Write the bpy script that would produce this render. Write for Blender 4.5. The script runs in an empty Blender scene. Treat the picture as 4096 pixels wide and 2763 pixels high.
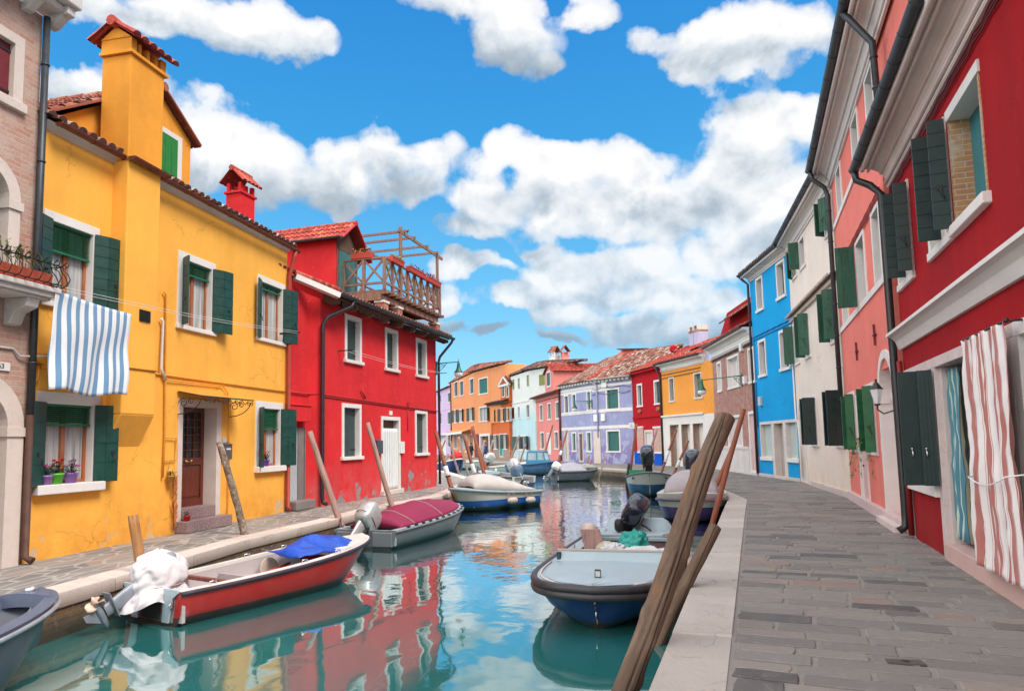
import bpy, math, random
from mathutils import Vector, Matrix
rnd = random.Random(11)
SC = bpy.context.scene
COL = SC.collection
rad = math.radians

# ------------------------------------------------------------------ camera
FPX, PW, PH = 24 / 36 * 4096, 4096, 2763
CAMH, PITCH, ROLL, PPY = 1.75, rad(5.15), rad(-1.2), 2763 / 2 + 141
CAMR = Matrix.Rotation(math.pi / 2 + PITCH, 3, 'X') @ Matrix.Rotation(ROLL, 3, 'Z')
CAMO = Vector((0, 0, CAMH))
cam_d = bpy.data.cameras.new('camera')
cam = bpy.data.objects.new('camera', cam_d)
COL.objects.link(cam)
cam_d.lens, cam_d.sensor_width = 24, 36
cam_d.shift_y = 141 / 4096
cam_d.clip_start, cam_d.clip_end = 0.05, 3000
cam.matrix_world = Matrix.Translation(CAMO) @ CAMR.to_4x4()
SC.camera = cam
WZ = -0.56                                   # water level; the quays are z = 0

# readings taken from enlarged views of the photograph: origin and scale of each view
VIEW = dict(S=(0, 0, 1), D=(0, 0, 1.7625), A=(0, 0, .8291), B=(0, 1000, .8291), C=(0, 1700, .6778), D2=(1000, 600, .6378),
            E=(1000, 1300, .6378), F=(1700, 1250, .5102), G=(2400, 1150, .5102), H=(1900, 1800, .6141), I=(2800, 0, .8291),
            J=(2900, 900, .5102), K=(3200, 1200, .7653), L=(2500, 1600, .7416), M=(1700, 1700, .17204), N=(0, 1000, .44643),
            P=(3500, 1200, .7651), Q=(2400, 1750, .25806), T=(2150, 1250, .25806), U=(1340, 850, .31888), V=(0, 2200, .35897),
            X=(3296, 400, .5102), X0=(3296, 0, .5102), Y=(2900, 1500, .38265), Z=(700, 1500, .38265))
def ray(v, x, y):
    o = VIEW[v]
    return CAMR @ Vector(((o[0] + x * o[2] - PW / 2) / FPX, -(o[1] + y * o[2] - PPY) / FPX, -1))
def gnd(v, x, y, z=0.0):                      # the point of the level z seen there
    d = ray(v, x, y)
    return CAMO + d * ((z - CAMH) / d.z)
def deep(v, x, y, Y):                         # the point at distance Y ahead seen there
    d = ray(v, x, y)
    return CAMO + d * (Y / d.y)

# ------------------------------------------------------------------ mesh building
CURX = [None]                                # extra placement for the second face of a corner house
class MB:
    def __init__(s):
        s.v, s.f, s.sm, s.t = [], [], [], []
    def add(s, vs, fs, sm=False, t=0.5):
        b = len(s.v)
        s.v += [Vector(p) for p in vs]
        for f in fs:
            s.f.append([b + i for i in f]); s.sm.append(sm); s.t.append(t)
        return s
    def box(s, x0, x1, y0, y1, z0, z1, t=.5):
        return s.add([(x, y, z) for z in (z0, z1) for y in (y0, y1) for x in (x0, x1)],
                     [(0, 2, 3, 1), (4, 5, 7, 6), (0, 1, 5, 4), (2, 6, 7, 3), (0, 4, 6, 2), (1, 3, 7, 5)], False, t)
    def obox(s, c, a, b, d, t=.5):            # centre and three half axes
        c, a, b, d = Vector(c), Vector(a), Vector(b), Vector(d)
        return s.add([c + a * i + b * j + d * k for k in (-1, 1) for j in (-1, 1) for i in (-1, 1)],
                     [(0, 2, 3, 1), (4, 5, 7, 6), (0, 1, 5, 4), (2, 6, 7, 3), (0, 4, 6, 2), (1, 3, 7, 5)], False, t)
    def beam(s, p, q, w, h, up=(0, 0, 1), t=.5):
        p, q = Vector(p), Vector(q)
        d = (q - p).normalized(); a = d.cross(Vector(up))
        if a.length < 1e-4: a = d.cross(Vector((1, 0, 0)))
        a.normalize(); b = a.cross(d)
        return s.obox((p + q) / 2, (q - p) / 2, a * w / 2, b * h / 2, t)
    def tube(s, pts, r, n=8, caps=True, sm=True, t=.5, closed=False):
        pts = [Vector(p) for p in pts]; m = len(pts)
        rs = r if isinstance(r, (list, tuple)) else [r] * m
        d0 = (pts[1] - pts[0]).normalized()
        a = d0.cross(Vector((0, 0, 1)))
        if a.length < 1e-3: a = d0.cross(Vector((1, 0, 0)))
        a.normalize(); vs = []
        for i, p in enumerate(pts):
            if closed: d = pts[(i + 1) % m] - pts[i - 1]
            else: d = pts[min(i + 1, m - 1)] - pts[max(i - 1, 0)]
            d.normalize()
            a = (a - d * a.dot(d)).normalized(); b = d.cross(a)
            vs += [p + (a * math.cos(2 * math.pi * k / n) + b * math.sin(2 * math.pi * k / n)) * rs[i] for k in range(n)]
        fs = []
        for i in range(m if closed else m - 1):
            j = (i + 1) % m
            fs += [(i * n + k, i * n + (k + 1) % n, j * n + (k + 1) % n, j * n + k) for k in range(n)]
        s.add(vs, fs, sm, t)
        if caps and not closed:
            b = len(s.v) - len(vs)
            s.f += [[b + k for k in range(n)][::-1], [b + (m - 1) * n + k for k in range(n)]]; s.sm += [False] * 2; s.t += [t] * 2
        return s
    def lathe(s, c, prof, n=16, sm=True, t=.5, M=None):
        c = Vector(c); vs = []
        for r, z in prof:
            for k in range(n):
                p = Vector((r * math.cos(2 * math.pi * k / n), r * math.sin(2 * math.pi * k / n), z))
                vs.append(c + (M @ p if M else p))
        fs = [(i * n + k, i * n + (k + 1) % n, (i + 1) * n + (k + 1) % n, (i + 1) * n + k) for i in range(len(prof) - 1) for k in range(n)]
        return s.add(vs, fs, sm, t)
    def prism(s, poly, vec, t=.5):
        n = len(poly); vec = Vector(vec); poly = [Vector(p) for p in poly]
        return s.add(poly + [p + vec for p in poly], [list(range(n))[::-1], list(range(n, 2 * n))] +
                     [(i, (i + 1) % n, n + (i + 1) % n, n + i) for i in range(n)], False, t)
    def grid(s, rows, sm=True, t=.5, close=False):
        m, n = len(rows), len(rows[0])
        vs = [p for r in rows for p in r]
        return s.add(vs, [(i * n + k, i * n + (k + 1) % n, (i + 1) * n + (k + 1) % n, (i + 1) * n + k)
                          for i in range(m - 1) for k in range(n if close else n - 1)], sm, t)
    def quad(s, *p, t=.5, sm=False): return s.add(p, [list(range(len(p)))], sm, t)
    def ball(s, c, r, n=10, m=7, sq=(1, 1, 1), t=.5):
        c = Vector(c)
        return s.grid([[c + Vector((r * sq[0] * math.sin(math.pi * i / m) * math.cos(2 * math.pi * k / n),
                                    r * sq[1] * math.sin(math.pi * i / m) * math.sin(2 * math.pi * k / n),
                                    -r * sq[2] * math.cos(math.pi * i / m))) for k in range(n)] for i in range(m + 1)], True, t, True)
    def build(s, name, mat, parent=None, bevel=0, subd=0, solid=0, fix=False):
        me = bpy.data.meshes.new(name)
        if CURX[0] is not None: s.v = [CURX[0] @ p for p in s.v]
        me.from_pydata([tuple(p) for p in s.v], [], s.f)
        me.polygons.foreach_set('use_smooth', s.sm)
        a = me.attributes.new('tone', 'FLOAT', 'FACE'); a.data.foreach_set('value', s.t)
        if fix:
            import bmesh
            bm = bmesh.new(); bm.from_mesh(me)
            bmesh.ops.remove_doubles(bm, verts=bm.verts, dist=1e-4)
            bmesh.ops.recalc_face_normals(bm, faces=bm.faces); bm.to_mesh(me); bm.free()
        me.materials.append(mat); me.update()
        o = bpy.data.objects.new(name, me); COL.objects.link(o)
        if parent: o.parent = parent
        if solid:
            m = o.modifiers.new('solid', 'SOLIDIFY'); m.thickness = solid; m.offset = 0
        if subd:
            m = o.modifiers.new('sub', 'SUBSURF'); m.levels = m.render_levels = subd
        if bevel:
            m = o.modifiers.new('bev', 'BEVEL'); m.width = bevel; m.segments = 2; m.limit_method = 'ANGLE'; m.angle_limit = rad(40)
        return o

def tag(o, label=None, cat=None, group=None, kind=None):
    if label: o['label'] = label
    if cat: o['category'] = cat
    if group: o['group'] = group
    if kind: o['kind'] = kind
    return o
def thing(name, label, cat, loc=(0, 0, 0), rz=0, group=None, M=None):
    o = bpy.data.objects.new(name, None); COL.objects.link(o)
    o.empty_display_size = .2
    if M is not None: o.matrix_world = M
    else: o.location = loc; o.rotation_euler = (0, 0, rz)
    return tag(o, label, cat, group)

class Frame:                                  # a facade: x along it, y into the building, z up
    def __init__(s, p, q, rot=0):
        s.o = Vector((p[0], p[1], 0)); d = Vector((q[0] - p[0], q[1] - p[1], 0)); s.L = d.length
        s.u = d.normalized(); s.y = Vector((-s.u.y, s.u.x, 0))
        s.M = Matrix(((s.u.x, s.y.x, 0, s.o.x), (s.u.y, s.y.y, 0, s.o.y), (0, 0, 1, 0), (0, 0, 0, 1)))
    def px(s, v, x, y, w=0):                  # photo reading -> (u, z) on the plane w metres in front of the wall
        d = ray(v, x, y); o = s.o - s.y * w
        t = (o - CAMO).dot(s.y) / d.dot(s.y); p = CAMO + d * t
        return (p - s.o).dot(s.u), p.z
    def p3(s, v, x, y, w=0):
        u, z = s.px(v, x, y, w); return Vector((u, -w, z))
    def rect(s, v, x0, y0, x1, y1, v2=None, w=0):  # top-left and bottom-right readings
        a = s.px(v, x0, y0, w); b = s.px(v2 or v, x1, y1, w)
        return (a[0], b[0], b[1], a[1])
    def world(s, u, y, z): return s.M @ Vector((u, y, z))
    def loc(s, p): return s.M.inverted() @ Vector(p)

# ------------------------------------------------------------------ materials
class NT:
    def __init__(s, m):
        m.use_nodes = True; s.t = m.node_tree; s.t.nodes.clear()
    def n(s, kind, inp=None, **kw):
        k = s.t.nodes.new('ShaderNode' + kind)
        for a, b in kw.items(): setattr(k, a, b)
        for i, val in (inp or {}).items():
            sock = k.inputs[i]
            if hasattr(val, 'links') or hasattr(val, 'is_output'): s.t.links.new(val, sock)
            else: sock.default_value = val
        return k
    def mix(s, f, a, b, mode='MIX'):
        k = s.t.nodes.new('ShaderNodeMixRGB'); k.blend_type = mode
        for i, val in enumerate((f, a, b)):
            if hasattr(val, 'is_output'): s.t.links.new(val, k.inputs[i])
            elif i == 0: k.inputs[0].default_value = val
            else: k.inputs[i].default_value = (*val[:3], 1)
        return k.outputs[0]
    def ma(s, op, a, b=0.0, c=None, clamp=False):
        k = s.t.nodes.new('ShaderNodeMath'); k.operation = op; k.use_clamp = clamp
        for i, val in enumerate((a, b, c)):
            if val is None: continue
            if hasattr(val, 'is_output'): s.t.links.new(val, k.inputs[i])
            else: k.inputs[i].default_value = val
        return k.outputs[0]
    def obj(s, sc=(1, 1, 1), rot=(0, 0, 0), loc=(0, 0, 0)):
        tc = s.n('TexCoord')
        return s.n('Mapping', {'Vector': tc.outputs['Object'], 'Scale': sc, 'Rotation': rot, 'Location': loc}).outputs[0]
    def noise(s, vec, scale, detail=4, rough=.55, dist=0):
        return s.n('TexNoise', {'Vector': vec, 'Scale': scale, 'Detail': detail, 'Roughness': rough, 'Distortion': dist}).outputs['Fac']
    def ramp(s, f, *stops, interp='LINEAR'):
        k = s.t.nodes.new('ShaderNodeValToRGB'); k.color_ramp.interpolation = interp
        e = k.color_ramp.elements
        while len(e) < len(stops): e.new(.5)
        for el, (p, c) in zip(e, stops):
            el.position = p; el.color = (c, c, c, 1) if not isinstance(c, (tuple, list)) else (*c[:3], 1)
        s.t.links.new(f, k.inputs[0]); return k.outputs[0]
    def out(s, col, rough=.7, bump=None, bs=.3, bd=.01, **kw):
        p = s.n('BsdfPrincipled', {})
        for nm, val in (('Base Color', col), ('Roughness', rough)):
            if hasattr(val, 'is_output'): s.t.links.new(val, p.inputs[nm])
            else: p.inputs[nm].default_value = (*val[:3], 1) if nm == 'Base Color' else val
        for nm, val in kw.items():
            nm = nm.replace('_', ' ')
            if hasattr(val, 'is_output'): s.t.links.new(val, p.inputs[nm])
            else: p.inputs[nm].default_value = val
        if bump is not None:
            b = s.n('Bump', {'Strength': bs, 'Distance': bd, 'Height': bump})
            s.t.links.new(b.outputs[0], p.inputs['Normal'])
        o = s.n('OutputMaterial'); s.t.links.new(p.outputs[0], o.inputs[0])
        return p
MATS = {}
def mk(name):
    m = bpy.data.materials.new(name); MATS[name] = m
    return m, NT(m)
def sc(c, k): return tuple(min(1, x * k) for x in c)
def lin(r, g, b):
    return tuple((x / 255 / 12.92 if x / 255 <= .04045 else ((x / 255 + .055) / 1.055) ** 2.4) for x in (r, g, b))

def stucco(name, c, var=.16, streak=.18, patch=None, grime=None, seed=0, bs=.35, tops=None):
    m, t = mk(name)
    v = t.obj(loc=(seed * 3.7, seed * 1.3, seed))
    big = t.noise(v, .7, 5, .6)
    col = t.mix(t.ramp(big, (.3, 0), (.72, 1)), sc(c, 1 - var), sc(c, 1 + var * .5))
    st = t.noise(t.obj((2.6, 2.6, .22), loc=(seed, 2, 0)), 1.6, 5, .65)
    col = t.mix(t.ma('MULTIPLY', t.ramp(st, (.42, 0), (.75, 1)), streak), col, sc(c, .55))
    fine = t.noise(v, 22, 4, .7)
    col = t.mix(t.ma('MULTIPLY', t.ramp(fine, (.35, 0), (.75, 1)), .12), col, sc(c, .6))
    mid = t.noise(v, 4.2, 6, .65)
    col = t.mix(t.ma('MULTIPLY', t.ramp(mid, (.56, 0), (.7, 1)), .22), col, tuple(.86 * x * 1.12 + .14 * (.7 * max(c)) for x in c))
    z = t.n('SeparateXYZ', {0: t.obj()}).outputs[2]
    hgt = fine
    if tops:                                   # a second paint above / below a level
        col2 = t.mix(t.ramp(big, (.3, 0), (.72, 1)), sc(tops[1], 1 - var), sc(tops[1], 1 + var * .5))
        wob = t.ma('ADD', z, t.ma('MULTIPLY', t.ma('SUBTRACT', t.noise(v, 1.5, 4), .5), tops[2]))
        col = t.mix(t.ma('MULTIPLY', t.ma('SUBTRACT', wob, tops[0]), tops[3], clamp=True), col, col2)
    if grime:                                  # (colour, height, strength)
        g = t.ma('MULTIPLY', t.ma('SUBTRACT', 1, t.ma('DIVIDE', z, grime[1]), clamp=True), t.ramp(t.noise(v, 1.7, 6, .7), (.35, 0), (.7, 1)))
        col = t.mix(t.ma('MULTIPLY', g, grime[2], clamp=True), col, grime[0])
    if patch:                                  # fallen render: (colour, amount, height)
        pn = t.noise(t.obj((1, 1, .8), loc=(seed * 5 + 3, 0, seed)), 1.5, 7, .62)
        w = t.ma('ADD', pn, t.ma('MULTIPLY', t.ma('SUBTRACT', 1, t.ma('DIVIDE', z, patch[2])), .22))
        k = t.ramp(w, (patch[1], 0), (patch[1] + .012, 1))
        col = t.mix(k, col, t.mix(fine, sc(patch[0], .7), sc(patch[0], 1.25)))
        hgt = t.ma('SUBTRACT', fine, t.ma('MULTIPLY', k, 1.2))
    cv = t.n('VectorMath', {0: v, 1: t.n('VectorMath', {0: t.n('TexNoise', {'Vector': v, 'Scale': 3.0, 'Detail': 4.0}).outputs['Color'], 'Scale': .5}, operation='SCALE').outputs[0]}).outputs[0]
    ce = t.n('TexVoronoi', {'Vector': cv, 'Scale': .55}, feature='DISTANCE_TO_EDGE').outputs['Distance']
    crk = t.ma('MULTIPLY', t.ramp(ce, (0, 1), (.007, 0)), t.ramp(t.noise(t.obj(loc=(seed, 9, 4)), .8, 2), (.5, 0), (.6, 1)))
    col = t.mix(t.ma('MULTIPLY', crk, .5), col, sc(c, .35))
    ch = t.ramp(t.noise(t.obj(loc=(seed * 2, 3, 8)), 3.3, 8, .72), (.69, 0), (.70, 1))
    col = t.mix(t.ma('MULTIPLY', ch, .55), col, tuple(.45 * x + .55 * .6 for x in c))
    lum = t.noise(v, 7, 5, .6)
    t.out(col, .88, t.ma('ADD', t.ma('MULTIPLY', hgt, .5), lum), bs, .006, Specular_IOR_Level=.2)
    return m
def plain(name, c, rough=.5, var=.12, metal=0, scale=6, bs=.1, **kw):
    m, t = mk(name); v = t.obj()
    n = t.noise(v, scale, 5, .6)
    col = t.mix(t.ramp(n, (.3, 0), (.75, 1)), sc(c, 1 - var), sc(c, 1 + var))
    t.out(col, t.ma('ADD', t.ma('MULTIPLY', n, .25), rough - .12), t.noise(v, scale * 9, 4), bs, .003, Metallic=metal, **kw)
    return m
def wood(name, c, dark=.45, rough=.75, stretch=(14, 14, 1.1), tone=0, moss=None):
    m, t = mk(name)
    v = t.obj(stretch); n = t.noise(v, 1.6, 6, .65, .6)
    col = t.mix(t.ramp(n, (.3, 0), (.7, 1)), sc(c, dark), sc(c, 1.2))
    b = t.noise(t.obj(), 1.3, 4)
    col = t.mix(t.ma('MULTIPLY', t.ramp(b, (.45, 0), (.7, 1)), .45), col, tuple(.55 * x + .4 * max(c) * .8 for x in c))
    cr = t.noise(t.obj(tuple(x * 1.7 for x in stretch)), 2.2, 3, .5)
    col = t.mix(t.ma('MULTIPLY', t.ramp(cr, (.6, 0), (.68, 1)), .6), col, sc(c, .18))
    t.out(col, rough, t.ma('SUBTRACT', n, t.ramp(cr, (.58, 0), (.7, 1))), .6, .008)
    return m
def stone(name, c, var=.14, rough=.75, stain=(.25, .17, .12), amt=.25, scale=1.6, bs=.3):
    m, t = mk(name); v = t.obj()
    n = t.noise(v, scale, 7, .62)
    col = t.mix(t.ramp(n, (.3, 0), (.75, 1)), sc(c, 1 - var), sc(c, 1 + var * .6))
    s2 = t.noise(v, scale * 3.1, 6, .75, 1)
    col = t.mix(t.ma('MULTIPLY', t.ramp(s2, (.54, 0), (.74, 1)), amt), col, stain)
    f = t.noise(v, 40, 4, .7)
    col = t.mix(t.ma('MULTIPLY', t.ramp(f, (.55, 0), (.75, 1)), .25), col, sc(c, .45))
    t.out(col, rough, t.ma('ADD', f, t.ma('MULTIPLY', s2, 1.5)), bs, .005)
    return m
def kerb(name, c):
    m, t = mk(name); v = t.obj(); a = t.n('Attribute', {}, attribute_name='tone').outputs['Fac']
    n = t.noise(v, 1.1, 7, .65)
    col = t.mix(a, sc(c, .84), sc(c, 1.1)); col = t.mix(t.ma('MULTIPLY', t.ramp(n, (.38, 0), (.7, 1)), .6), col, sc(c, .72))
    s2 = t.noise(v, 5.5, 7, .75, 1.2); col = t.mix(t.ma('MULTIPLY', t.ramp(s2, (.56, 0), (.7, 1)), .5), col, (.26, .15, .11))
    cv = t.n('VectorMath', {0: v, 1: t.n('VectorMath', {0: t.n('TexNoise', {'Vector': v, 'Scale': 4.0, 'Detail': 4.0}).outputs['Color'], 'Scale': .35}, operation='SCALE').outputs[0]}).outputs[0]
    ce = t.n('TexVoronoi', {'Vector': cv, 'Scale': 1.6}, feature='DISTANCE_TO_EDGE').outputs['Distance']
    cr = t.ma('MULTIPLY', t.ramp(ce, (0, 1), (.012, 0)), t.ramp(t.noise(v, 1.3, 2), (.48, 0), (.56, 1))); col = t.mix(t.ma('MULTIPLY', cr, .6), col, (.16, .10, .08))
    p = t.noise(v, 34, 4, .75); col = t.mix(t.ma('MULTIPLY', t.ramp(p, (.56, 0), (.7, 1)), .35), col, sc(c, .4))
    z = t.n('SeparateXYZ', {0: v}).outputs[2]; col = t.mix(t.ma('MULTIPLY', t.ma('SUBTRACT', -.03, z), 6, clamp=True), col, (.19, .13, .10))
    t.out(col, .82, t.ma('SUBTRACT', t.ma('ADD', p, t.ma('MULTIPLY', s2, 1.5)), cr), .5, .008); return m
def bricks(name, c1, c2, mortar, scale=1, wash=None):
    m, t = mk(name)
    tc = t.n('TexCoord'); s = t.n('SeparateXYZ', {0: tc.outputs['Object']})
    v = t.n('CombineXYZ', {0: t.ma('ADD', s.outputs[0], s.outputs[1]), 1: s.outputs[2], 2: 0.0}).outputs[0]
    w = t.n('TexNoise', {'Vector': tc.outputs['Object'], 'Scale': 7.0, 'Detail': 3.0})
    v2 = t.n('VectorMath', {0: v, 1: t.n('VectorMath', {0: w.outputs['Color'], 'Scale': .02}, operation='SCALE').outputs[0]}).outputs[0]
    b = t.n('TexBrick', {'Vector': v2, 'Color1': (*c1, 1), 'Color2': (*c2, 1), 'Mortar': (*mortar, 1), 'Scale': 1.0,
                         'Mortar Size': .008, 'Mortar Smooth': .4, 'Bias': .0, 'Brick Width': .25 * scale, 'Row Height': .07 * scale})
    col = t.mix(t.ramp(t.noise(t.obj(), 2.6, 7, .7), (.48, 0), (.62, 1)), b.outputs['Color'], wash or mortar)
    col = t.mix(t.ma('MULTIPLY', t.noise(t.obj(), 15, 4), .45), col, sc(c1, .5))
    t.out(col, .9, t.ma('ADD', t.ma('MULTIPLY', b.outputs['Fac'], -1), t.noise(t.obj(), 30, 4)), .5, .01)
    return m
def tiles_mat(name, stops, seed=0):
    m, t = mk(name)
    a = t.n('Attribute', {}, attribute_name='tone')
    col = t.ramp(a.outputs['Fac'], *stops)
    v = t.obj(loc=(seed, 0, 0))
    d = t.ramp(t.noise(v, 9, 6, .75), (.5, 0), (.7, 1))
    col = t.mix(t.ma('MULTIPLY', d, .45), col, (.05, .035, .03))
    l = t.ramp(t.noise(v, 17, 5, .7), (.58, 0), (.68, 1))
    col = t.mix(t.ma('MULTIPLY', l, .55), col, (.42, .36, .3))
    t.out(col, .9, t.noise(v, 40, 4), .4, .006)
    return m
def stripes(name, bands, width, axis=0, bump=.25):
    """bands: list of (fraction, colour) repeated every width metres along an axis of the cloth's own UV"""
    m, t = mk(name)
    uv = t.n('UVMap', {}, uv_map='cloth').outputs[0]
    s = t.n('SeparateXYZ', {0: uv}).outputs[axis]
    f = t.ma('FRACT', t.ma('DIVIDE', s, width))
    col = t.ramp(f, *bands, interp='CONSTANT')
    col = t.mix(t.ma('MULTIPLY', t.noise(t.obj(), 5, 5), .25), col, (.35, .33, .33))
    t.out(col, .85, t.noise(t.obj(), 14, 4), bump, .01, Sheen_Weight=.2)
    return m
def cloth(name, rows, uvs, mat, parent=None, thick=.006):
    n = len(rows[0]); mb = MB().grid(rows)
    o = mb.build(name, mat, parent)
    me = o.data; uvl = me.uv_layers.new(name='cloth')
    flat = [p for r in uvs for p in r]
    for l in me.loops: uvl.data[l.index].uv = flat[l.vertex_index]
    m = o.modifiers.new('solid', 'SOLIDIFY'); m.thickness = thick; m.offset = 0
    return o

# ---- shared paints and stones
WHITE = stone('white painted stone', (.74, .70, .67), .08, .7, (.42, .36, .33), .18, 2.5, .15)
ISTRIA = stone('istrian stone', (.66, .56, .50), .12, .8, (.36, .2, .14), .3, 1.4, .35)
GREYST = stone('grey white stone', (.62, .58, .55), .14, .8, (.3, .2, .16), .3, 1.7, .3)
GRANITE = None
def _granite():
    m, t = mk('granite steps'); v = t.obj()
    n = t.noise(v, 38, 5, .8); b = t.noise(v, 2, 4)
    col = t.ramp(n, (.33, (.05, .03, .035)), (.47, (.22, .14, .14)), (.6, (.42, .33, .32)), (.75, (.55, .5, .48)))
    col = t.mix(t.ma('MULTIPLY', b, .5), col, (.2, .11, .11))
    t.out(col, .6, n, .2, .004); return m
GRANITE = _granite()
DKGREEN = plain('dark green shutter paint', (.006, .052, .040), .42, .25)
DKGREEN2 = plain('black green shutter paint', (.013, .030, .028), .45, .2)
TEALSH = plain('teal shutter paint', (.008, .11, .10), .5, .3)
OLDGREEN = None
def _oldgreen():
    m, t = mk('weathered green paint'); v = t.obj((3, 3, .5))
    n = t.noise(v, 3, 6, .7)
    col = t.mix(t.ramp(n, (.3, 0), (.7, 1)), (.006, .05, .028), (.03, .12, .075))
    r = t.ramp(t.noise(t.obj(), 11, 6, .75), (.6, 0), (.64, 1))
    col = t.mix(r, col, (.16, .10, .06))
    t.out(col, .7, n, .3, .004); return m
OLDGREEN = _oldgreen()
BRIGHTGREEN = plain('bright green shutter paint', (.02, .20, .02), .5, .2)
OLIVE = plain('olive shutter paint', (.19, .24, .04), .6, .2)
SLATEGREEN = plain('slate green shutter paint', (.035, .062, .058), .5, .2)
BLUEGREEN = plain('blue green shutter paint', (.02, .16, .18), .5, .2)
SASH = wood('orange varnished wood', (.42, .12, .025), .5, .4)
DOORWOOD = wood('red brown varnished wood', (.16, .028, .012), .45, .35)
DARKGLASS = plain('dark window glass', (.02, .025, .03), .06, .2, bs=0)
CURTAIN = None
def _curtain():
    m, t = mk('grey lace curtain'); v = t.obj((11, 11, .35))
    n = t.noise(v, 2.2, 4, .6)
    col = t.ramp(n, (.3, (.20, .21, .21)), (.55, (.46, .47, .46)), (.75, (.68, .68, .66)))
    t.out(col, .3, n, .5, .02, Coat_Weight=.6, Coat_Roughness=.05); return m
CURTAIN = _curtain()
IRON = plain('black iron', (.015, .014, .014), .5, .3)
GUTTER = plain('dark grey gutter metal', (.045, .052, .060), .45, .25, .3)
PIPEBLACK = plain('black drainpipe', (.022, .022, .025), .4, .35)
RUSTPIPE = stone('rusty pipe', (.09, .035, .022), .4, .7, (.02, .015, .015), .7, 4)
COPPER = plain('copper brown gutter', (.17, .045, .022), .45, .25, .3)
COPPERRED = plain('red painted pipe', (.36, .045, .025), .5, .15)
BLINDGREEN = plain('green blind', (.008, .14, .065), .4, .15)
TERRA = [(0, (.12, .035, .02)), (.3, (.33, .075, .035)), (.55, (.42, .12, .06)), (.78, (.30, .13, .08)), (1, (.5, .4, .33))]
OLDTILE = tiles_mat('weathered roof tiles', [(0, (.045, .028, .024)), (.3, (.16, .055, .04)), (.5, (.27, .085, .055)), (.72, (.34, .22, .17)), (1, (.55, .46, .38))])
REDTILE = tiles_mat('terracotta roof tiles', [(0, (.09, .03, .02)), (.35, (.27, .065, .035)), (.7, (.38, .12, .07)), (1, (.42, .30, .23))], 4)
PAINTTILE = tiles_mat('red roof tiles', [(0, (.18, .025, .018)), (.5, (.42, .048, .03)), (1, (.52, .13, .08))], 8)
BROWNTILE = tiles_mat('dark brown roof tiles', [(0, (.03, .016, .013)), (.45, (.10, .035, .025)), (.75, (.19, .085, .06)), (1, (.42, .33, .27))], 12)
BEAMWOOD = wood('weathered rafters', (.16, .085, .055), .35)
BRICKRED = bricks('red brick', (.40, .10, .06), (.30, .075, .05), (.5, .36, .28))
BRASS = plain('brass', (.65, .42, .10), .25, .1, .9)
STEEL = plain('bright steel', (.6, .6, .62), .25, .1, .9)
GREENIRON = plain('green lamp iron', (.008, .11, .07), .4, .2)
LAMPGLASS = plain('frosted lamp glass', (.75, .75, .74), .25, .05, bs=0)
WHITEPL = plain('white plastic', (.75, .75, .74), .4, .08)
GREYBOX = plain('grey box paint', (.5, .5, .5), .5, .1)

# ---- walls
def wall_face(mb, u0, u1, z0, z1, holes, y=0.0, depth=.56, t=.5):
    us = sorted({u0, u1} | {min(max(h[i], u0), u1) for h in holes for i in (0, 1)})
    zs = sorted({z0, z1} | {min(max(h[i], z0), z1) for h in holes for i in (2, 3)})
    for a, b in zip(us, us[1:]):
        for c, d in zip(zs, zs[1:]):
            m, k = (a + b) / 2, (c + d) / 2
            if not any(h[0] < m < h[1] and h[2] < k < h[3] for h in holes):
                mb.quad((a, y, c), (b, y, c), (b, y, d), (a, y, d), t=t)
    for a, b, c, d in holes:
        a, b, c, d = max(a, u0), min(b, u1), max(c, z0), min(d, z1); e = y + depth
        mb.quad((a, y, c), (a, y, d), (a, e, d), (a, e, c)); mb.quad((b, y, d), (b, y, c), (b, e, c), (b, e, d))
        mb.quad((a, y, d), (b, y, d), (b, e, d), (a, e, d)); mb.quad((a, y, c), (a, e, c), (b, e, c), (b, y, c))
        mb.quad((a, e, c), (a, e, d), (b, e, d), (b, e, c))
def house_wall(root, mat, u0, u1, z1, holes, back=6, z0=-.05, name='wall', extra=None, top=None):
    mb = MB(); wall_face(mb, u0, u1, z0, z1, holes)
    B = back; T = top if top is not None else z1
    mb.quad((u0, 0, z0), (u0, 0, z1), (u0, B, T), (u0, B, z0)); mb.quad((u1, 0, z0), (u1, B, z0), (u1, B, T), (u1, 0, z1))
    mb.quad((u0, B, z0), (u0, B, T), (u1, B, T), (u1, B, z0)); mb.quad((u0, 0, z1), (u1, 0, z1), (u1, B, T), (u0, B, T))
    if extra: extra(mb)
    return mb.build(name, mat, root)

# ---- shutters and windows
def leaf_mb(mb, h, ang, side, w, z0, z1, n=6, horiz=True, th=.035, gap=.006):
    a = rad(ang); d = Vector((math.cos(a) * side, -math.sin(a), 0)); nrm = Vector((d.y, -d.x, 0))
    h = Vector((h[0], h[1], 0))
    if horiz:
        s = (z1 - z0) / n
        for i in range(n):
            c = h + d * w / 2 + Vector((0, 0, z0 + s * (i + .5)))
            mb.obox(c, d * w / 2, nrm * th / 2, Vector((0, 0, s / 2 - gap)), t=rnd.random())
        mb.obox(h + d * w / 2 + Vector((0, 0, (z0 + z1) / 2)), d * (w / 2 - .004), nrm * (th / 2 - .007), Vector((0, 0, (z1 - z0) / 2 - .003)))
    else:
        s = w / n
        for i in range(n):
            c = h + d * (s * (i + .5)) + Vector((0, 0, (z0 + z1) / 2))
            mb.obox(c, d * (s / 2 - gap * .7), nrm * th / 2, Vector((0, 0, (z1 - z0) / 2)), t=rnd.random())
        mb.obox(h + d * w / 2 + Vector((0, 0, (z0 + z1) / 2)), d * (w / 2 - .004), nrm * (th / 2 - .007), Vector((0, 0, (z1 - z0) / 2 - .003)))
    return h + d * w
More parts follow.
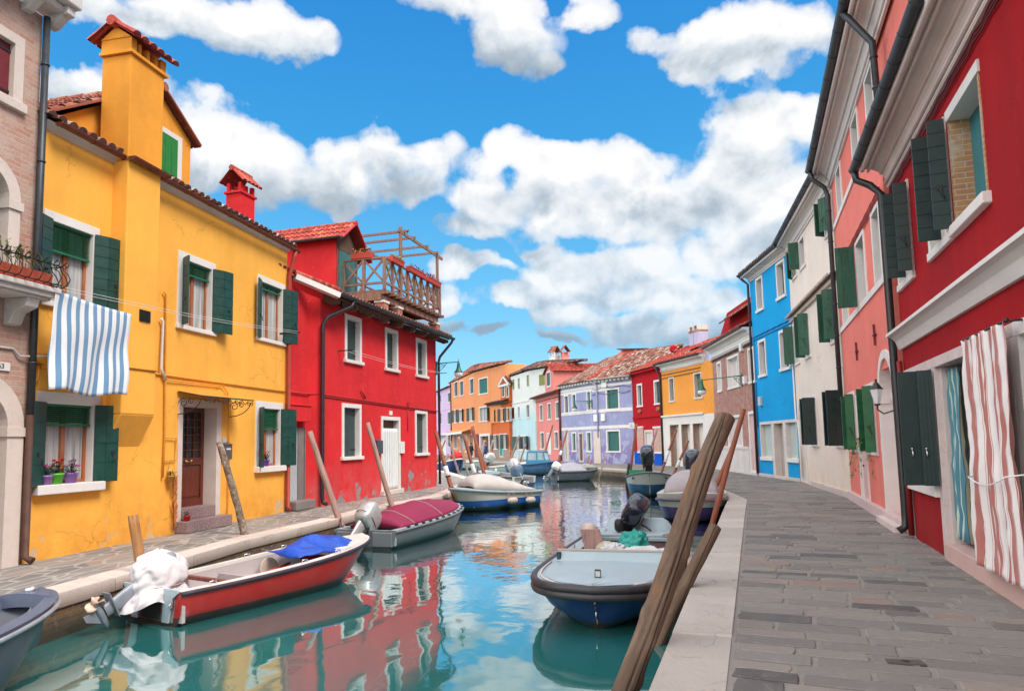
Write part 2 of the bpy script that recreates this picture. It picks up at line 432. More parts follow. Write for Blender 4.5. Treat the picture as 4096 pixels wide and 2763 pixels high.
def window(root, r, outer=True, s=.12, frame=WHITE, proud=.03, rec=.14, sill=(.03, .07, .1), fill='glass', leaf=DKGREEN2, leaves=(),
           nleaf=6, horiz=True, sash=None, blind=None, curtain=None, wallproud=0, lintel=None, detail=True, bars=0, sname='shutter', closed_n=3, label=None, closed_y=.07, frame_name='window'):
    """r: rectangle (u0,u1,z0,z1) of the stone surround (outer) or of the opening; returns hole rectangle"""
    a, b, c, d = r
    if not outer: a, b, c, d = a - s, b + s, c, d + s
    y = -wallproud; i0, i1, j0, j1 = a + s, b - s, c + (sill[2] if sill else s), d - (lintel or s)
    mb = MB(); e = rec + .08
    mb.box(a, i0, y - proud, e, j0, d); mb.box(i1, b, y - proud, e, j0, d)
    mb.box(i0, i1, y - proud, e, j1, d)
    if not sill: mb.box(a, b, y - proud, e, c, j0)
    w = mb.build(frame_name, frame, root, bevel=.006 if detail else 0)
    if label: w['label'] = label
    if sill:
        MB().box(a - sill[0], b + sill[0], y - sill[1], e, c, j0 - .002).build('sill', frame, w, bevel=.012 if detail else 0)
    W, H = i1 - i0, j1 - j0
    if fill == 'closed':
        mb = MB(); g = .004
        for k in (0, 1):
            x0 = i0 + k * W / 2 + g; n = closed_n; p = (W / 2 - 2 * g) / n
            mb2 = MB()
            for q in range(n): mb2.box(x0 + q * p + .002, x0 + (q + 1) * p - .002, y + closed_y, y + closed_y + .04, j0 + .01, j1 - .006)
            mb2.box(x0, x0 + W / 2 - 2 * g, y + closed_y + .01, y + closed_y + .034, j0 + .012, j1 - .008)
            lf = mb2.build(sname, leaf, w)
            if detail:
                for zz in (j0 + H * .14, j1 - H * .14):
                    hg = MB()
                    hx = i0 if k == 0 else i1
                    hg.box(min(hx, hx + (.3 if k == 0 else -.3) * W), max(hx, hx + (.3 if k == 0 else -.3) * W), y + closed_y - .012, y + closed_y - .001, zz - .02, zz + .02)
                    hg.build('hinge', IRON, lf)
        MB().box(i0, i1, y + rec + .05, y + rec + .06, j0, j1).build('pane', DARKGLASS, w)
    elif fill == 'roller':
        mb = MB(); n = int(H / .055)
        for q in range(n): mb.box(i0, i1, y + .09, y + .105 + .012 * (q % 2), j0 + q * H / n, j0 + (q + 1) * H / n - .006)
        mb.box(i0, i1, y + .11, y + .14, j0, j1).build('roller_shutter', leaf, w)
    else:
        py = y + rec
        if sash:
            f = MB(); t = .055
            f.box(i0, i0 + t, py - .03, py + .03, j0, j1); f.box(i1 - t, i1, py - .03, py + .03, j0, j1)
            f.box(i0 + t, i1 - t, py - .03, py + .03, j0, j0 + t); f.box(i0 + t, i1 - t, py - .03, py + .03, j1 - t, j1)
            m = (i0 + i1) / 2; f.box(m - t * .8, m + t * .8, py - .04, py + .03, j0 + t, j1 - t)
            for q in range(bars):
                zz = j0 + (q + 1) * H / (bars + 1); f.box(i0 + t, i1 - t, py - .02, py + .02, zz - .015, zz + .015)
            f.build('sash', sash, w, bevel=.005 if detail else 0)
        MB().box(i0 + .01, i1 - .01, py + .005, py + .015, j0, j1).build('pane', curtain or DARKGLASS, w)
        if blind:
            bm = MB(); n = int(blind / .035); by = y + .05
            for q in range(n):
                zz = j1 - q * .035; bm.obox(((i0 + i1) / 2, by, zz - .015), (W / 2 - .02, 0, 0), (0, .02, .012), (0, -.0015, .003))
            bm.box(i0 + .02, i1 - .02, by - .025, by + .025, j1 - blind - .05, j1 - blind - .01)
            bm.box(i0 + .02, i1 - .02, by - .03, by + .03, j1 - .04, j1)
            bm.build('blind', BLINDGREEN, w)
    for lv in leaves:
        side, angs, ws = lv[:3]; of = (lv[3] if len(lv) > 3 else 0) * W
        hx = i0 - .01 + of if side > 0 else i1 + .01 - of
        h = Vector((hx, y - proud - .025, 0))
        for q, (an, wd) in enumerate(zip(angs, ws)):
            m2 = MB(); h2 = leaf_mb(m2, h, an, side, wd, j0 - .02, j1 + .02, nleaf, horiz)
            lf = m2.build(sname, leaf, w)
            if detail and q == len(angs) - 1:
                aa = rad(an); dd = Vector((math.cos(aa) * side, -math.sin(aa), 0))
                nn = Vector((0, -1, 0)) if abs(dd.y) < .7 else Vector((side, 0, 0)) * -1
                l = MB(); bs_ = Vector((h.x, h.y, 0)) + dd * wd * .55 + Vector((0, 0, j0 + H * .35)) + nn * .025
                l.tube([bs_ + Vector((0, 0, .05)), bs_, bs_ + nn * .05 + Vector((0, 0, -.02)), bs_ + nn * .05 + dd * -.04 + Vector((0, 0, -.13))], .009, 5)
                l.obox(bs_ + Vector((0, 0, .03)), dd * .03, nn * .008, Vector((0, 0, .03)))
                l.build('latch', IRON, lf)
            h = h2
    return (a + .01, b - .01, (j0 - .05 if sill else c + .01), d - .01)

# ---- roofs
def tile_roof(mb, p0, U, V, clip=None, su=.21, sv=.36, r=.085, lift=.02, base=True, lo=0, hi=1):
    p0, U, V = Vector(p0), Vector(U), Vector(V); N = U.cross(V).normalized()
    if N.z < 0: N = -N
    u, v = U.normalized(), V.normalized(); nu, nv = max(1, int(U.length / su)), max(1, int(V.length / sv))
    du, dv = U.length / nu, V.length / nv; s = 5
    for j in range(nv):
        for i in range(nu):
            cu, cv = (i + .5) / nu, (j + .5) / nv
            if clip and not clip(cu, cv): continue
            t = min(1, max(0, rnd.gauss(.5, .24))); jit = rnd.uniform(-.012, .012)
            c0 = p0 + u * (du * (i + .5) + jit) + v * (dv * j - .03); c1 = c0 + v * (dv + .05) - u * jit * .5
            vs = []
            for c, rr, l in ((c0, r * 1.08, lift + .018), (c1, r * .86, lift - .008)):
                for k in range(s + 1):
                    a = math.pi * k / s
                    vs.append(c + u * (rr * math.cos(a)) + N * (rr * math.sin(a) * .85 + l - .02))
            n = s + 1
            mb.add(vs, [(k, k + 1, n + k + 1, n + k) for k in range(s)], True, t)
            mb.add([vs[k] for k in range(n)], [list(range(n))], False, t * .3)
    if base and not clip:
        mb.quad(p0, p0 + U, p0 + U + V, p0 + V, t=.12)
def tri_clip_l(a): return lambda s, t: s > t * a
def tri_clip(a, b): return lambda s, t: a * t < s < 1 - b * t
def ridge(mb, p, q, r=.11, t0=.6, step=.4):
    p, q = Vector(p), Vector(q); n = max(1, int((q - p).length / step))
    for i in range(n):
        a, b = p.lerp(q, i / n), p.lerp(q, (i + 1) / n + .05 / n)
        mb.tube([a, b], [r * 1.05, r * .88], 8, True, True, min(1, max(0, rnd.gauss(t0, .12))))

def pipe(root, pts, r=.05, mat=None, name='drainpipe', clips=0, n=10):
    mb = MB().tube(pts, r, n)
    j_ = max(range(len(pts) - 1), key=lambda k: (Vector(pts[k + 1]) - Vector(pts[k])).length)
    for i in range(clips):
        a, b = Vector(pts[j_]), Vector(pts[j_ + 1])
        mb.tube([a.lerp(b, (i + .5) / clips) + Vector((0, 0, -.015)), a.lerp(b, (i + .5) / clips) + Vector((0, 0, .015))], r * 1.22, n)
    return mb.build(name, mat or PIPEBLACK, root)
def gutter(root, p, q, r=.08, mat=None, name='gutter', rings=5):
    p, q = Vector(p), Vector(q); d = (q - p).normalized(); a = d.cross(Vector((0, 0, 1))).normalized()
    rows = []
    for o in (p, q): rows.append([o + a * (r * math.cos(math.pi * k / 8)) - Vector((0, 0, r * math.sin(math.pi * k / 8))) for k in range(9)])
    mb = MB().grid(rows); mb.grid([[o + (o - c) * -.06 for o in row] for row, c in zip(rows, (p, q))])
    for i in range(rings + 1):
        c = p.lerp(q, i / rings)
        mb.tube([c + a * (r * 1.03 * math.cos(math.pi * k / 8)) - Vector((0, 0, r * 1.03 * math.sin(math.pi * k / 8))) for k in range(9)], .008, 5)
    for c in (p, q): mb.add([c] + [c + a * (r * math.cos(math.pi * k / 8)) - Vector((0, 0, r * math.sin(math.pi * k / 8))) for k in range(9)], [list(range(10))])
    return mb.build(name, mat or GUTTER, root)
def cornice(root, u0, u1, prof, mat=WHITE, name='cornice'):
    """prof: outline in (outward, z), swept along x"""
    ps = [(-w, z) for w, z in prof]
    mb = MB().grid([[(u, y, z) for y, z in ps] for u in (u0, u1)], False, .5, True)
    mb.quad(*[(u0, y, z) for y, z in ps]); mb.quad(*[(u1, y, z) for y, z in ps[::-1]])
    return mb.build(name, mat, root, fix=True)
def chimney(root, x, y, w, d, z0, z1, mat, tile, name='chimney', cap=.35, ang=0):
    R = Matrix.Rotation(ang, 3, 'Z'); O = Vector((x, y, 0))
    def T(px, py, pz): return O + R @ Vector((px, py, 0)) + Vector((0, 0, pz))
    def bx(mb, a, b, c, e, f, g): mb.add([T(i, j, k) for k in (f, g) for j in (c, e) for i in (a, b)], [(0, 2, 3, 1), (4, 5, 7, 6), (0, 1, 5, 4), (2, 6, 7, 3), (0, 4, 6, 2), (1, 3, 7, 5)])
    m = MB(); bx(m, -w / 2, w / 2, -d / 2, d / 2, z0, z1)
    ch = m.build(name, mat, root)
    m = MB(); e = .05; bx(m, -w / 2 - e, w / 2 + e, -d / 2 - e, d / 2 + e, z1, z1 + .06)
    for i in (-1, 1):
        for j in (-1, 1): bx(m, i * w * .4 - .05, i * w * .4 + .05, j * d * .4 - .05, j * d * .4 + .05, z1 + .06, z1 + .06 + cap * .5)
    bx(m, -w * .1, w * .1, -d * .42, d * .42, z1 + .06, z1 + .06 + cap * .45)
    m.build('chimney_collar', mat, ch)
    m = MB(); zt = z1 + .06 + cap * .5; h = cap * .8; e = .12
    for sg in (-1, 1):
        tile_roof(m, T(-w / 2 - e, sg * (d / 2 + e), zt), T(w / 2 + e, sg * (d / 2 + e), zt) - T(-w / 2 - e, sg * (d / 2 + e), zt),
                  T(0, 0, zt + h) - T(0, sg * (d / 2 + e), zt), su=.17, sv=.3, r=.075)
    ridge(m, T(-w / 2 - e, 0, zt + h), T(w / 2 + e, 0, zt + h), .08)
    m.build('chimney_cap', tile, ch)
    return ch
# ================================================================== YELLOW HOUSE
FY = Frame(gnd('S', 87, 2252), gnd('S', 1140, 2046))
YELLOW = stucco('yellow stucco', (.95, .455, .075), .13, .2, ((.60, .42, .24), .765, 1.2), ((.60, .22, .03), 1.3, .75), 1)
YELLOW2 = stucco('deep yellow stucco', (.86, .35, .045), .2, .2, ((.48, .42, .33), .74, 9), None, 2)
yh = thing('yellow_house', 'bright yellow two storey house with dark green shutters and a big chimney breast', 'house', M=FY.M)
LY = FY.L
ZE = (FY.px('A', 160, 650)[1] + FY.px('A', 1415, 1175)[1]) / 2
def avg(F, *pts): return sum(F.px(*p)[1] for p in pts) / len(pts)
def wrect(F, tl, tr, bl, br):
    p = [F.px(*q) for q in (tl, tr, bl, br)]
    return ((p[0][0] + p[2][0]) / 2, (p[1][0] + p[3][0]) / 2, (p[2][1] + p[3][1]) / 2, (p[0][1] + p[1][1]) / 2)
W1 = wrect(FY, ('A', 205, 1015), ('A', 470, 1093), ('A', 195, 1480), ('A', 470, 1520))
W2 = wrect(FY, ('A', 855, 1212), ('A', 1029, 1265), ('B', 852, 385), ('B', 1040, 412))
W3 = wrect(FY, ('A', 1236, 1328), ('A', 1374, 1368), ('B', 1240, 440), ('B', 1368, 462))
W4 = wrect(FY, ('B', 172, 676), ('B', 473, 703), ('B', 158, 1185), ('B', 473, 1153))
W5 = wrect(FY, ('B', 1228, 730), ('B', 1362, 735), ('B', 1232, 1072), ('B', 1358, 1065))
W4 = (W4[0], W4[1], W4[2], W4[3]); W5 = (W5[0], W5[1], W5[2], W5[3])
WD = wrect(FY, ('B', 855, 720), ('B', 1060, 724), ('B', 850, 1310), ('B', 1062, 1275))
holes = []
opn = lambda w: dict(leaf=DKGREEN, sash=SASH, curtain=CURTAIN, blind=w)
holes.append(window(yh, W1, s=.14, lintel=.16, leaves=[(1, [163], [.29]), (-1, [152, 172], [.23, .28])], nleaf=7, **opn(.46)))
holes.append(window(yh, W2, s=.14, lintel=.16, leaves=[(1, [122], [.28]), (-1, [152, 172], [.26, .28])], nleaf=7, **opn(.26)))
holes.append(window(yh, W3, s=.14, lintel=.16, leaves=[(1, [160], [.32]), (-1, [152, 170], [.26, .24])], nleaf=7, **opn(.13)))
holes.append(window(yh, W4, s=.15, lintel=.2, sill=(.04, .16, .16), leaves=[(1, [160], [.36]), (-1, [152, 170], [.18, .25])], nleaf=4, **opn(.32)))
holes.append(window(yh, W5, s=.14, lintel=.18, sill=(.03, .14, .15), leaves=[(1, [128], [.26]), (-1, [150, 168], [.2, .32])], nleaf=6, **opn(.5)))
# door
zst = FY.px('B', 880, 1248)[1]
def yellow_door():
    a, b, c, d = WD; s = .14; rec = .30
    mb = MB(); mb.box(a, a + s, -.03, rec + .1, 0, d).box(b - s * 1.2, b, -.03, rec + .1, 0, d).box(a + s, b - s * 1.2, -.03, rec + .1, d - .16, d)
    fr = mb.build('door_frame', ISTRIA, yh, bevel=.008)
    x0, x1, z0, z1 = a + s, b - s * 1.2, zst, d - .16
    mb = MB(); t = .1; y = rec
    zm = z0 + (z1 - z0) * .46
    mb.box(x0, x0 + t, y, y + .05, z0, z1).box(x1 - t, x1, y, y + .05, z0, z1).box(x0 + t, x1 - t, y, y + .05, z1 - t, z1).box(x0 + t, x1 - t, y, y + .05, z0, z0 + .16).box(x0 + t, x1 - t, y, y + .05, zm - .1, zm + .06)
    mb.box(x0 + t, x1 - t, y + .025, y + .05, z0 + .16, zm - .1)
    mb.box(x0 + t + .05, x1 - t - .05, y + .005, y + .03, z0 + .21, zm - .15)
    dr = mb.build('door', DOORWOOD, yh, bevel=.008)
    g = MB(); w = x1 - x0 - 2 * t
    for i in range(1, 4): g.box(x0 + t + w * i / 4 - .011, x0 + t + w * i / 4 + .011, y + .005, y + .035, zm + .06, z1 - t)
    for i in range(1, 6):
        zz = zm + .06 + (z1 - t - zm - .06) * i / 6; g.box(x0 + t, x1 - t, y + .008, y + .032, zz - .011, zz + .011)
    g.build('glazing_bar', DOORWOOD, dr)
    MB().box(x0 + t, x1 - t, y + .036, y + .045, zm + .06, z1 - t).build('pane', DARKGLASS, dr)
    h = MB(); hz = zm - .02; hc = (x0 + x1) / 2
    h.tube([(hc - .09, y - .05, hz), (hc + .09, y - .05, hz)], .012, 8).ball((hc - .09, y - .04, hz + .015), .026).ball((hc + .09, y - .04, hz + .015), .026)
    h.build('handle', BRASS, dr)
    st = MB().box(a - .03, b + .04, -.32, .3, 0, zst * .5).build('doorstep', GRANITE, yh, bevel=.01)
    MB().box(a + s + .01, b - s * 1.4, -.05, .34, zst * .5 + .002, zst).build('upper_step', GRANITE, st, bevel=.01)
    return (a + .01, b - .01, -.05, d - .01)
holes.append(yellow_door())
house_wall(yh, YELLOW, 0, LY, ZE, holes, 6)
# chimney breast, running up into the chimney
CB = .34
cb0 = FY.px('A', 605, 1300, CB)[0]; cb1 = FY.px('A', 765, 1300, CB)[0]
zb = FY.px('B', 600, 790, CB)[1]; zb2 = FY.px('B', 545, 958, 0)[1]
zct = (FY.px('A', 612, 255, CB)[1] + FY.px('A', 770, 345, CB)[1]) / 2
mb = MB(); k = .5
mb.box(cb0, cb1, -CB, .02, zb, ZE - .02)
mb.prism([(cb0, -CB, zb - .001), (cb0, .02, zb2), (cb0, .02, zb - .001)], (cb1 - cb0, 0, 0))
mb.build('chimney_breast', YELLOW, yh, bevel=.02)
mb = MB().box(cb0 - .02, cb1 + .02, -CB - .005, CB * .9, ZE - .02, zct)
ych = mb.build('chimney', YELLOW2, yh, bevel=.02)
cw = cb1 - cb0 + .04; cdp = CB * 1.9; cx_, cy_ = (cb0 + cb1) / 2, -CB / 2 + .01 + CB * .45
cy_ = (-CB + CB * .9) / 2
mb = MB().box(cb0 - .08, cb1 + .08, -CB - .06, CB * .96, zct, zct + .06)
mb.box(cb0 - .04, cb0 + .1, -CB - .02, CB * .93, zct + .06, zct + .32).box(cb1 - .1, cb1 + .04, -CB - .02, CB * .93, zct + .06, zct + .32)
for i in range(1, 4): mb.box(cb0 + cw * i / 4 - .05, cb0 + cw * i / 4 + .02, -CB, CB * .9, zct + .06, zct + .3)
mb.prism([(cb0 - .06, -CB - .02, zct + .32), (cb0 - .06, CB * .93, zct + .32), (cb0 - .06, cy_, zct + .56)], (.12, 0, 0))
mb.build('chimney_collar', YELLOW2, ych)
mb = MB()
for sg in (-1, 1):
    yy = cy_ + sg * (cdp / 2 + .16)
    tile_roof(mb, (cb0 - .2, yy, zct + .29), (cw + .36, 0, 0), (0, cy_ - yy, .34), su=.2, sv=.3, r=.09)
ridge(mb, (cb0 - .2, cy_, zct + .62), (cb1 + .18, cy_, zct + .62), .1)
mb.prism([(cb0 - .14, cy_ - cdp / 2 - .16, zct + .27), (cb0 - .14, cy_ - cdp / 2 - .16, zct + .31), (cb0 - .14, cy_, zct + .65), (cb0 - .14, cy_, zct + .6)], (.05, 0, 0))
mb.prism([(cb0 - .14, cy_ + cdp / 2 + .16, zct + .27), (cb0 - .14, cy_ + cdp / 2 + .16, zct + .31), (cb0 - .14, cy_, zct + .65), (cb0 - .14, cy_, zct + .6)], (.05, 0, 0))
mb.build('chimney_cap', PAINTTILE, ych)
# soffit, roof, gutter
cornice(yh, 0, LY, [(0, ZE - .08), (.04, ZE - .06), (.10, ZE - .0), (.14, ZE + .05), (-.1, ZE + .05)], GREYST, 'soffit')
mb = MB(); tile_roof(mb, (-.1, -.19, ZE + .10), (LY + .25, 0, 0), (0, 5.2, 1.95))
yroof = mb.build('roof', OLDTILE, yh)
gutter(yh, (0.1, -.27, ZE + .03), (cb0 - .05, -.27, ZE + .03), .075, COPPER, rings=2)
gutter(yh, (cb0 - .02, -CB - .09, ZE + .03), (cb1 + .05, -CB - .09, ZE + .02), .075, COPPER, rings=2)
gutter(yh, (cb1 + .08, -.27, ZE + .02), (LY + .12, -.27, ZE - .02), .075, COPPER, rings=7)
# dormer behind the chimney
dl = FY.px('A', 500, 620, -.5)[0]; d1 = FY.px('A', 918, 760, -.5)
du1 = d1[0]; zdt = FY.px('A', 920, 690, -.5)[1]; zpk = FY.px('A', 775, 450, -.5)[1]
du0 = FY.px('A', 225, 600, -.5)[0]; zdl = FY.px('A', 180, 545, -.5)[1]
mid, zpk = FY.px('A', 762, 424, -.5)
mb = MB(); fy = .5
dh = FY.rect('A', 768, 628, 850, 860, w=-.5)
mb.prism([(du0, fy, ZE), (du1, fy, ZE), (du1, fy, zdt), (mid, fy, zpk - .05), (du0, fy, zdl - .02)], (0, 4, 0))
yd = mb.build('dormer', YELLOW2, yh)
mb = MB()
tile_roof(mb, (du1 + .15, fy - .15, zdt - .05), (0, 4, 0), (mid - du1 - .15, 0, zpk - zdt + .02), base=True)
tile_roof(mb, (du0 - .3, fy - .15, zdl - .1), (0, 4, 0), (mid - du0 + .3, 0, zpk - zdl + .07), base=True)
ridge(mb, (mid, fy - .2, zpk), (mid, fy + 4, zpk), .1)
mb.beam((du1 + .15, fy - .15, zdt - .03), (mid, fy - .15, zpk), .04, .08, (0, 1, 0)); mb.beam((du0 - .3, fy - .15, zdl - .08), (mid, fy - .15, zpk), .04, .08, (0, 1, 0))
mb.build('dormer_roof', REDTILE, yd)
mb = MB(); a, b, c, d = dh; a = b - 1.0; fy0 = fy
mb.box(a - .14, a, fy - .03, fy + .0, c, d + .12).box(b, b + .14, fy - .03, fy + .0, c, d + .12).box(a, b, fy - .03, fy, d, d + .12)
mb.build('dormer_frame', WHITE, yd)
mb = MB()
for i in range(5): mb.box(a + (b - a) * i / 5 + .004, a + (b - a) * (i + 1) / 5 - .004, fy - .025, fy - .001, c, d)
mb.box(a, b, fy - .012, fy - .0005, c, d).build('dormer_shutter', BRIGHTGREEN, yd)
# downpipe at the right corner
cx = LY - .04
pipe(yh, [(cx + .02, -.27, ZE - .07), (cx + .02, -.22, ZE - .25), (cx, -.1, ZE - .75), (cx, -.1, .15), (cx, -.2, .05)], .06, COPPERRED, 'downpipe')
# ledge line, service pipes, vent, box, letterbox, bell
zc = avg(FY, ('B', 600, 600), ('B', 1390, 672))
YP = plain('yellow painted pipe', (.70, .29, .02), .5, .15)
mb = MB().tube([(cb1 + .02, -.03, zc + .02), (LY - .1, -.03, zc - .01)], .018, 6).tube([(cb0, -CB - .02, zc + .02), (cb1, -CB - .02, zc + .02)], .018, 6)
p = [FY.p3('B', *q, w=.05) for q in ((800, 625), (1075, 655), (1100, 690), (1105, 930), (1100, 1240), (1090, 1310))]
mb.tube(p, .016, 6)
p = [FY.p3('B', *q, w=.05) for q in ((790, 200), (800, 215), (795, 900), (785, 1098))]; mb.tube(p, .02, 6)
p = [FY.p3('B', *q, w=.05) for q in ((795, 903), (850, 908), (848, 1010), (790, 1015))]; mb.tube(p, .014, 6)
mb.build('service_pipe', YP, yh)
p = [FY.p3('B', *q, w=.07) for q in ((778, 330), (786, 345), (776, 570), (800, 625))]
MB().tube(p, .028, 8).build('waste_pipe', WHITEPL, yh)
a, b, c, d = FY.rect('B', 672, 285, 722, 352, w=CB)
mb = MB().box(a, b, -CB - .02, -CB, c, d)
for i in range(8): mb.box(a + .02, b - .02, -CB - .03, -CB - .02, c + (d - c) * (i + .2) / 8, c + (d - c) * (i + .7) / 8)
mb.build('vent_grille', IRON, yh)
a, b, c, d = FY.rect('B', 155, 487, 228, 550, w=.1)
mb = MB().box(a, b, -.1, .0, c, d); yb = mb.build('junction_box', YP, yh, bevel=.01)
p = [FY.p3('B', *q, w=.05) for q in ((188, 550), (182, 620), (160, 648), (138, 630))]
MB().tube(p, .015, 6).tube([(FY.p3('B', 196, 550, .05)), FY.p3('B', 200, 570, .05), (W4[1] + .1, -.05, FY.px('B', 240, 580)[1])], .018, 6).build('cable', YP, yb)
a, b, c, d = FY.rect('B', 1078, 938, 1116, 1008, w=.08)
mb = MB().box(a, b, -.1, 0, c, d).prism([(a - .01, -.12, d), (a - .01, .0, d), (a - .01, .0, d + .06)], (b - a + .02, 0, 0))
lb = mb.build('letter_box', plain('grey metal', (.10, .085, .085), .4), yh); MB().box(a + .09, b - .06, -.104, -.1, d - .12, d - .085).build('name_plate', WHITEPL, lb)
a, b, c, d = FY.rect('B', 1076, 905, 1093, 928, w=.03)
MB().box(a, b, -.03, 0, c, d).build('door_bell', GREYBOX, yh, bevel=.004)
# wrought iron awning over the door
def awning():
    root = yh; ax0, ax1 = WD[0] - .05, FY.px('B', 1200, 735, .55)[0] - .1
    zt = avg(FY, ('B', 845, 705), ('B', 1190, 735)); dp = .62
    ax1 = WD[1] + .35
    mb = MB(); mb.quad((ax0, -.02, zt + .12), (ax1, -.02, zt + .12), (ax1, -dp, zt), (ax0, -dp, zt))
    o = mb.build('door_canopy', AWNGLASS, root, solid=.008)
    f = MB(); f.tube([(ax0, -dp, zt - .01), (ax1, -dp, zt - .01)], .016, 6)
    def spiral(c, r, turns, sgn, axis, ph):
        pts = []
        for i in range(17):
            a = ph + sgn * turns * 2 * math.pi * i / 16; q = r * (1 - .75 * i / 16)
            pts.append(Vector(c) + Vector(axis) * q * math.cos(a) + Vector((0, 0, q * math.sin(a))))
        return pts
    n = 4; w = (ax1 - ax0) / n
    for i in range(n):
        xa = ax0 + w * i
        f.tube([(xa, -dp, zt - .02), (xa + w * .3, -dp, zt - .12), (xa + w * .55, -dp, zt - .04)], .009, 5)
        f.tube(spiral((xa + w * .62, -dp, zt - .09), .065, 1.2, 1, (1, 0, 0), 2), .008, 5)
        f.tube(spiral((xa + w * .86, -dp, zt - .09), .06, 1.2, -1, (1, 0, 0), 1), .008, 5)
    for xa in (ax0 + .03, ax1 - .03):
        f.tube([(xa, -.02, zt + .1), (xa, -dp, zt - .01)], .012, 5)
        f.tube([(xa, -.02, zt - .38)] + [(xa, -.02 - .55 * math.sin(a), zt - .38 + .34 * (1 - math.cos(a))) for a in (.3, .6, .9, 1.2, 1.5)], .011, 5)
        f.tube(spiral((xa, -.14, zt - .14), .11, 1.4, 1, (0, 1, 0), 0), .009, 5)
        f.tube(spiral((xa, -.33, zt - .1), .07, 1.4, -1, (0, 1, 0), 1), .009, 5)
    f.build('iron_scrollwork', IRON, o)
AWNGLASS = plain('amber canopy sheet', (.55, .3, .08), .3, .1)
awning()

# flowers -------------------------------------------------------------
LEAF = plain('plant leaf green', (.03, .10, .03), .5, .4, bs=.1)
SOIL = plain('soil', (.03, .02, .015), .9)
def petal_mat(n, c): return plain(n, c, .6, .25)
PR, PP, PO = petal_mat('red petals', (.62, .02, .02)), petal_mat('magenta petals', (.45, .03, .25)), petal_mat('orange petals', (.6, .16, .03))
def pot_plant(loc, r, h, potmat, petal, label, group=None, spread=1.0, cat='potted plant', nfl=13, leafm=None, name='flower_pot', nl=26):
    t = thing(name, label, cat, loc, 0, group); q = random.Random(int(loc[0] * 100 + loc[1] * 37))
    MB().lathe((0, 0, 0), [(0, 0), (r * .72, 0), (r * .92, h * .82), (r * 1.02, h * .83), (r * 1.05, h), (r * .92, h), (r * .88, h * .85), (0, h * .86)], 16).build('pot', potmat, t)
    lf = MB(); fl = MB()
    for i in range(nl):
        a = q.uniform(0, 6.28); rr = r * spread * q.uniform(.2, 1.25); z = h + r * q.uniform(.1, 1.1)
        c = Vector((rr * math.cos(a), rr * math.sin(a), z)); d = Vector((math.cos(a), math.sin(a), q.uniform(-.3, .6))).normalized(); s = d.cross(Vector((0, 0, 1))).normalized(); w = r * q.uniform(.22, .36)
        up = s.cross(d)
        lf.add([c - d * w, c + s * w * .8 + up * w * .2, c + d * w, c - s * w * .8 + up * w * .2], [(0, 1, 2, 3)], False, q.random())
        if i % 2 == 0: lf.tube([(0, 0, h * .9), c], .004, 4)
    for i in range(nfl):
        a = q.uniform(0, 6.28); rr = r * spread * q.uniform(.1, 1.0); c = Vector((rr * math.cos(a), rr * math.sin(a), h + r * q.uniform(.8, 1.9)))
        lf.tube([(0, 0, h * .9), c], .004, 4)
        for k in range(6):
            b = 6.28 * k / 6 + q.random(); d = Vector((math.cos(b), math.sin(b), q.uniform(-.2, .7))); s = d.cross(Vector((0, 0, 1))).normalized(); w = r * .46
            fl.add([c, c + d * w * .6 + s * w * .4, c + d * w, c + d * w * .6 - s * w * .4], [(0, 1, 2, 3)])
    lf.build('leaves', leafm or LEAF, t)
    if nfl: fl.build('flowers', petal, t)
    return t
LILAC = plain('lilac plastic pot', (.34, .16, .52), .4); LIME = plain('lime green plastic pot', (.10, .55, .03), .4); VIOLET = plain('violet plastic pot', (.20, .06, .45), .4); REDPOT = plain('red plastic pot', (.5, .02, .02), .4)
sz = W4[2] + .16
for x, px_, m, pt, lab, rr in ((228, 1115, LILAC, PP, 'lilac pot of pink cyclamen half hidden by the left green shutter', .1), (275, 1105, LIME, PR, 'lime green pot of red flowers on the lower yellow house sill', .115), (346, 1100, LILAC, PP, 'lilac pot of pink cyclamen right of the lime green pot', .115)):
    u = FY.px('B', x, px_, .06)[0]; p = FY.world(u, -.045, sz)
    pot_plant(p, rr, rr * 1.55, m, pt, lab, 'flower pots on the window sill')
u = FY.px('B', 1283, 1030, .05)[0]; sz5 = W5[2] + .15
pot_plant(FY.world(u, -.03, sz5), .11, .17, VIOLET, PR, 'violet pot of red cyclamen on the sill beside the door of the yellow house')
u = FY.px('B', 880, 1300, .2)[0]
pot_plant(FY.world(WD[0] + .1, -.2, zst * .5 + .002), .075, .12, REDPOT, PR, 'small red pot with a green plant on the granite doorstep', spread=.9, nfl=2)
# hanging basket and dried palm frond by the door
hb = FY.world(FY.px('B', 826, 1105, .12)[0], -.12, FY.px('B', 826, 1120, .12)[1])
BASKET = plain('wicker', (.5, .26, .06), .8, .3, scale=30)
t = pot_plant(hb, .085, .14, BASKET, WHITEPL, 'small wicker basket with a dark plant hanging left of the yellow house door', cat='hanging basket', nfl=1, name='hanging_basket')
MB().tube([(.07 * math.cos(a), 0, .12 + .34 * math.sin(a)) for a in [math.pi * i / 10 for i in range(11)]], .005, 5).build('handle', BASKET, t)
p0 = FY.p3('B', 838, 1360, .06); p1 = FY.p3('B', 838, 1090, .06)
pf = thing('palm_frond', 'dried reddish palm frond leaning on the wall left of the door', 'palm frond', M=FY.M)
mb = MB().tube([p0, p1], .008, 5); q = random.Random(5)
for i in range(60):
    c = p0.lerp(p1, q.uniform(.05, 1)); sd = q.choice((-1, 1)); l = q.uniform(.1, .2)
    mb.add([c, c + Vector((sd * l * .35, -.03, l * .6)), c + Vector((sd * l * .5, -.02, l)), c + Vector((sd * l * .25, 0, l * .7))], [(0, 1, 2, 3)])
mb.build('frond', plain('dried palm', (.38, .11, .02), .8, .3), pf)

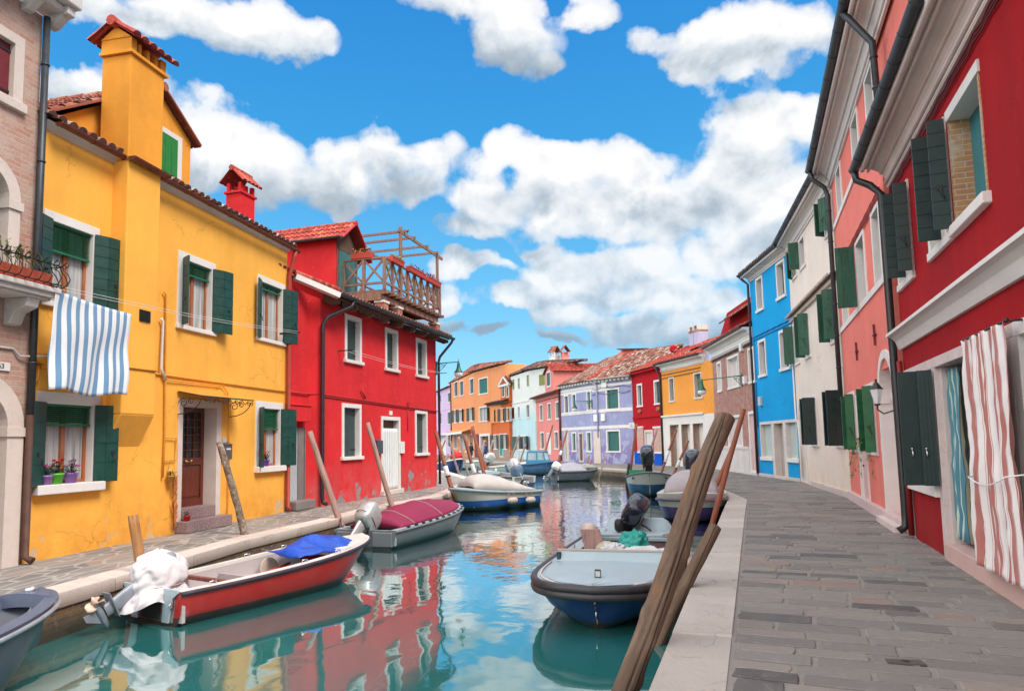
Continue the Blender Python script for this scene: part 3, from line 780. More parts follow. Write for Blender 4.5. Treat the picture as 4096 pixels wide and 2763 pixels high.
# clothesline with the striped sheet --------------------------------------
SHEET = stripes('blue and white stripes', [(0, (.78, .78, .78)), (.52, (.10, .25, .44))], .205)
LW = .62                                       # the line runs this far from the wall
lp = [FY.p3('B', 252, 182, LW), FY.p3('B', 660, 283, LW), FY.p3('B', 1440, 402, LW * .9)]
br0 = FY.p3('B', 150, 186, 0)
cl = thing('clothesline', 'thin double washing line across the yellow house front on iron brackets', 'clothesline', M=FY.M)
zl = lp[0].z; ze = lp[2].z
mb = MB()
for k, dz in ((0, 0), (1, .05)):
    a, b = Vector((lp[0].x, -LW, zl + dz)), Vector((lp[2].x, -LW * .9, ze + dz)); 
    mb.tube([a.lerp(b, i / 14) - Vector((0, 0, .07 * math.sin(math.pi * i / 14))) for i in range(15)], .004, 4)
mb.build('line', WHITEPL, cl)
mb = MB().beam((lp[0].x - .02, 0, zl + .03), (lp[0].x - .02, -LW - .03, zl + .03), .03, .05)
mb.build('bracket', COPPER, cl)
MB().beam((lp[2].x, 0, ze + .02), (lp[2].x, -LW * .9 - .03, ze + .02), .03, .05).build('bracket', IRON, cl)
def sheet():
    a = lp[0].x + .07; b = FY.px('B', 632, 290, LW)[0]; zb_ = avg(FY, ('B', 230, 660, LW), ('B', 588, 703, LW))
    rows, uvs = [], []; n, m = 40, 26
    for j in range(m + 1):
        f = j / m; r, w = [], []
        for i in range(n + 1):
            g = i / n; u = a + (b - a) * (g - .02 * f + .05 * f * (g - .5)) - .1 * f * g
            z = zl - .02 - .10 * g * (1 - f) - .02 * math.sin(math.pi * g) + (zb_ - zl) * f * (1 - .02 * math.sin(g * 9))
            y = -LW + .035 * f * math.sin(g * 21 + f * 2) + .05 * f * math.sin(g * 8 + 1.3 * f * 3) + .012 * math.sin(f * 11 + g * 3)
            r.append((u, y, z)); w.append((g * 1.95 + .02 * math.sin(f * 7) * (1 - g), f * 1.6))
        rows.append(r); uvs.append(w)
    o = cloth('bed_sheet', rows, uvs, SHEET); o.matrix_world = FY.M
    tag(o, 'blue and white striped sheet hung on the line at the yellow house', 'sheet')
sheet()

# ================================================================== BRICK HOUSE AT THE LEFT EDGE
bl0 = FY.world(-3.2, -.02, 0); bl1 = FY.world(-.06, -.02, 0)
FB = Frame(bl0, bl1); L = FB.L
PALEBRICK = bricks('pale worn brick', (.50, .24, .18), (.56, .38, .30), (.56, .47, .41), 1.15, (.56, .44, .37))
bh = thing('brick_house', 'tall pale brick house at the left edge with arched stone doorway and iron balcony', 'house', M=FB.M)
zt = FB.px('A', 150, 55)[1]
holes = []
# upper window with red shutters, arched balcony opening, arched doorway (right jambs seen)
r = FB.rect('A', 0, 150, 105, 520); jr = FB.px('A', 112, 300)[0]
WH = (jr - 1.25, jr, FB.px('A', 60, 530)[1], FB.px('A', 110, 190)[1])
REDSH = plain('dark red shutter paint', (.16, .012, .02), .5, .2)
holes.append(window(bh, WH, s=.17, sill=(.05, .08, .16), fill='closed', leaf=REDSH, closed_n=2, frame=ISTRIA))
def arch(root, x0, x1, zspring, zbase, band, rec, name, fillmat, fill_name, proud=.06):
    rr = (x1 - x0) / 2; cx = (x0 + x1) / 2
    mb = MB()
    for k in range(16):
        a, b = math.pi * k / 16, math.pi * (k + 1) / 16
        q = [(cx + R * math.cos(t_), zspring + R * math.sin(t_)) for t_, R in ((a, rr), (b, rr), (b, rr + band), (a, rr + band))]
        mb.prism([(x, -proud, z) for x, z in q], (0, proud + rec, 0))
    for xa in (x0 - band, x1): mb.box(xa, xa + band, -proud, rec, zbase, zspring)
    for xa in (x0 - band - .03, x1 - .03): mb.box(xa, xa + band + .06, -proud - .03, rec * .5, zspring - .16, zspring - .02)
    o = mb.build(name, ISTRIA if root == bh else WHITE, root, fix=False)
    m2 = MB(); pl = [(cx + rr * math.cos(math.pi * k / 16), rec - .02, zspring + rr * math.sin(math.pi * k / 16)) for k in range(17)]
    m2.quad(*pl); m2.quad((x0, rec - .02, zbase), (x1, rec - .02, zbase), (x1, rec - .02, zspring), (x0, rec - .02, zspring))
    m2.build(fill_name, fillmat, o)
    return (x0 - band * .5, x1 + band * .5, zbase, zspring + rr * .72)
jr2 = FB.px('A', 30, 980)[0]; zs = FB.px('A', 40, 960)[1]; zbal = FB.px('A', 60, 1340)[1]
holes.append(arch(bh, jr2 - .9, jr2, zs, zbal, .2, .2, 'balcony_arch', DARKGLASS, 'balcony_door'))
jr3 = FB.px('B', 20, 900)[0]; zs3 = FB.px('B', 40, 850)[1]
holes.append(arch(bh, jr3 - 1.1, jr3, zs3, -.03, .28, .25, 'door_arch', DOORWOOD, 'front_door'))
house_wall(bh, PALEBRICK, 0, L, zt + .05, holes, 6)
mb = MB(); n = 7
cz = zt
mb.box(-.1, L + .3, -.5, .1, cz + .25, cz + .5); mb.box(-.1, L + .2, -.34, .1, cz + .12, cz + .25)
mb.build('cornice', GREYST, bh, bevel=.03)
for i in range(7):
    mb = MB(); x = L + .08 - i * .5
    mb.prism([(x, .0, cz - .1), (x, -.12, cz - .08), (x, -.3, cz + .08), (x, -.42, cz + .1), (x, -.42, cz + .25), (x, .0, cz + .25)], (.16, 0, 0))
    mb.build('cornice_bracket', GREYST, bh, bevel=.02)
# balcony: slab, corbel, railing
bo = FB.px('A', 130, 1370, .0); bx1 = L - .02; bz = avg(FB, ('A', 60, 1350, .45))
BD = .62
mb = MB().box(-1, bx1, -BD, 0, bz - .08, bz + .0).box(-1, bx1 - .05, -BD + .06, 0, bz - .16, bz - .08).box(-1, bx1 - .1, -BD + .12, 0, bz - .2, bz - .16)
bal = mb.build('balcony', GREYST, bh, bevel=.015)
for x in (bx1 - .45, bx1 - 1.8): MB().prism([(x, 0, bz - .62), (x, -.12, bz - .6), (x, -.2, bz - .42), (x, -.42, bz - .34), (x, -.46, bz - .2), (x, 0, bz - .2)], (.22, 0, 0)).build('balcony_corbel', GREYST, bal, bevel=.015)
mb = MB(); rt = bz + .36
mb.tube([(-1, -BD, rt), (bx1, -BD, rt), (bx1, 0, rt)], .012, 6).tube([(-1, -BD, bz + .05), (bx1, -BD, bz + .05), (bx1, 0, bz + .05)], .01, 6)
def scr(c, ax, s=1): return [Vector(c) + Vector(ax) * (s * w) + Vector((0, 0, z)) for w, z in ((0, .02), (.1, .05), (.15, .14), (.1, .24), (.02, .3), (.0, .38), (.06, .43), (.11, .4), (.1, .35), (.06, .35))]
for i in range(16): mb.tube(scr((bx1 - i * .17, -BD, bz), (0, -1, 0)), .009, 5)
for i in range(4): mb.tube(scr((bx1, -BD + .05 + i * .17, bz), (1, 0, 0)), .009, 5)
mb.build('balcony_railing', IRON, bal)
pl = thing('flower_trough', 'terracotta trough with a thin leafy plant on the iron balcony', 'planter', FB.world(bx1 - .6, -BD + .14, bz), math.atan2(FB.u.y, FB.u.x))
MB().prism([(-.5, -.09, 0), (-.5, .09, 0), (-.5, .12, .2), (-.5, -.12, .2)], (.95, 0, 0)).build('trough', plain('terracotta', (.42, .07, .03), .7), pl, bevel=.008)
mb = MB(); q = random.Random(3)
for i in range(16):
    b = Vector((q.uniform(-.4, .4), q.uniform(-.06, .06), .18)); tp = b + Vector((q.uniform(-.1, .1), q.uniform(-.08, .08), q.uniform(.25, .5)))
    mb.tube([b, tp], .005, 4)
    for k in range(9):
        c = b.lerp(tp, q.uniform(.4, 1)) ; d = Vector((q.uniform(-1, 1), q.uniform(-1, 1), q.uniform(0, 1))).normalized(); s = d.cross(Vector((0, 0, 1))).normalized()
        mb.add([c, c + d * .04 + s * .018, c + d * .075, c + d * .04 - s * .018], [(0, 1, 2, 3)])
mb.build('plant', plain('olive leaf', (.14, .16, .03), .6, .4), pl)
# corner drainpipe
x = L - .0
pp = [(L - .02, -.12, cz - .05), (L - .02, -.12, .9 * cz)]
zj = FB.px('B', 108, 795)[1]
pipe(bh, [(L - .02, -.11, cz), (L - .02, -.11, zj)], .055, GUTTER, 'drainpipe', 4)
pipe(bh, [(L - .02, -.11, zj), (L - .02, -.11, .12), (L, -.24, .05)], .06, RUSTPIPE, 'drainpipe_foot', 0)
mb = MB().tube([(L - 1, -.03, FB.px('B', 0, 470)[1]), (L - .3, -.03, FB.px('B', 60, 476)[1]), (L - .2, -.05, FB.px('B', 60, 510)[1]), (L + .25, -.2, FB.px('B', 150, 510)[1])], .02, 6)
mb.build('cable', GREYBOX, bh)
def text(name, s, size, loc, mat, parent=None, M=None, thick=.003, align='CENTER'):
    cu = bpy.data.curves.new(name, 'FONT'); cu.body = s; cu.size = size; cu.extrude = thick; cu.align_x = align; cu.align_y = 'CENTER'
    o = bpy.data.objects.new(name, cu); COL.objects.link(o)
    bpy.context.view_layer.update()
    me = bpy.data.meshes.new_from_object(o); bpy.data.objects.remove(o)
    o = bpy.data.objects.new(name, me); COL.objects.link(o); me.materials.clear(); me.materials.append(mat)
    if M is None: M = Matrix.Translation(Vector(loc)) @ Matrix.Rotation(math.pi / 2, 4, 'X')
    if parent: o.parent = parent
    o.matrix_local = M
    return o
BLACKPAINT = plain('black lettering', (.04, .04, .045), .7)
a, b, c, d = FB.rect('B', 0, 540, 42, 585)
hn = MB().box(b - .42, b, -.03, .0, c, d).build('house_number', WHITE, bh, bevel=.004)
text('digits', '63', (d - c) * .85, (b - .16, -.034, (c + d) / 2), BLACKPAINT, hn)
# ================================================================== RED HOUSE WITH ROOF TERRACE
FR = Frame(gnd('S', 1278, 2025.5), gnd('S', 1749, 1943.5)); L = FR.L
REDST = stucco('red stucco', (.68, .028, .034), .16, .24, ((.27, .25, .25), .735, 1.5), ((.50, .16, .15), 1.5, .75), 5)
rh = thing('red_house', 'red two storey house with peeling plaster and a wooden terrace on its roof', 'house', M=FR.M)
GE = .62
zg = (FR.px('D2', 600, 885, GE)[1] + FR.px('D2', 1300, 1222, GE)[1]) / 2
ZR = zg - .06
opn = dict(fill='closed', leaf=SLATEGREEN, s=.13, rec=.2, sill=(.06, .1, .11), closed_y=.15)
holes = []
q = wrect(FR, ('D2', 594, 1005), ('D2', 695, 1042), ('E', 592, 218), ('E', 700, 240)); hs = [q]
q2 = wrect(FR, ('D2', 846, 1108), ('D2', 922, 1130), ('E', 846, 290), ('E', 930, 302))
q3 = wrect(FR, ('D2', 1038, 1190), ('D2', 1103, 1212), ('E', 1042, 337), ('E', 1110, 348))
zt_ = (q[3] + q2[3] + q3[3]) / 3; zb_ = (q[2] + q2[2] + q3[2]) / 3
for w in (q, q2, q3): holes.append(window(rh, (w[0], w[1], zb_, zt_), **opn))
g1 = wrect(FR, ('E', 576, 478), ('E', 691, 492), ('E', 572, 845), ('E', 700, 843))
g2 = wrect(FR, ('E', 1034, 538), ('E', 1107, 546), ('E', 1034, 822), ('E', 1115, 814))
zt_ = (g1[3] + g2[3]) / 2; zb_ = (g1[2] + g2[2]) / 2
for w in (g1, g2): holes.append(window(rh, (w[0], w[1], zb_, zt_), **opn))
dr = wrect(FR, ('E', 822, 568), ('E', 941, 580), ('E', 820, 1070), ('E', 940, 1052))
zs_ = avg(FR, ('E', 820, 1035, .1), ('E', 940, 1018, .1))
mb = MB(); a, b, d = dr[0], dr[1], dr[3]
mb.box(a, a + .13, -.03, .3, 0, d).box(b - .13, b, -.03, .3, 0, d).box(a + .13, b - .13, -.03, .3, d - .13, d)
fr = mb.build('door_frame', WHITE, rh, bevel=.006)
MB().box(a - .06, b + .06, -.14, .2, 0, .16).build('doorstep', ISTRIA, fr, bevel=.012)
MB().box(a + .13, b - .13, .2, .24, .1, d - .13).build('door', DOORWOOD, rh)
holes.append((a + .01, b - .01, -.05, d - .01))
FY_loc = FR.loc(FY.world(LY, 0, 0))
LKY = max(.26, FY_loc.y + .02)
lk0 = FY_loc.x - .2
lkz = FR.px('D2', 300, 835, -LKY)[1]
def extra(mb):
    mb.quad((lk0, LKY, 0), (-.25, LKY, 0), (-.25, LKY, ZR + .1), (lk0, LKY, ZR + .3))
    mb.quad((-.25, LKY, 0), (0.0, 0.0, 0), (0, 0, ZR), (-.25, LKY, ZR + .1))
house_wall(rh, REDST, 0, L, ZR, holes, 7, extra=extra, top=ZR + .2)
# side door in the link wall under its own little hood
sd = FR.rect('E', 240, 640, 293, 1080, w=-LKY + .02)
PALEDOOR = stone('peeling pale blue door paint', (.42, .46, .48), .1, .6, (.3, .1, .06), .35, 3)
CEMENT = stone('bare cement', (.21, .185, .175), .25, .9, (.33, .03, .03), .4, 2)
sdo = MB().box(sd[0], sd[1], LKY - .03, LKY - .005, .22, sd[3]).build('side_door', PALEDOOR, rh)
MB().box(sd[1], sd[1] + .28, LKY - .06, LKY - .004, .22, sd[3]).box(sd[1] + .29, sd[1] + .33, LKY - .08, LKY, .2, sd[3]).build('side_door_jamb', CEMENT, sdo)
hb_ = FR.rect('E', 262, 492, 365, 605, w=.02)
MB().box(hb_[0], hb_[0] + .95, -.02, LKY, hb_[2], hb_[3] - .04).box(hb_[0] - .02, hb_[0] + 1.0, -.05, LKY, hb_[3] - .04, hb_[3]).build('door_hood', REDST, rh, bevel=.01)
MB().box(sd[0] - .1, sd[1] + .4, -.12, LKY, 0, .26).build('side_step', CEMENT, rh, bevel=.03)
# roof
mb = MB(); tile_roof(mb, (-.1, -GE, zg + .05), (L + .35, 0, 0), (0, 4.4, 1.72))
rr_ = mb.build('roof', REDTILE, rh)
v0 = FR.p3('D2', 282, 792, -LKY + .1); v1 = Vector((.02, -GE, zg + .04))
v0 = Vector((v0.x, v0.y, v0.z))
mb = MB().beam(v0 + Vector((0, 0, -.02)), v1 + Vector((0, 0, -.06)), .22, .16)
mb.build('verge_board', WHITE, rh)
mb = MB(); n = 14
for i in range(n):
    c = v0.lerp(v1, (i + .5) / n) + Vector((0, 0, .1)); d = (v1 - v0) / n * .55
    mb.tube([c - d, c + d], [.085, .1], 8, True, True, rnd.random())
mb.build('verge_tiles', PAINTTILE, rh)
mb = MB(); tile_roof(mb, (lk0 - .3, LKY - .1, v0.z + .1), (abs(lk0) + .4, 0, 0), (0, 3.5, 1.35)); mb.build('side_roof', REDTILE, rh)
# soffit boards and rafters
mb = MB().prism([(-.05, -GE + .06, zg - .03), (-.05, .02, zg + .18), (-.05, .02, zg + .12), (-.05, -GE + .06, zg - .09)], (L + .25, 0, 0))
so = mb.build('eaves', BEAMWOOD, rh)
n = 9
for i in range(n):
    mb = MB(); x = .15 + (L - .1) * i / (n - 1)
    mb.prism([(x, -GE + .12, zg - .09), (x, 0, zg + .1), (x, 0, zg - .12), (x, -GE * .45, zg - .24), (x, -GE + .12, zg - .2)], (.16, 0, 0))
    mb.build('rafter_end', BEAMWOOD, so)
gutter(rh, (-.02, -GE - .06, zg + .05), (L + .3, -GE - .06, zg + .0), .095, GUTTER, rings=11)
x = .0
pp = [FR.p3('D2', 640, 925, GE), FR.p3('D2', 622, 985, GE * .8), FR.p3('D2', 500, 1035, .18), FR.p3('D2', 470, 1080, .11)]
xp = FR.px('E', 452, 900, .1)[0]
pipe(rh, [(pp[0].x, -GE - .06, zg - .04), (pp[0].x - .05, -GE, zg - .22), (xp + .1, -.22, zg - .62), (xp, -.11, zg - .85), (xp, -.11, .3), (xp, -.13, .12), (xp + .04, -.26, .07)], .06, PIPEBLACK, 'downpipe')
xq = L + .06
pipe(rh, [(L + .26, -GE - .06, zg - .06), (L + .24, -GE, zg - .2), (xq, -.16, zg - .8), (xq, -.1, zg - 1.0), (xq, -.1, .08)], .055, PIPEBLACK, 'downpipe')
# conduit, letter box, meter, number
z1_, z2_ = FR.px('E', 480, 437)[1], FR.px('E', 1165, 540)[1]
REDPIPE = plain('red painted conduit', (.42, .018, .02), .5, .15)
mb = MB().tube([(lk0, LKY - .04, z1_), (-.2, LKY - .06, z1_), (.05, -.04, z1_), (L, -.04, z2_)], .022, 6).tube([(.1, -.03, z1_ - .06), (L - .1, -.03, z2_ - .06)], .012, 6)
a = FR.p3('E', 995, 500, .04); mb.box(a.x - .08, a.x + .08, -.08, 0, a.z - .1, a.z + .1).tube([(a.x - .06, -.03, a.z), (a.x - .06, -.03, a.z - 1.0)], .015, 6)
mb.tube([FR.p3('E', 700, 405, .06), FR.p3('E', 725, 460, .06)], .03, 6)
mb.build('conduit', REDPIPE, rh)
a, b, c, d = FR.rect('E', 797, 727, 826, 805, w=.1)
MB().box(a, b + .08, -.12, 0, c, d).prism([(a, -.13, d), (a, 0, d), (a, 0, d + .07)], (b - a + .08, 0, 0)).build('letter_box', plain('dark blue grey metal', (.05, .06, .09), .4), rh, bevel=.01)
a, b, c, d = FR.rect('E', 944, 730, 968, 802, w=.08)
mt = MB().box(a, b, -.1, 0, c, d).build('meter_box', WHITEPL, rh, bevel=.006)
mb = MB()
for k in range(3): mb.lathe(((a + b) / 2, -.102, c + (d - c) * (.25 + .25 * k)), [(0, -.006), (.035, -.006), (.035, .0)], 10, M=Matrix.Rotation(math.pi / 2, 3, 'X'))
mb.build('dial', IRON, mt)
a, b, c, d = FR.rect('E', 875, 537, 893, 564, w=.02)
MB().box(a, b, -.025, 0, c, d).build('number_plate', WHITE, rh)
# dormer with green door, ridge square to the front
YD = 1.65
da = FR.px('D2', 540, 700, -YD)[0]; db = FR.px('D2', 668, 700, -YD)[0]; dm = (da + db) / 2
zde = FR.px('D2', 538, 560, -YD)[1]; zdp = FR.px('D2', 618, 505, -YD)[1] + .05
mb = MB().prism([(da, YD, ZR), (db, YD, ZR), (db, YD, zde - .15), (dm, YD, zdp - .1), (da, YD, zde)], (0, 3.2, 0))
rd = mb.build('dormer', REDST, rh)
mb = MB(); ov = .38; ex = .45
eL = Vector((da - .25, YD - ov, zde - .02)); eR = Vector((db + ex, YD - ov, zde - .42)); pk = Vector((dm, YD - ov, zdp + .12))
tile_roof(mb, eL, (0, 3.6, 0), (pk - eL)); tile_roof(mb, eR, (0, 3.6, 0), (pk - eR))
ridge(mb, pk + Vector((0, -.05, .02)), pk + Vector((0, 3.6, .02)), .1)
rd2 = mb.build('dormer_roof', PAINTTILE, rd)
mb = MB().beam(eL + Vector((0, .0, .0)), pk, .05, .12, (0, 1, 0)).beam(eR, pk, .05, .12, (0, 1, 0)); mb.build('bargeboard', REDPIPE, rd2)
gutter(rd, eL + Vector((-.08, 0, .02)), eL + Vector((-.08, 3.4, .02)), .08, GUTTER, 'dormer_gutter', 3)
mb = MB(); mb.box(da + .02, da + .14, YD - .05, YD - .01, ZR, zde - .05).box(db - .14, db - .02, YD - .05, YD - .01, ZR, zde - .25); 
mb.prism([(da + .02, YD - .05, zde - .32), (db - .02, YD - .05, zde - .32), (db, YD - .05, zde - .15), (dm, YD - .05, zdp - .1), (da, YD - .05, zde)], (0, .04, 0))
mb.build('dormer_frame', BEAMWOOD, rd)
mb = MB(); n = 4
for i in range(n): mb.box(da + .15 + (db - da - .3) * i / n, da + .145 + (db - da - .3) * (i + 1) / n, YD - .04, YD - .005, ZR + .2, zde - .33)
mb.build('dormer_door', plain('green blue door paint', (.05, .16, .15), .5, .25), rd)
# chimney at the back left
c = FR.loc(deep('A', 1160, 1000, 19.5)); w_ = .84 * FPX and (1228 - 1092) * .8291 / FPX * 19.5
zt = deep('A', 1160, 950, 19.5).z
chimney(rh, c.x, c.y, w_ * .78, w_ * .62, zt - 2.6, zt, REDST, PAINTTILE, cap=.52, ang=0)

# ---- timber terrace
TIM = wood('weathered terrace timber', (.30, .16, .11), .5, .8)
tr = thing('roof_terrace', 'wooden roof terrace with crossed railings and bare pergola beams on brick piers', 'terrace', M=FR.M)
uc = FR.px('U', 620, 800, .05)[0]; ue = FR.px('U', 1312, 1050, .05)[0]; um = FR.px('U', 832, 800, .05)[0]
y0 = -.05; y1 = YD
zrt = avg(FR, ('U', 620, 600, .05), ('U', 832, 700, .05)) ; zfl = avg(FR, ('U', 620, 985, .05), ('U', 1320, 1240, .05))
zlr = avg(FR, ('U', 625, 905, .05), ('U', 1312, 1180, .05))
zrt = (zrt + avg(FR, ('U', 945, 690, .05), ('U', 1155, 815, .05))) / 2
mb = MB(); mb.box(uc - .05, ue + .05, y0 - .05, 3.0, zfl - .09, zfl - .04)
for i in range(12):
    x = uc + (ue - uc) * i / 11; mb.box(x - .045, x + .045, y0 - .18, 2.8, zfl - .2, zfl - .09)
mb.build('deck', TIM, tr)
mb = MB(); 
mb.box(uc - .1, ue + .1, y0 + .12, y0 + .3, zfl - .42, zfl - .2).box(uc - .1, ue + .1, 2.5, 2.7, zfl - .42, zfl - .2).box(uc - .08, uc + .12, y0 + .3, 2.5, zfl - .42, zfl - .2)
mb.build('bearer', TIM, tr)
def rail(p, q, n, posts):
    p, q = Vector(p), Vector(q); d = (q - p)
    m = MB(); zt, zl = zrt, zlr
    m.beam(p + Vector((0, 0, zt - .03)), q + Vector((0, 0, zt - .03)), .09, .06).beam(p + Vector((0, 0, zl)), q + Vector((0, 0, zl)), .07, .08)
    m.build('handrail', TIM, tr)
    m = MB()
    for i in range(n):
        a, b = p + d * (i / n), p + d * ((i + 1) / n)
        m.beam(a + Vector((0, 0, zl)), b + Vector((0, 0, zt - .05)), .04, .075); m.beam(a + Vector((0, 0, zt - .05)), b + Vector((0, 0, zl)), .045, .07)
    m.build('crossed_braces', TIM, tr)
    for f in posts:
        c = p + d * f; MB().box(c.x - .05, c.x + .05, c.y - .05, c.y + .05, zfl - .12, zt - .0).build('post', TIM, tr)
rail((uc - .0, y1 - .05, 0), (uc, y0, 0), 2, (0, .5))
rail((uc, y0, 0), (ue, y0, 0), 8, [0, .125, .25] + [i / 8 for i in range(3, 9)])
rail((ue, y0, 0), (ue, 2.8, 0), 3, (.33, .66, 1)); rail((uc + 1.2, 2.8, 0), (ue, 2.8, 0), 5, (0, .2, .4, .6, .8))
for x, y, z in ((uc + .18, y0 + .2, 0), (um - .05, y0 + .2, 0), (um + .05, y0 + 1.4, 0), (ue - .12, y0 + .2, 0), (ue - .12, 2.6, 0)):
    mb = MB().box(x - .19, x + .19, y - .17, y + .17, ZR, zfl - .5); pr = mb.build('brick_pier', BRICKRED, tr)
    MB().box(x - .22, x + .22, y - .2, y + .2, zfl - .5, zfl - .42).build('pier_cap', WHITE, pr)
zpt = avg(FR, ('U', 820, 200, .05), ('U', 1300, 590, .05)); 
ub0 = FR.px('U', 812, 190, .05)[0]; ub1 = FR.px('U', 1345, 585, .05)[0]
for x in (ub0 + .04, FR.px('U', 1278, 600, .05)[0]):
    MB().box(x - .05, x + .05, y0 - .06, y0 + .04, zlr, zpt + .17).build('pergola_post', TIM, tr)
mb = MB().beam((ub0 - .15, y0, zpt), (ub1, y0, zpt), .06, .12); mb.build('pergola_beam', TIM, tr)
mb = MB().beam((ub0 - 1.2, 2.4, zpt - .1), (ub1, 2.4, zpt), .06, .12); mb.build('pergola_beam', TIM, tr)
for i, vx in enumerate((860, 980, 1140, 1262)):
    x = FR.px('U', vx, (190, 345, 480, 588)[i], .05)[0]
    MB().beam((x, y0 - .12, zpt + .09), (x, 3.2, zpt + .09), .06, .09).build('pergola_slat', TIM, tr)
TROUGH = plain('red planter plastic', (.5, .045, .02), .5, .15)
SUCC = plain('pale succulent green', (.16, .26, .12), .6, .3)
for u0, y, rz, l, m, lab, nf in ((uc - .0, .85, 90, .8, PO, 'red trough of orange berries on the near end of the terrace railing', 70), (uc + .75, y0 - .12, 0, .95, SUCC, 'red trough of pale green succulents left of the pergola post', 0),
                        (FR.px('U', 1030, 720, .2)[0], y0 - .12, 0, 1.5, SUCC, 'long red trough with small withered plants on the middle of the terrace railing', 8), (FR.px('U', 1240, 870, .2)[0], y0 - .12, 0, 1.3, PR, 'red trough with spiky plant and red flowers at the far end of the terrace railing', 25)):
    z = zrt - .12 if y < .3 else zrt
    t = thing('flower_box', lab, 'flower box', FR.world(u0, y, z), math.atan2(FR.u.y, FR.u.x) + rad(rz), 'flower boxes on the terrace railing')
    MB().prism([(-l / 2, -.08, 0), (-l / 2, .08, 0), (-l / 2, .11, .2), (-l / 2, -.11, .2)], (l, 0, 0)).box(-l / 2 - .01, l / 2 + .01, -.12, -.105, .16, .2).build('trough', TROUGH, t)
    mb = MB(); q = random.Random(int(u0 * 10))
    for i in range(40 if nf != 8 else 18):
        c = Vector((q.uniform(-l / 2, l / 2) * .9, q.uniform(-.08, .08), .2 + q.uniform(0, .09))); 
        if m is SUCC and nf == 0: mb.ball(c, q.uniform(.03, .06), 6, 4)
        else:
            d = Vector((q.uniform(-1, 1), q.uniform(-1, 1), q.uniform(.3, 1))).normalized(); s = d.cross(Vector((0, 0, 1))).normalized()
            mb.add([c, c + d * .07 + s * .025, c + d * .14, c + d * .07 - s * .025], [(0, 1, 2, 3)])
    mb.build('plants', m if (m is SUCC and nf == 0) else LEAF, t)
    if nf:
        mb = MB()
        for i in range(nf): mb.ball((q.uniform(-.5, .5) * l * .9, q.uniform(-.14, .12), .2 + q.uniform(-.05, .2)), q.uniform(.018, .034), 6, 4)
        mb.build('flowers', m if m is not SUCC else PO, t)
PIGEON = plain('pigeon grey feathers', (.09, .10, .12), .6, .3)
def pigeon(p, rz, lab):
    t = thing('pigeon', lab, 'pigeon', p, rz, 'pigeons on the terrace pergola')
    mb = MB(); rows = []
    for x, z, r, w in ((-.19, .10, .006, .03), (-.12, .115, .025, .04), (-.05, .13, .055, .055), (.02, .145, .068, .062), (.07, .165, .055, .05), (.095, .195, .034, .03), (.105, .225, .03, .028), (.12, .245, .03, .026), (.145, .245, .016, .014), (.17, .235, .003, .003)):
        rows.append([Vector((x, w * math.cos(6.283 * k / 10), z + r * math.sin(6.283 * k / 10))) for k in range(10)])
    mb.grid(rows, True, .5, True)
    for s in (-1, 1): mb.tube([(.01, .02 * s, .09), (.0, .022 * s, 0)], .005, 5)
    mb.build('body', PIGEON, t)
zz = zpt + .135
p1 = FR.p3('U', 905, 215, .05)
pigeon(FR.world(p1.x, y0, zpt + .06), math.atan2(FR.u.y, FR.u.x), 'dark pigeon perched on the near corner of the pergola beam')
p2 = FR.p3('U', 372, 480, -1.7)
pigeon(FR.world(FR.px('U', 372, 505, -2.4)[0], 2.4, zpt - .03), math.atan2(FR.u.y, FR.u.x), 'pigeon perched on the rear pergola beam beside the dormer')

# ---- door curtain and lamp and washing line
from mathutils import noise as mnoise
def hang_curtain(name, F, a, b, zt, zb, w, mat, folds, lab, cat='curtain', amp=.03, n=70, m=14, group=None, flare=0, waist=None, uvw=None, parent=None):
    rows, uvs = [], []
    for j in range(m + 1):
        f = j / m; r, v = [], []
        for i in range(n + 1):
            g = i / n; k = 1 + flare * f
            if waist: k *= 1 - waist[1] * math.exp(-((f - waist[0]) / .14) ** 2)
            u = (a + b) / 2 + (g - .5) * (b - a) * k
            jn = .9 * amp * mnoise.noise(Vector((g * 5, f * 4, cat.__len__()))) + .35 * amp * (1 - abs(mnoise.noise(Vector((g * 9, f * 7, 3)))) * 3); u += .35 * amp * mnoise.noise(Vector((g * 4, f * 5, 11)))
            y = -w - jn - amp * (.35 + .65 * f) * (math.sin(g * folds * 6.283 + .8 * math.sin(f * 3)) + .45 * math.sin(g * folds * 14.3 + 1.7 + f)) 
            r.append((u, y, zt + (zb - zt) * f + .015 * math.sin(g * folds * 6.283) * f)); v.append((g * (uvw or (b - a) * 1.25), f * (zt - zb)))
        rows.append(r); uvs.append(v)
    o = cloth(name, rows, uvs, mat, parent, .005)
    if not parent:
        o.matrix_world = F.M; tag(o, lab, cat, group)
    return o
AQUAST = stripes('white and aqua stripes', [(0, (.72, .73, .72)), (.5, (.25, .42, .41)), (.66, (.72, .73, .72)), (.76, (.32, .46, .45)), (.86, (.72, .73, .72))], .22)
hang_curtain('door_curtain', FR, dr[0] + .13, dr[1] - .13, dr[3] - .42, .17, -.05, AQUAST, 7, 'white and pale aqua striped curtain hanging over the red house door', amp=.02)
MB()
GL = []
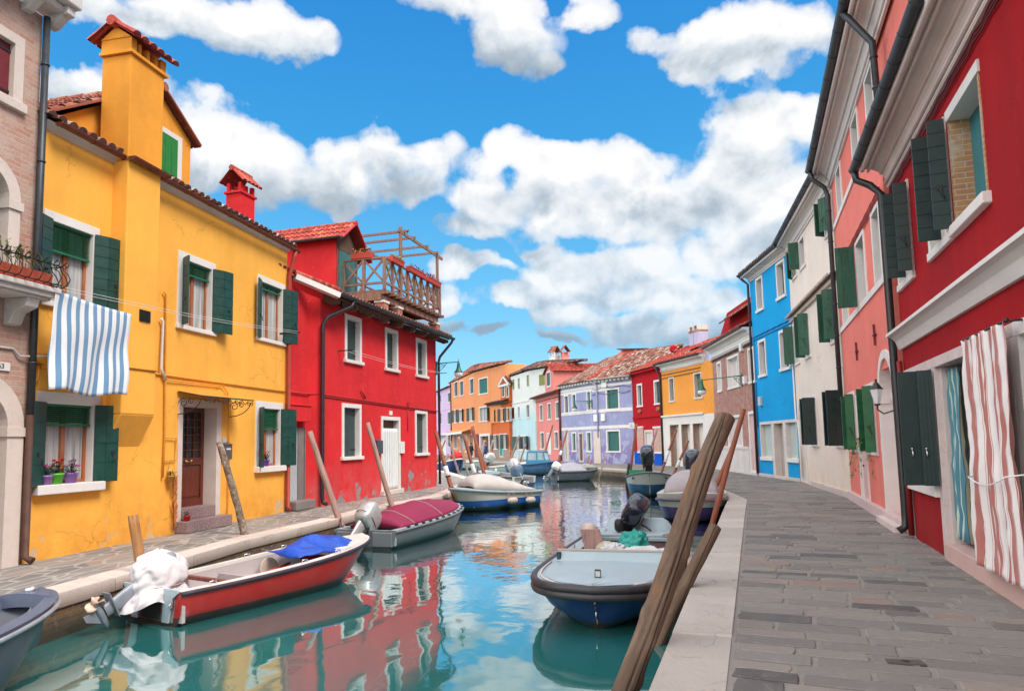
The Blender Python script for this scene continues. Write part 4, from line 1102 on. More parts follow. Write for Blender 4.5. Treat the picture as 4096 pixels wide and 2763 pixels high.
def street_lamp(F, u, z, out, lab, scale=1.0, along=None, drop=.0, mat=GREENIRON):
    """bracket lamp: arm square to the wall (or along it), bell shaded head hanging at its end"""
    t = thing('street_lamp', lab, 'street lamp', M=F.M @ Matrix.Translation((u, 0, z)), group='bracket street lamps')
    d = Vector(along) if along else Vector((0, -1, 0)); e = d * out; s = scale
    mb = MB().tube([Vector((0, 0, 0)), e + Vector((0, 0, .03))], .022 * s, 8)
    mb.tube([d * .02 + Vector((0, 0, -.42 * s)), d * .12 * s + Vector((0, 0, -.38 * s)), d * .34 * s + Vector((0, 0, -.2 * s)), d * .52 * s + Vector((0, 0, -.02))], .014 * s, 6)
    for c, r in ((.2, .12), (.38, .07)):
        mb.tube([d * (c * s) + Vector((0, 0, -.12 * s)) + d * (r * s * (1 - .05 * k) * math.cos(.55 * k)) + Vector((0, 0, r * s * (1 - .05 * k) * math.sin(.55 * k))) for k in range(14)], .011 * s, 5)
    mb.box(-.06, .06, -.03, .0, -.5 * s, .1 * s).lathe(e + Vector((0, 0, .02)), [(.0, .14 * s), (.015 * s, .12 * s), (.012 * s, .06 * s), (.03 * s, .04 * s), (.03 * s, 0)], 8)
    mb.build('bracket', mat, t)
    h = e + Vector((0, 0, -drop))
    MB().lathe(h, [(.02 * s, .05 * s), (.035 * s, .0), (.07 * s, -.05 * s), (.06 * s, -.1 * s), (.08 * s, -.2 * s), (.1 * s, -.28 * s), (.13 * s, -.34 * s), (.19 * s, -.42 * s), (.2 * s, -.45 * s), (.18 * s, -.45 * s)], 16).build('lamp_head', mat, t)
    MB().lathe(h, [(.185 * s, -.44 * s), (.2 * s, -.52 * s), (.17 * s, -.6 * s), (.1 * s, -.65 * s), (0, -.66 * s)], 16).build('lamp_glass', LAMPGLASS, t)
    return t
zl_ = FR.px('D2', 1185, 1345)[1]
street_lamp(FR, L + .0, zl_, 1.02, 'green bell shaded street lamp on the corner of the red house', .95)
cl2 = thing('clothesline', 'thin washing lines under the upper windows of the red house', 'clothesline', M=FR.M)
a_ = FR.p3('D2', 495, 1272, .5); b_ = FR.p3('D2', 1215, 1443, .5); za = FR.px('D2', 590, 1270, .0)[1]
mb = MB()
ua_ = FR.px('D2', 590, 1270)[0] - .35
for w_, dz in ((.25, 0), (.48, 0)):
    mb.tube([Vector((ua_, -w_, za)).lerp(Vector((L - .1, -w_, za)), i / 12) - Vector((0, 0, .08 * math.sin(math.pi * i / 12))) for i in range(13)], .005, 4)
mb.build('line', WHITEPL, cl2)
for x in (ua_, L - .1): MB().beam((x, 0, za + .01), (x, -.52, za + .01), .03, .03).build('bracket', IRON, cl2)
# ================================================================== RIGHT HAND ROW, near to far
def base_plinth(root, L, h, out, mat, u0=0):
    return MB().box(u0, L, -out, .05, -.05, h).build('plinth', mat, root, bevel=.012)
def eave(root, L, zt, out, h, gut=.09, u0=0, mat=WHITE, roofmat=OLDTILE, slope=.38, depth=4, gm=None, ends=.1, gap=None, name='cornice'):
    n = 7; prof = [(0, zt - .06), (.05, zt - .06), (.05, zt)]
    prof += [(.05 + (out - .08) * (1 - math.cos(a)), zt + (h - .08) * math.sin(a)) for a in [math.pi / 2 * k / n for k in range(1, n + 1)]]
    prof += [(out, zt + h - .08), (out, zt + h), (-.2, zt + h)]
    o = cornice(root, u0, L, prof, mat, name); mo = MB()
    for w_, z_, r_ in ((.03, zt - .02, .035), (.075, zt + .035, .03), (.13 * out / .42, zt + h * .52, .022), (out - .03, zt + h - .1, .04), (out - .12, zt + h - .13, .025)): mo.tube([(u0, -w_, z_), (L, -w_, z_)], r_, 8)
    mo.build('moulding', mat, o)
    if gut:
        if gap:
            gutter(root, (u0 - ends, -out - gut * .8, zt + h + .03), (gap[0], -out - gut * .8, zt + h + .03), gut, gm, rings=8)
            gutter(root, (gap[1], -out - gut * 1.2, zt + h + .1), (L, -out - gut * 1.2, zt + h + .1), gut * 1.35, gm, rings=8)
        else: gutter(root, (u0 - ends, -out - gut * .8, zt + h + .03), (L + ends, -out - gut * .8, zt + h + .03), gut, gm, rings=max(4, int(L / .9)))
    if roofmat:
        mb = MB(); tile_roof(mb, (u0 - .05, -out - .05, zt + h + .05), (L - u0 + .1, 0, 0), (0, depth, depth * slope)); mb.build('roof', roofmat, root)
    return o

# ---- dark red house, nearest
def along(v, p, q, vx):                        # a facade from its far corner, running with the lines that meet at vx on the horizon
    a = gnd(v, *p); d = ray('S', vx, 1750); d.z = 0; d.normalize(); t = (gnd(v, *q) - a).dot(-d); return Frame(a, a - d * t)
FRR = along('S', (3664, 2150), (4096, 2393), 3018); F = FRR
RRL = 11.5
DEEPRED = stucco('deep red stucco', (.37, .008, .012), .22, .34, None, ((.20, .03, .03), 1.6, .8), 9)
r1 = thing('dark_red_house', 'dark red house nearest on the right with white cornices and a striped door curtain', 'house', M=F.M)
zc1 = F.px('P', 140, 262)[1]; zt1 = F.px('X', 512, 678)[1]
holes = []
sh = dict(leaf=DKGREEN2, horiz=True, nleaf=8)
wb = wrect(F, ('X', 790, 395), ('X', 945, 130), ('X', 830, 1280), ('X', 1030, 1075))
wc = wrect(F, ('X', 560, 790), ('X', 660, 612), ('X', 588, 1525), ('X', 716, 1400))
zt_, zb_ = (wb[3] + wc[3]) / 2, (wb[2] + wc[2]) / 2
for w in (wc, wb):
    holes.append(window(r1, (w[0], w[1], zb_, zt_), s=.1, rec=.2, sill=(.03, .05, .12), leaves=[(1, [92], [.26], .72), (-1, [84], [.19], -.22)], sash=WHITEPL, curtain=DARKGLASS, **sh))
wa = wrect(F, ('X0', 985, 845), ('X0', 1207, 478), ('X', 1015, 1000), ('X', 1300, 735))
TEALP = plain('blue green shutter panel', (.03, .18, .21), .5, .12)
def teal_window():
    a, b, c, d = wa[0], wa[1], wa[2], wa[3]
    mb = MB().box(a - .02, b + .03, -.03, .3, d - .14, d); fr = mb.build('window', WHITE, r1, bevel=.006)
    MB().box(a - .04, b + .06, -.09, .1, c - .13, c).build('sill', WHITE, fr, bevel=.012)
    BK = bricks('orange brick reveal', (.52, .26, .10), (.46, .20, .11), (.55, .46, .36))
    MB().box(a, a + .05, -.012, .3, c, d - .14).build('brick_reveal', BK, fr); MB().box(b - .05, b, -.012, .3, c, d - .14).build('brick_reveal', BK, fr)
    sp = MB().box(a + .05, b - .05, .22, .26, c + .02, d - .14).build('shutter', TEALP, fr)
    for z in (c + .2, d - .4): mb = MB(); mb.box(b - .45, b - .05, .2, .219, z - .03, z + .03).tube([(b - .4, .2, z - .04), (b - .15, .19, z + .02)], .02, 6); mb.build('hinge', IRON, sp)
    return (a + .005, b - .005, c - .1, d - .01)
holes.append(teal_window())
# ground floor: window and door under one stone lintel
zlin = (F.px('P', 165, 412)[1] + F.px('P', 335, 345)[1]) / 2; zltop = F.px('P', 162, 368)[1]
uw0 = F.px('P', 160, 500)[0]; uw1 = F.px('P', 312, 500)[0]; ud0 = F.px('P', 345, 700)[0]; ud1 = F.px('P', 690, 400)[0]
ud1 = F.px('P', 700, 400)[0]
zs1 = F.px('P', 205, 930)[1]; zs0 = F.px('P', 208, 985)[1]; zds = F.px('P', 415, 1280)[1]
mb = MB().box(uw0, ud1 + .3, -.03, .4, zlin, zltop).box(uw0, uw0 + .12, -.025, .2, zs1, zlin).box(uw1, ud0, -.03, .5, 0, zlin).box(ud1, ud1 + .22, -.03, .5, 0, zlin)
mb.box(ud0, ud0 + .06, .04, .5, 0, zlin)
gf = mb.build('stone_surround', stone('pink stained stone', (.62, .52, .50), .12, .8, (.33, .1, .1), .4, 2.2), r1, bevel=.008)
MB().box(uw0 - .03, uw1 + .02, -.09, .3, zs0, zs1).build('sill', WHITE, gf, bevel=.012)
MB().box(uw0 - .0, uw0 + .03, -.02, .02, 0, zs0).build('panel_edge', WHITE, gf)
MB().box(ud0, ud1, .46, .5, zds, zlin).build('door', DKGREEN2, gf)
MB().box(uw0, uw1, .2, .24, zs1, zlin).build('pane', DARKGLASS, gf)
MB().box(ud0 - .02, ud1 + 1.9, -.06, .2, -.02, zds).build('door_step', stone('pink step stone', (.60, .40, .36), .12, .8, (.4, .2, .18), .3, 2.2), gf, bevel=.012)
for sd_, an, wd, hx in ((1, 92, .42, uw0 + .12 + 1.02 * (uw1 - uw0 - .12)), (-1, 84, .20, uw1 + .16)):
    m2 = MB(); leaf_mb(m2, (hx, -.05), an, sd_, wd, zs1 - .0, zlin - .03, 1 if sd_ > 0 else 4, False, .05, .008)
    lf = m2.build('shutter', DKGREEN2, gf)
    a_ = rad(an); dd = Vector((math.cos(a_) * sd_, -math.sin(a_), 0)); nn = Vector((1, 0, 0))
    q = Vector((hx, -.05, zs1 + .45)) + dd * wd * .7 + nn * .03
    MB().lathe(q + Vector((0, 0, .08)), [(0, -.02), (.02, -.01), (.02, .0), (0, .01)], 8).tube([q + Vector((0, 0, .06)), q + nn * .03, q + Vector((0, 0, -.05))], .012, 6).build('catch', STEEL, lf)
holes += [(uw0 + .01, uw1 + .05, zs1 - .03, zltop - .02), (uw1 + .06, ud1 + .1, -.05, zltop - .02), (ud1 + .3, ud1 + 1.75, -.05, zltop - .02)]
MB().box(ud1 + .3, ud1 + 1.7, .5, .54, 0, zlin).build('inner_door', stone('pale pink door recess', (.6, .5, .47), .1, .7), gf)
ur = ud1 + .22
mb = MB().box(ur, ur + .2, -.028, .6, 0, zlin).box(ud1 + .3, ud1 + 1.9, -.03, .3, zlin, zltop).box(ud1 + 1.6, ud1 + 1.9, -.03, .6, 0, zlin); mb.build('stone_surround', WHITE, r1)
house_wall(r1, DEEPRED, 0, RRL, zt1 + .1, holes, 7)
# cornice between the floors
zo = F.px('P', 78, 212, .22)[1]
cornice(r1, -.02, RRL, [(0, zc1), (.05, zc1 + .0), (.07, zc1 + .05), (.1, zc1 + .14), (.16, zc1 + .21), (.2, zc1 + .23), (.24, zc1 + .23), (.24, zc1 + .28), (.02, zc1 + .33), (0, zc1 + .33)], WHITE, 'string_cornice')
og = F.px('X0', 700, 560, .62)[0]
eave(r1, RRL, zt1, .46, .42, .085, 0, stone('dusty pink cornice', (.74, .62, .57), .12, .8, (.35, .3, .26), .3, 2), REDTILE, gap=(og, og + .22), ends=.25)
CABLE = plain('dark red cable', (.16, .012, .014), .6, .3)
mb = MB()
for z, y in ((zt1 - .1, -.03), (zt1 - .14, -.025), (zt1 - .19, -.03)):
    mb.tube([(u * .25, y - .008 * math.sin(u * 2.1 + z * 9), z + .012 * math.sin(u * 3.3 + z * 7)) for u in range(0, int(RRL * 4))], .013, 5)
mb.tube([(u * .25, -.06, zc1 + .36 + .008 * math.sin(u * 3)) for u in range(0, int(RRL * 4))], .012, 5)
mb.build('cable', CABLE, r1)
pu = F.px('P', 100, 500, .12)[0]
zgt = zt1 + .42
pipe(r1, [(-.2, -.53, zgt), (-.24, -.5, zgt - .18), (-.14, -.3, zgt - .34), (-.08, -.14, zgt - .55), (-.08, -.12, .4), (-.06, -.13, .18), (-.06, -.24, .1)], .065, PIPEBLACK, 'drainpipe', 0, 12)
pipe(r1, [(.06, -.07, zc1 - .2), (.06, -.07, .05)], .045, plain('red drainpipe', (.22, .01, .012), .5), 'drainpipe')

REDSTR = stripes('terracotta and white stripes', [(0, (.76, .72, .71)), (.46, (.45, .1, .1)), (.48, (.76, .72, .71)), (.54, (.40, .11, .085)), (.94, (.76, .72, .71)), (.97, (.45, .1, .1))], .215)
BLUESTR = stripes('teal and green stripes', [(0, (.03, .20, .26)), (.3, (.5, .6, .5)), (.4, (.04, .25, .2)), (.6, (.6, .5, .3)), (.68, (.03, .20, .30)), (.9, (.55, .62, .6))], .22)
cu0 = F.px('P', 462, 215, .16)[0]; cu1 = F.px('P', 682, 115, .16)[0]; czt = avg(F, ('P', 462, 212, .16), ('P', 682, 112, .16)); czb = F.px('P', 575, 1405, .2)[1]
cu1 = max(cu1, cu0 + .9)
hang_curtain('door_curtain', F, cu0, cu1, czt, max(.12, czb), .17, REDSTR, 4, 'tall terracotta and white striped curtain tied across the doorway of the dark red house', amp=.03, n=130, m=60, waist=(.53, .10), uvw=1.5, flare=.12)
cr = thing('curtain_rod', 'thin dark rod carrying the striped curtain over the doorway', 'rod', M=F.M)
MB().tube([(cu0 - .04, -.17, czt), (cu1 + .05, -.17, czt)], .012, 6).tube([(cu0, -.17, czt), (cu0, 0, czt)], .01, 5).tube([(cu1 + .03, -.17, czt), (cu1 + .03, 0, czt)], .012, 5).ball((cu1 + .06, -.17, czt), .025).build('rod', IRON, cr)
tz = czt + (czb - czt) * .6
mb = MB().tube([Vector((cu0 + (cu1 + .12 - cu0) * i / 10, -.26 + (.22 if i in (0, 10) else 0), tz - .12 * math.sin(math.pi * i / 10) + .08 * i / 10)) for i in range(11)], .008, 5)
tie = mb.build('tie_cord', WHITEPL, None); tie.matrix_world = F.M; tag(tie, 'pale cord tying back the terracotta and white striped curtain', 'cord')
hang_curtain('inner_curtain', F, ud0 + .1, ud0 + .62, zlin - .05, .3, -.12, BLUESTR, 3, 'narrow teal striped curtain behind the terracotta one in the stone doorway', amp=.04, uvw=.6)

# ---- salmon pink house
FP = along('S', (3408, 1993), (3648, 2132), 3012); F = FP; PL = F.L
SALMON = stucco('salmon pink stucco', (.82, .22, .175), .12, .15, None, ((.62, .22, .19), 2.0, .8), 14)
r2 = thing('salmon_pink_house', 'tall salmon pink house with white window bands and an arched doorway', 'house', M=F.M)
holes = []
pk = dict(s=.1, rec=.22, sill=(.0, .03, .1), frame=WHITE)
p3a = wrect(F, ('X', 93, 575), ('X', 130, 475), ('X', 116, 960), ('X', 153, 870))
p3b = wrect(F, ('X', 210, 210), ('X', 260, 40), ('X', 240, 610), ('X', 292, 480))
p3c = wrect(F, ('X0', 318, 640), ('X0', 372, 440), ('X0', 352, 1100), ('X0', 420, 920))
zt_ = (p3a[3] + p3b[3] + p3c[3]) / 3; zb_ = (p3a[2] + p3b[2] + p3c[2]) / 3
PLAINW = plain('pale window panel', (.60, .57, .54), .6)
for w in (p3a, p3b, p3c): holes.append(window(r2, (w[0], w[1], zb_, zt_), **pk))
up3 = zb_
p2a = wrect(F, ('J', 908, 370), ('J', 950, 318), ('J', 935, 840), ('J', 982, 775))
p2b = wrect(F, ('J', 1020, 110), ('J', 1090, 28), ('J', 1060, 670), ('J', 1128, 590))
p2c = wrect(F, ('X', 372, 890), ('X', 425, 790), ('X', 408, 1490), ('X', 482, 1385))
zt_ = (p2a[3] + p2b[3] + p2c[3]) / 3; zb_ = (p2a[2] + p2b[2] + p2c[2]) / 3
for i, w in enumerate((p2a, p2b, p2c)): holes.append(window(r2, (w[0], w[1], zb_, zt_), leaves=[(1, [92], [.42])] if i == 1 else (), leaf=OLDGREEN, horiz=False, nleaf=3, **pk))
up2 = zb_
gw1 = wrect(F, ('K', 252, 490), ('K', 285, 475), ('K', 265, 800), ('K', 306, 803))
gw2 = wrect(F, ('K', 335, 448), ('K', 385, 420), ('K', 352, 790), ('K', 412, 818))
zt_ = (gw1[3] + gw2[3]) / 2; zb_ = (gw1[2] + gw2[2]) / 2
GRN = plain('grass green shutter paint', (.012, .10, .035), .5, .3)
for w in (gw1, gw2): holes.append(window(r2, (w[0], w[1], zb_, zt_), leaves=[(1, [80], [.17], .25), (-1, [60], [.20], -.1)], leaf=GRN, nleaf=5, **pk))
pd = wrect(F, ('K', 295, 500), ('K', 332, 480), ('K', 325, 1015), ('K', 372, 1032))
PINKP = plain('pale pink door paint', (.62, .40, .38), .5, .08)
mb = MB().box(pd[0], pd[0] + .09, -.03, .2, .2, pd[3]).box(pd[1] - .09, pd[1], -.03, .2, .2, pd[3]).box(pd[0], pd[1], -.03, .2, pd[3] - .09, pd[3] - .001); df = mb.build('door_frame', WHITE, r2)
d_ = MB().box(pd[0] + .09, pd[1] - .09, .04, .08, .2, pd[3] - .09).build('door', PINKP, df); MB().ball((pd[0] + .3, .03, 1.0), .03).build('handle', IRON, d_)
holes.append((pd[0] + .01, pd[1] - .01, .2, pd[3] - .01))
ax0 = F.px('K', 440, 700)[0]; ax1 = F.px('K', 512, 700)[0]; azs = F.px('K', 428, 500)[1]
holes.append(arch(r2, ax0, max(ax1, ax0 + .9), azs, .15, .17, .3, 'door_arch', PINKP, 'arched_door', .04))
zt2 = F.px('I', 652, 838)[1]
house_wall(r2, SALMON, 0, PL, zt2 + 1, holes, 7)
MB().box(PL, PL + 6.5, .05, 6, zt1 + .75, zt2 + 1).build('upper_wall', SALMON, r2)
for z in (up2, up3): MB().box(0, PL, -.035, .02, z - .02, z + .12).build('window_band', WHITE, r2)
base_plinth(r2, PL, .22, .1, stone('rosy plinth stone', (.62, .48, .46), .12, .8, (.4, .3, .28), .35, 2))
MB().box(ax0 - .2, PL, -.22, 0, -.02, .12).build('doorstep', ISTRIA, r2, bevel=.015)
eave(r2, PL + 6.5, zt2, .5, .5, .1, 0, WHITE, REDTILE, ends=.05)
mb = MB()
zk0, zk1 = F.px('J', 860, 320, .03)[1], F.px('X', 390, 740, .03)[1]; zk = up2 + 1.62
for k in range(4): mb.tube([(u * .2, -.04 - .01 * (k % 2), zk + k * .035 + .012 * math.sin(u * 2 + k)) for u in range(0, int(PL * 5) + 1)], .014, 5)
mb.build('cable', plain('salmon red cable', (.42, .06, .05), .6, .3), r2)
zpj = zt2 + .5
pipe(r2, [(0.05, -.58, zpj), (.05, -.5, zpj - .3), (.0, -.2, zpj - .55), (-.02, -.12, zpj - .8), (-.02, -.12, 2.3)], .065, GUTTER, 'drainpipe', 7, 12)
# the long rainpipe falling behind the dark red gutter
uq = F.px('X0', 390, 500, .15)[0]
pipe(r2, [(uq - .1, -.62, zpj + .05), (uq, -.45, zpj - .3), (uq, -.15, zpj - .75), (uq, -.12, up3 - .6)], .06, GUTTER, 'drainpipe', 3, 12)
for v in ((1170, 860), (1030, 990)):
    p = F.p3('J', *v, .03); mb = MB().beam(p + Vector((-.0, 0, -.22)), p + Vector((.0, 0, .22)), .03, .04, (0, 1, 0)).beam(p + Vector((-.15, 0, 0)), p + Vector((.15, 0, 0)), .04, .03)
    mb.build('wall_anchor', CABLE, r2)
# wall lantern, fern in the window, bell panel
lp_ = F.p3('K', 395, 500, .3)
wl = thing('wall_lantern', 'small black wall lantern beside the arched doorway of the salmon house', 'lantern', M=F.M @ Matrix.Translation((lp_.x, -.28, lp_.z)))
MB().tube([(0, .28, -.28), (0, .1, -.34), (0, 0, -.26), (0, 0, -.16)], .015, 6).lathe((0, 0, 0), [(.05, -.18), (.06, -.16), (.05, -.15)], 6, False).lathe((0, 0, 0), [(.13, .12), (.1, .15), (.04, .24), (.02, .26), (.02, .31), (0, .32)], 6, False).build('lantern_frame', IRON, wl)
MB().lathe((0, 0, 0), [(.05, -.15), (.12, .12)], 6, False).build('lantern_glass', LAMPGLASS, wl)
a, b, c, d = F.rect('K', 421, 727, 438, 790, w=.04)
MB().box(a, a + .1, -.04, 0, c, d).build('bell_panel', WHITEPL, r2)
FERN = plain('fern green', (.10, .22, .02), .6, .4)
def fern(M, lab):
    t = thing('fern', lab, 'potted plant', M=M); q = random.Random(8)
    MB().lathe((0, 0, 0), [(0, 0), (.07, 0), (.09, .13), (.08, .13), (0, .11)], 12).build('pot', plain('clay pot', (.35, .09, .04), .8), t)
    mb = MB()
    for i in range(26):
        a = q.uniform(0, 6.28); l = q.uniform(.25, .6); up = q.uniform(.1, .35)
        pts = [Vector((math.cos(a) * l * f, math.sin(a) * l * f, .12 + up * 2.4 * f - (l + up) * 1.6 * f * f)) for f in (0, .2, .4, .6, .8, 1)]
        mb.tube(pts, .003, 3)
        for p in pts[1:]:
            for k in range(7):
                d = Vector((q.uniform(-1, 1), q.uniform(-1, 1), q.uniform(-.5, .6))).normalized(); s = d.cross(Vector((0, 0, 1))).normalized()
                mb.add([p, p + d * .04 + s * .014, p + d * .08, p + d * .04 - s * .014], [(0, 1, 2, 3)])
    mb.build('fronds', FERN, t)
fern(F.M @ Matrix.Translation((gw2[0] + .3, -.08, gw2[2] + .12)), 'trailing bright green fern on the ground floor sill of the salmon pink house')

# ---- cream house
FW = Frame(gnd('S', 3204, 1926), gnd('S', 3406, 1992)); F = FW; WL = F.L
CREAM = stucco('cream stucco', (.80, .70, .61), .08, .1, None, ((.72, .47, .24), 1.6, .6), 17)
r3 = thing('cream_house', 'cream house with weathered dark green shutters between the blue and salmon houses', 'house', M=F.M)
holes = []
ww = dict(s=.1, rec=.2, sill=(.03, .05, .1))
wu = [wrect(F, *[('J', *q) for q in t]) for t in (((519, 165), (560, 120), (527, 442), (573, 395)), ((575, 110), (640, 15), (600, 350), (655, 295)), ((775, -100), (835, -190), (790, 122), (850, 62)))]
zt_ = sum(w[3] for w in wu) / 3; zb_ = sum(w[2] for w in wu) / 3; HU = min(zt_ - zb_, 1.5)
for i, w in enumerate(wu): holes.append(window(r3, (w[0], w[0] + 1.0, zb_, zb_ + HU), leaf=OLDGREEN, horiz=False, nleaf=3, leaves=([(1, [30], [.4])], [(1, [100], [.36])], [(1, [60], [.32]), (-1, [40], [.36])])[i], **ww))
wm = [wrect(F, *[('J', *q) for q in t]) for t in (((530, 790), (595, 725), (560, 1105), (622, 1072)), ((610, 700), (680, 632), (642, 1060), (705, 1010)), ((810, 535), (865, 480), (835, 948), (897, 897)))]
zt_ = sum(w[3] for w in wm) / 3; zb_ = sum(w[2] for w in wm) / 3
for i, w in enumerate(wm): holes.append(window(r3, (w[0], w[0] + .98, zb_, zt_), leaf=OLDGREEN, nleaf=5, leaves=([(1, [110], [.36])], [(1, [80], [.32]), (-1, [70], [.32])], [(1, [80], [.32]), (-1, [70], [.32])])[i], **ww))
wg = [wrect(F, *[('Y', *q) for q in t]) for t in (((893, 228), (968, 203), (915, 755), (998, 752)), ((1145, 140), (1245, 112), (1172, 762), (1292, 757)))]
zt_ = sum(w[3] for w in wg) / 2; zb_ = sum(w[2] for w in wg) / 2
for i, w in enumerate(wg): holes.append(window(r3, (w[0], w[0] + 1.05, zb_, zt_), leaf=DKGREEN2, nleaf=5, leaves=[(1, [60], [.4]), (-1, [95], [.4])], **ww))
ax0 = F.px('Y', 795, 700)[0] + .1; zs_ = F.px('Y', 800, 400)[1]
holes.append(arch(r3, ax0, ax0 + .85, zs_, .05, .14, .28, 'door_arch', PLAINW, 'arched_door', .04))
zt3 = (F.px('I', 432, 1198)[1] + F.px('I', 640, 905)[1]) / 2
house_wall(r3, CREAM, 0, WL, zt3 + .1, holes, 7)
eave(r3, WL, zt3, .42, .42, .09, 0, WHITE, OLDTILE, ends=.0)
pl3 = stone('worn pale plinth', (.6, .5, .45), .14, .8, (.35, .28, .2), .4, 2.5); base_plinth(r3, WL, .17, .07, pl3, F.px('Y', 915, 1160)[0])
zc3 = avg(F, ('J', 530, 705), ('J', 865, 400))
mb = MB(); tile_roof(mb, (0, -.2, zc3 - .06), (WL, 0, 0), (0, .22, .1), su=.19, sv=.24); mb.box(0, WL, -.1, 0, zc3 - .2, zc3 - .06)
mb.build('tile_course', tiles_mat('pale tile course', [(0, (.4, .3, .24)), (.5, (.6, .5, .42)), (1, (.68, .58, .5))], 3), r3)
pipe(r3, [(.02, -.06, zc3 - .3), (.05, -.06, 2.4), (.45, -.06, 2.3), (.75, -.06, .2)], .03, CREAM, 'cream_pipe')

# ---- sky blue house
FBL = Frame(gnd('S', 3040, 1901), gnd('S', 3203, 1926)); F = FBL; BLL = F.L
BLUE = stucco('sky blue stucco', (.008, .33, .68), .10, .14, None, ((.05, .27, .42), .9, .5), 21)
r4 = thing('sky_blue_house', 'bright sky blue house with deep white windows and pale roller shutters', 'house', M=F.M)
holes = []
bw = [wrect(F, *[('J', *q) for q in t]) for t in (((243, 440), (293, 397), (253, 708), (306, 665)), ((400, 297), (463, 240), (413, 597), (482, 545)), ((268, 915), (318, 892), (268, 1210), (332, 1185)), ((432, 822), (496, 790), (432, 1150), (518, 1118)))]
OLDBLUE = stone('flaking dark blue shutter', (.03, .05, .07), .3, .7, (.2, .1, .05), .5, 6)
for i in (0, 2):
    zt_ = (bw[i][3] + bw[i + 1][3]) / 2; zb_ = (bw[i][2] + bw[i + 1][2]) / 2
    for w in bw[i:i + 2]: holes.append(window(r4, (w[0], w[1], zb_, zt_), s=.11, rec=.24, sill=(.04, .08, .12), fill='closed', leaf=OLDBLUE, detail=False, closed_y=.2))
a = F.px('Y', 378, 700)[0]; b = F.px('Y', 762, 700)[0]; zt_ = avg(F, ('Y', 375, 492), ('Y', 740, 457)); zs_ = avg(F, ('Y', 395, 850), ('Y', 640, 865))
u1, u2, u3, u4 = [F.px('Y', x, 700)[0] for x in (498, 518, 618, 645)]
s_ = .1
mb = MB().box(a, b, -.03, .3, zt_ - .12, zt_).box(a, a + s_, -.03, .3, zs_, zt_ - .12).box(u1, u2 + .04, -.03, .3, 0, zt_ - .12).box(u3, u4 + .04, -.03, .3, 0, zt_ - .12).box(b - .06, b, -.03, .3, zs_, zt_ - .12)
gfr = mb.build('stone_surround', stone('stained white stone', (.64, .58, .54), .1, .8, (.3, .12, .1), .35, 3), r4, bevel=.006)
MB().box(a - .04, u1, -.08, .2, zs_ - .16, zs_).box(u4 + .04, b + .03, -.08, .2, zs_ - .16, zs_).build('sill', WHITE, gfr, bevel=.01)
MINT = plain('pale mint roller shutter', (.50, .60, .56), .5, .08)
for x0, x1 in ((a + s_, u1), (u4 + .04, b - .06)):
    mb = MB(); n = 26
    for q in range(n): mb.box(x0, x1, .16 + .006 * (q % 2), .2, zs_ + (zt_ - .12 - zs_) * q / n, zs_ + (zt_ - .12 - zs_) * (q + 1) / n - .008)
    mb.build('roller_shutter', MINT, gfr)
MB().box(u2 + .04, u3, .25, .29, .1, zt_ - .12).build('door', stone('stained door', (.4, .33, .3), .2, .7, (.08, .05, .04), .5, 2), gfr)
MB().box(u2, u3 + .1, -.06, .25, -.02, .1).build('doorstep', ISTRIA, gfr)
holes += [(a + .02, u1 + .02, zs_ - .1, zt_ - .02), (u1 + .03, u3 + .03, -.05, zt_ - .02), (u3 + .04, b - .02, zs_ - .1, zt_ - .02)]
zt4 = avg(F, ('J', 208, 452), ('J', 495, 192))
house_wall(r4, BLUE, 0, BLL, zt4 + .1, holes, 7)
eave(r4, BLL, zt4, .42, .3, .085, -.02, WHITE, OLDTILE, ends=.12)
base_plinth(r4, BLL, .12, .05, pl3)
z_ = avg(F, ('J', 240, 890), ('J', 520, 720))
MB().tube([(u * .2, -.03, z_ + .015 * math.sin(u * 1.7)) for u in range(int(BLL * 5) + 1)], .025, 5).tube([(0, -.03, z_ - .14), (BLL, -.03, z_ - .14)], .02, 5).tube([(.12, -.04, z_), (.14, -.04, 2.2)], .02, 5).tube([(.22, -.04, z_), (.24, -.04, 2.2)], .02, 5).build('cable', plain('blue painted cable', (.01, .2, .45), .5), r4)
pipe(r4, [(-.1, -.48, zt4 + .28), (-.1, -.3, zt4 + .1), (-.03, -.09, zt4 - .12), (-.03, -.09, .1)], .055, plain('brown drainpipe', (.05, .025, .028), .45), 'drainpipe', 3)
p = F.p3('J', 270, 1380, .1); MB().box(p.x - .15, p.x + .15, -.13, 0, p.z - .2, p.z + .2).build('meter_box', GREYBOX, r4, bevel=.01)

# ---- brick house on the right
FK = Frame(gnd('S', 2869, 1875), gnd('S', 3036, 1901)); F = FK; KL = F.L
OLDBRICK = bricks('old red brick', (.36, .13, .10), (.42, .20, .15), (.45, .33, .28), 1.1, (.46, .32, .27))
r5 = thing('red_brick_house', 'old red brick house with white window frames and a white stone base', 'house', M=F.M)
holes = []
kw = [wrect(F, *[('G', *q) for q in t]) for t in (((920, 592), (950, 575), (925, 838), (960, 820)), ((998, 553), (1088, 508), (1006, 803), (1098, 770)), ((1160, 475), (1206, 450), (1170, 753), (1218, 738)))]
zt_ = sum(w[3] for w in kw) / 3; zb_ = sum(w[2] for w in kw) / 3
PALESASH = plain('pale window boards', (.55, .5, .47), .6)
for w in kw: holes.append(window(r5, (w[0], w[1], zb_, zt_), s=.12, rec=.22, sill=(.03, .06, .12), sash=WHITEPL, curtain=PALESASH, detail=False))
kd = wrect(F, ('G', 1165, 972), ('G', 1222, 962), ('G', 1185, 1450), ('G', 1245, 1470))
holes.append(window(r5, (kd[0], F.L - .12, .05, kd[3]), s=.14, rec=.26, sill=None, fill='closed', leaf=PINKP, closed_n=1, detail=False, sname='door_leaf', frame_name='doorway'))
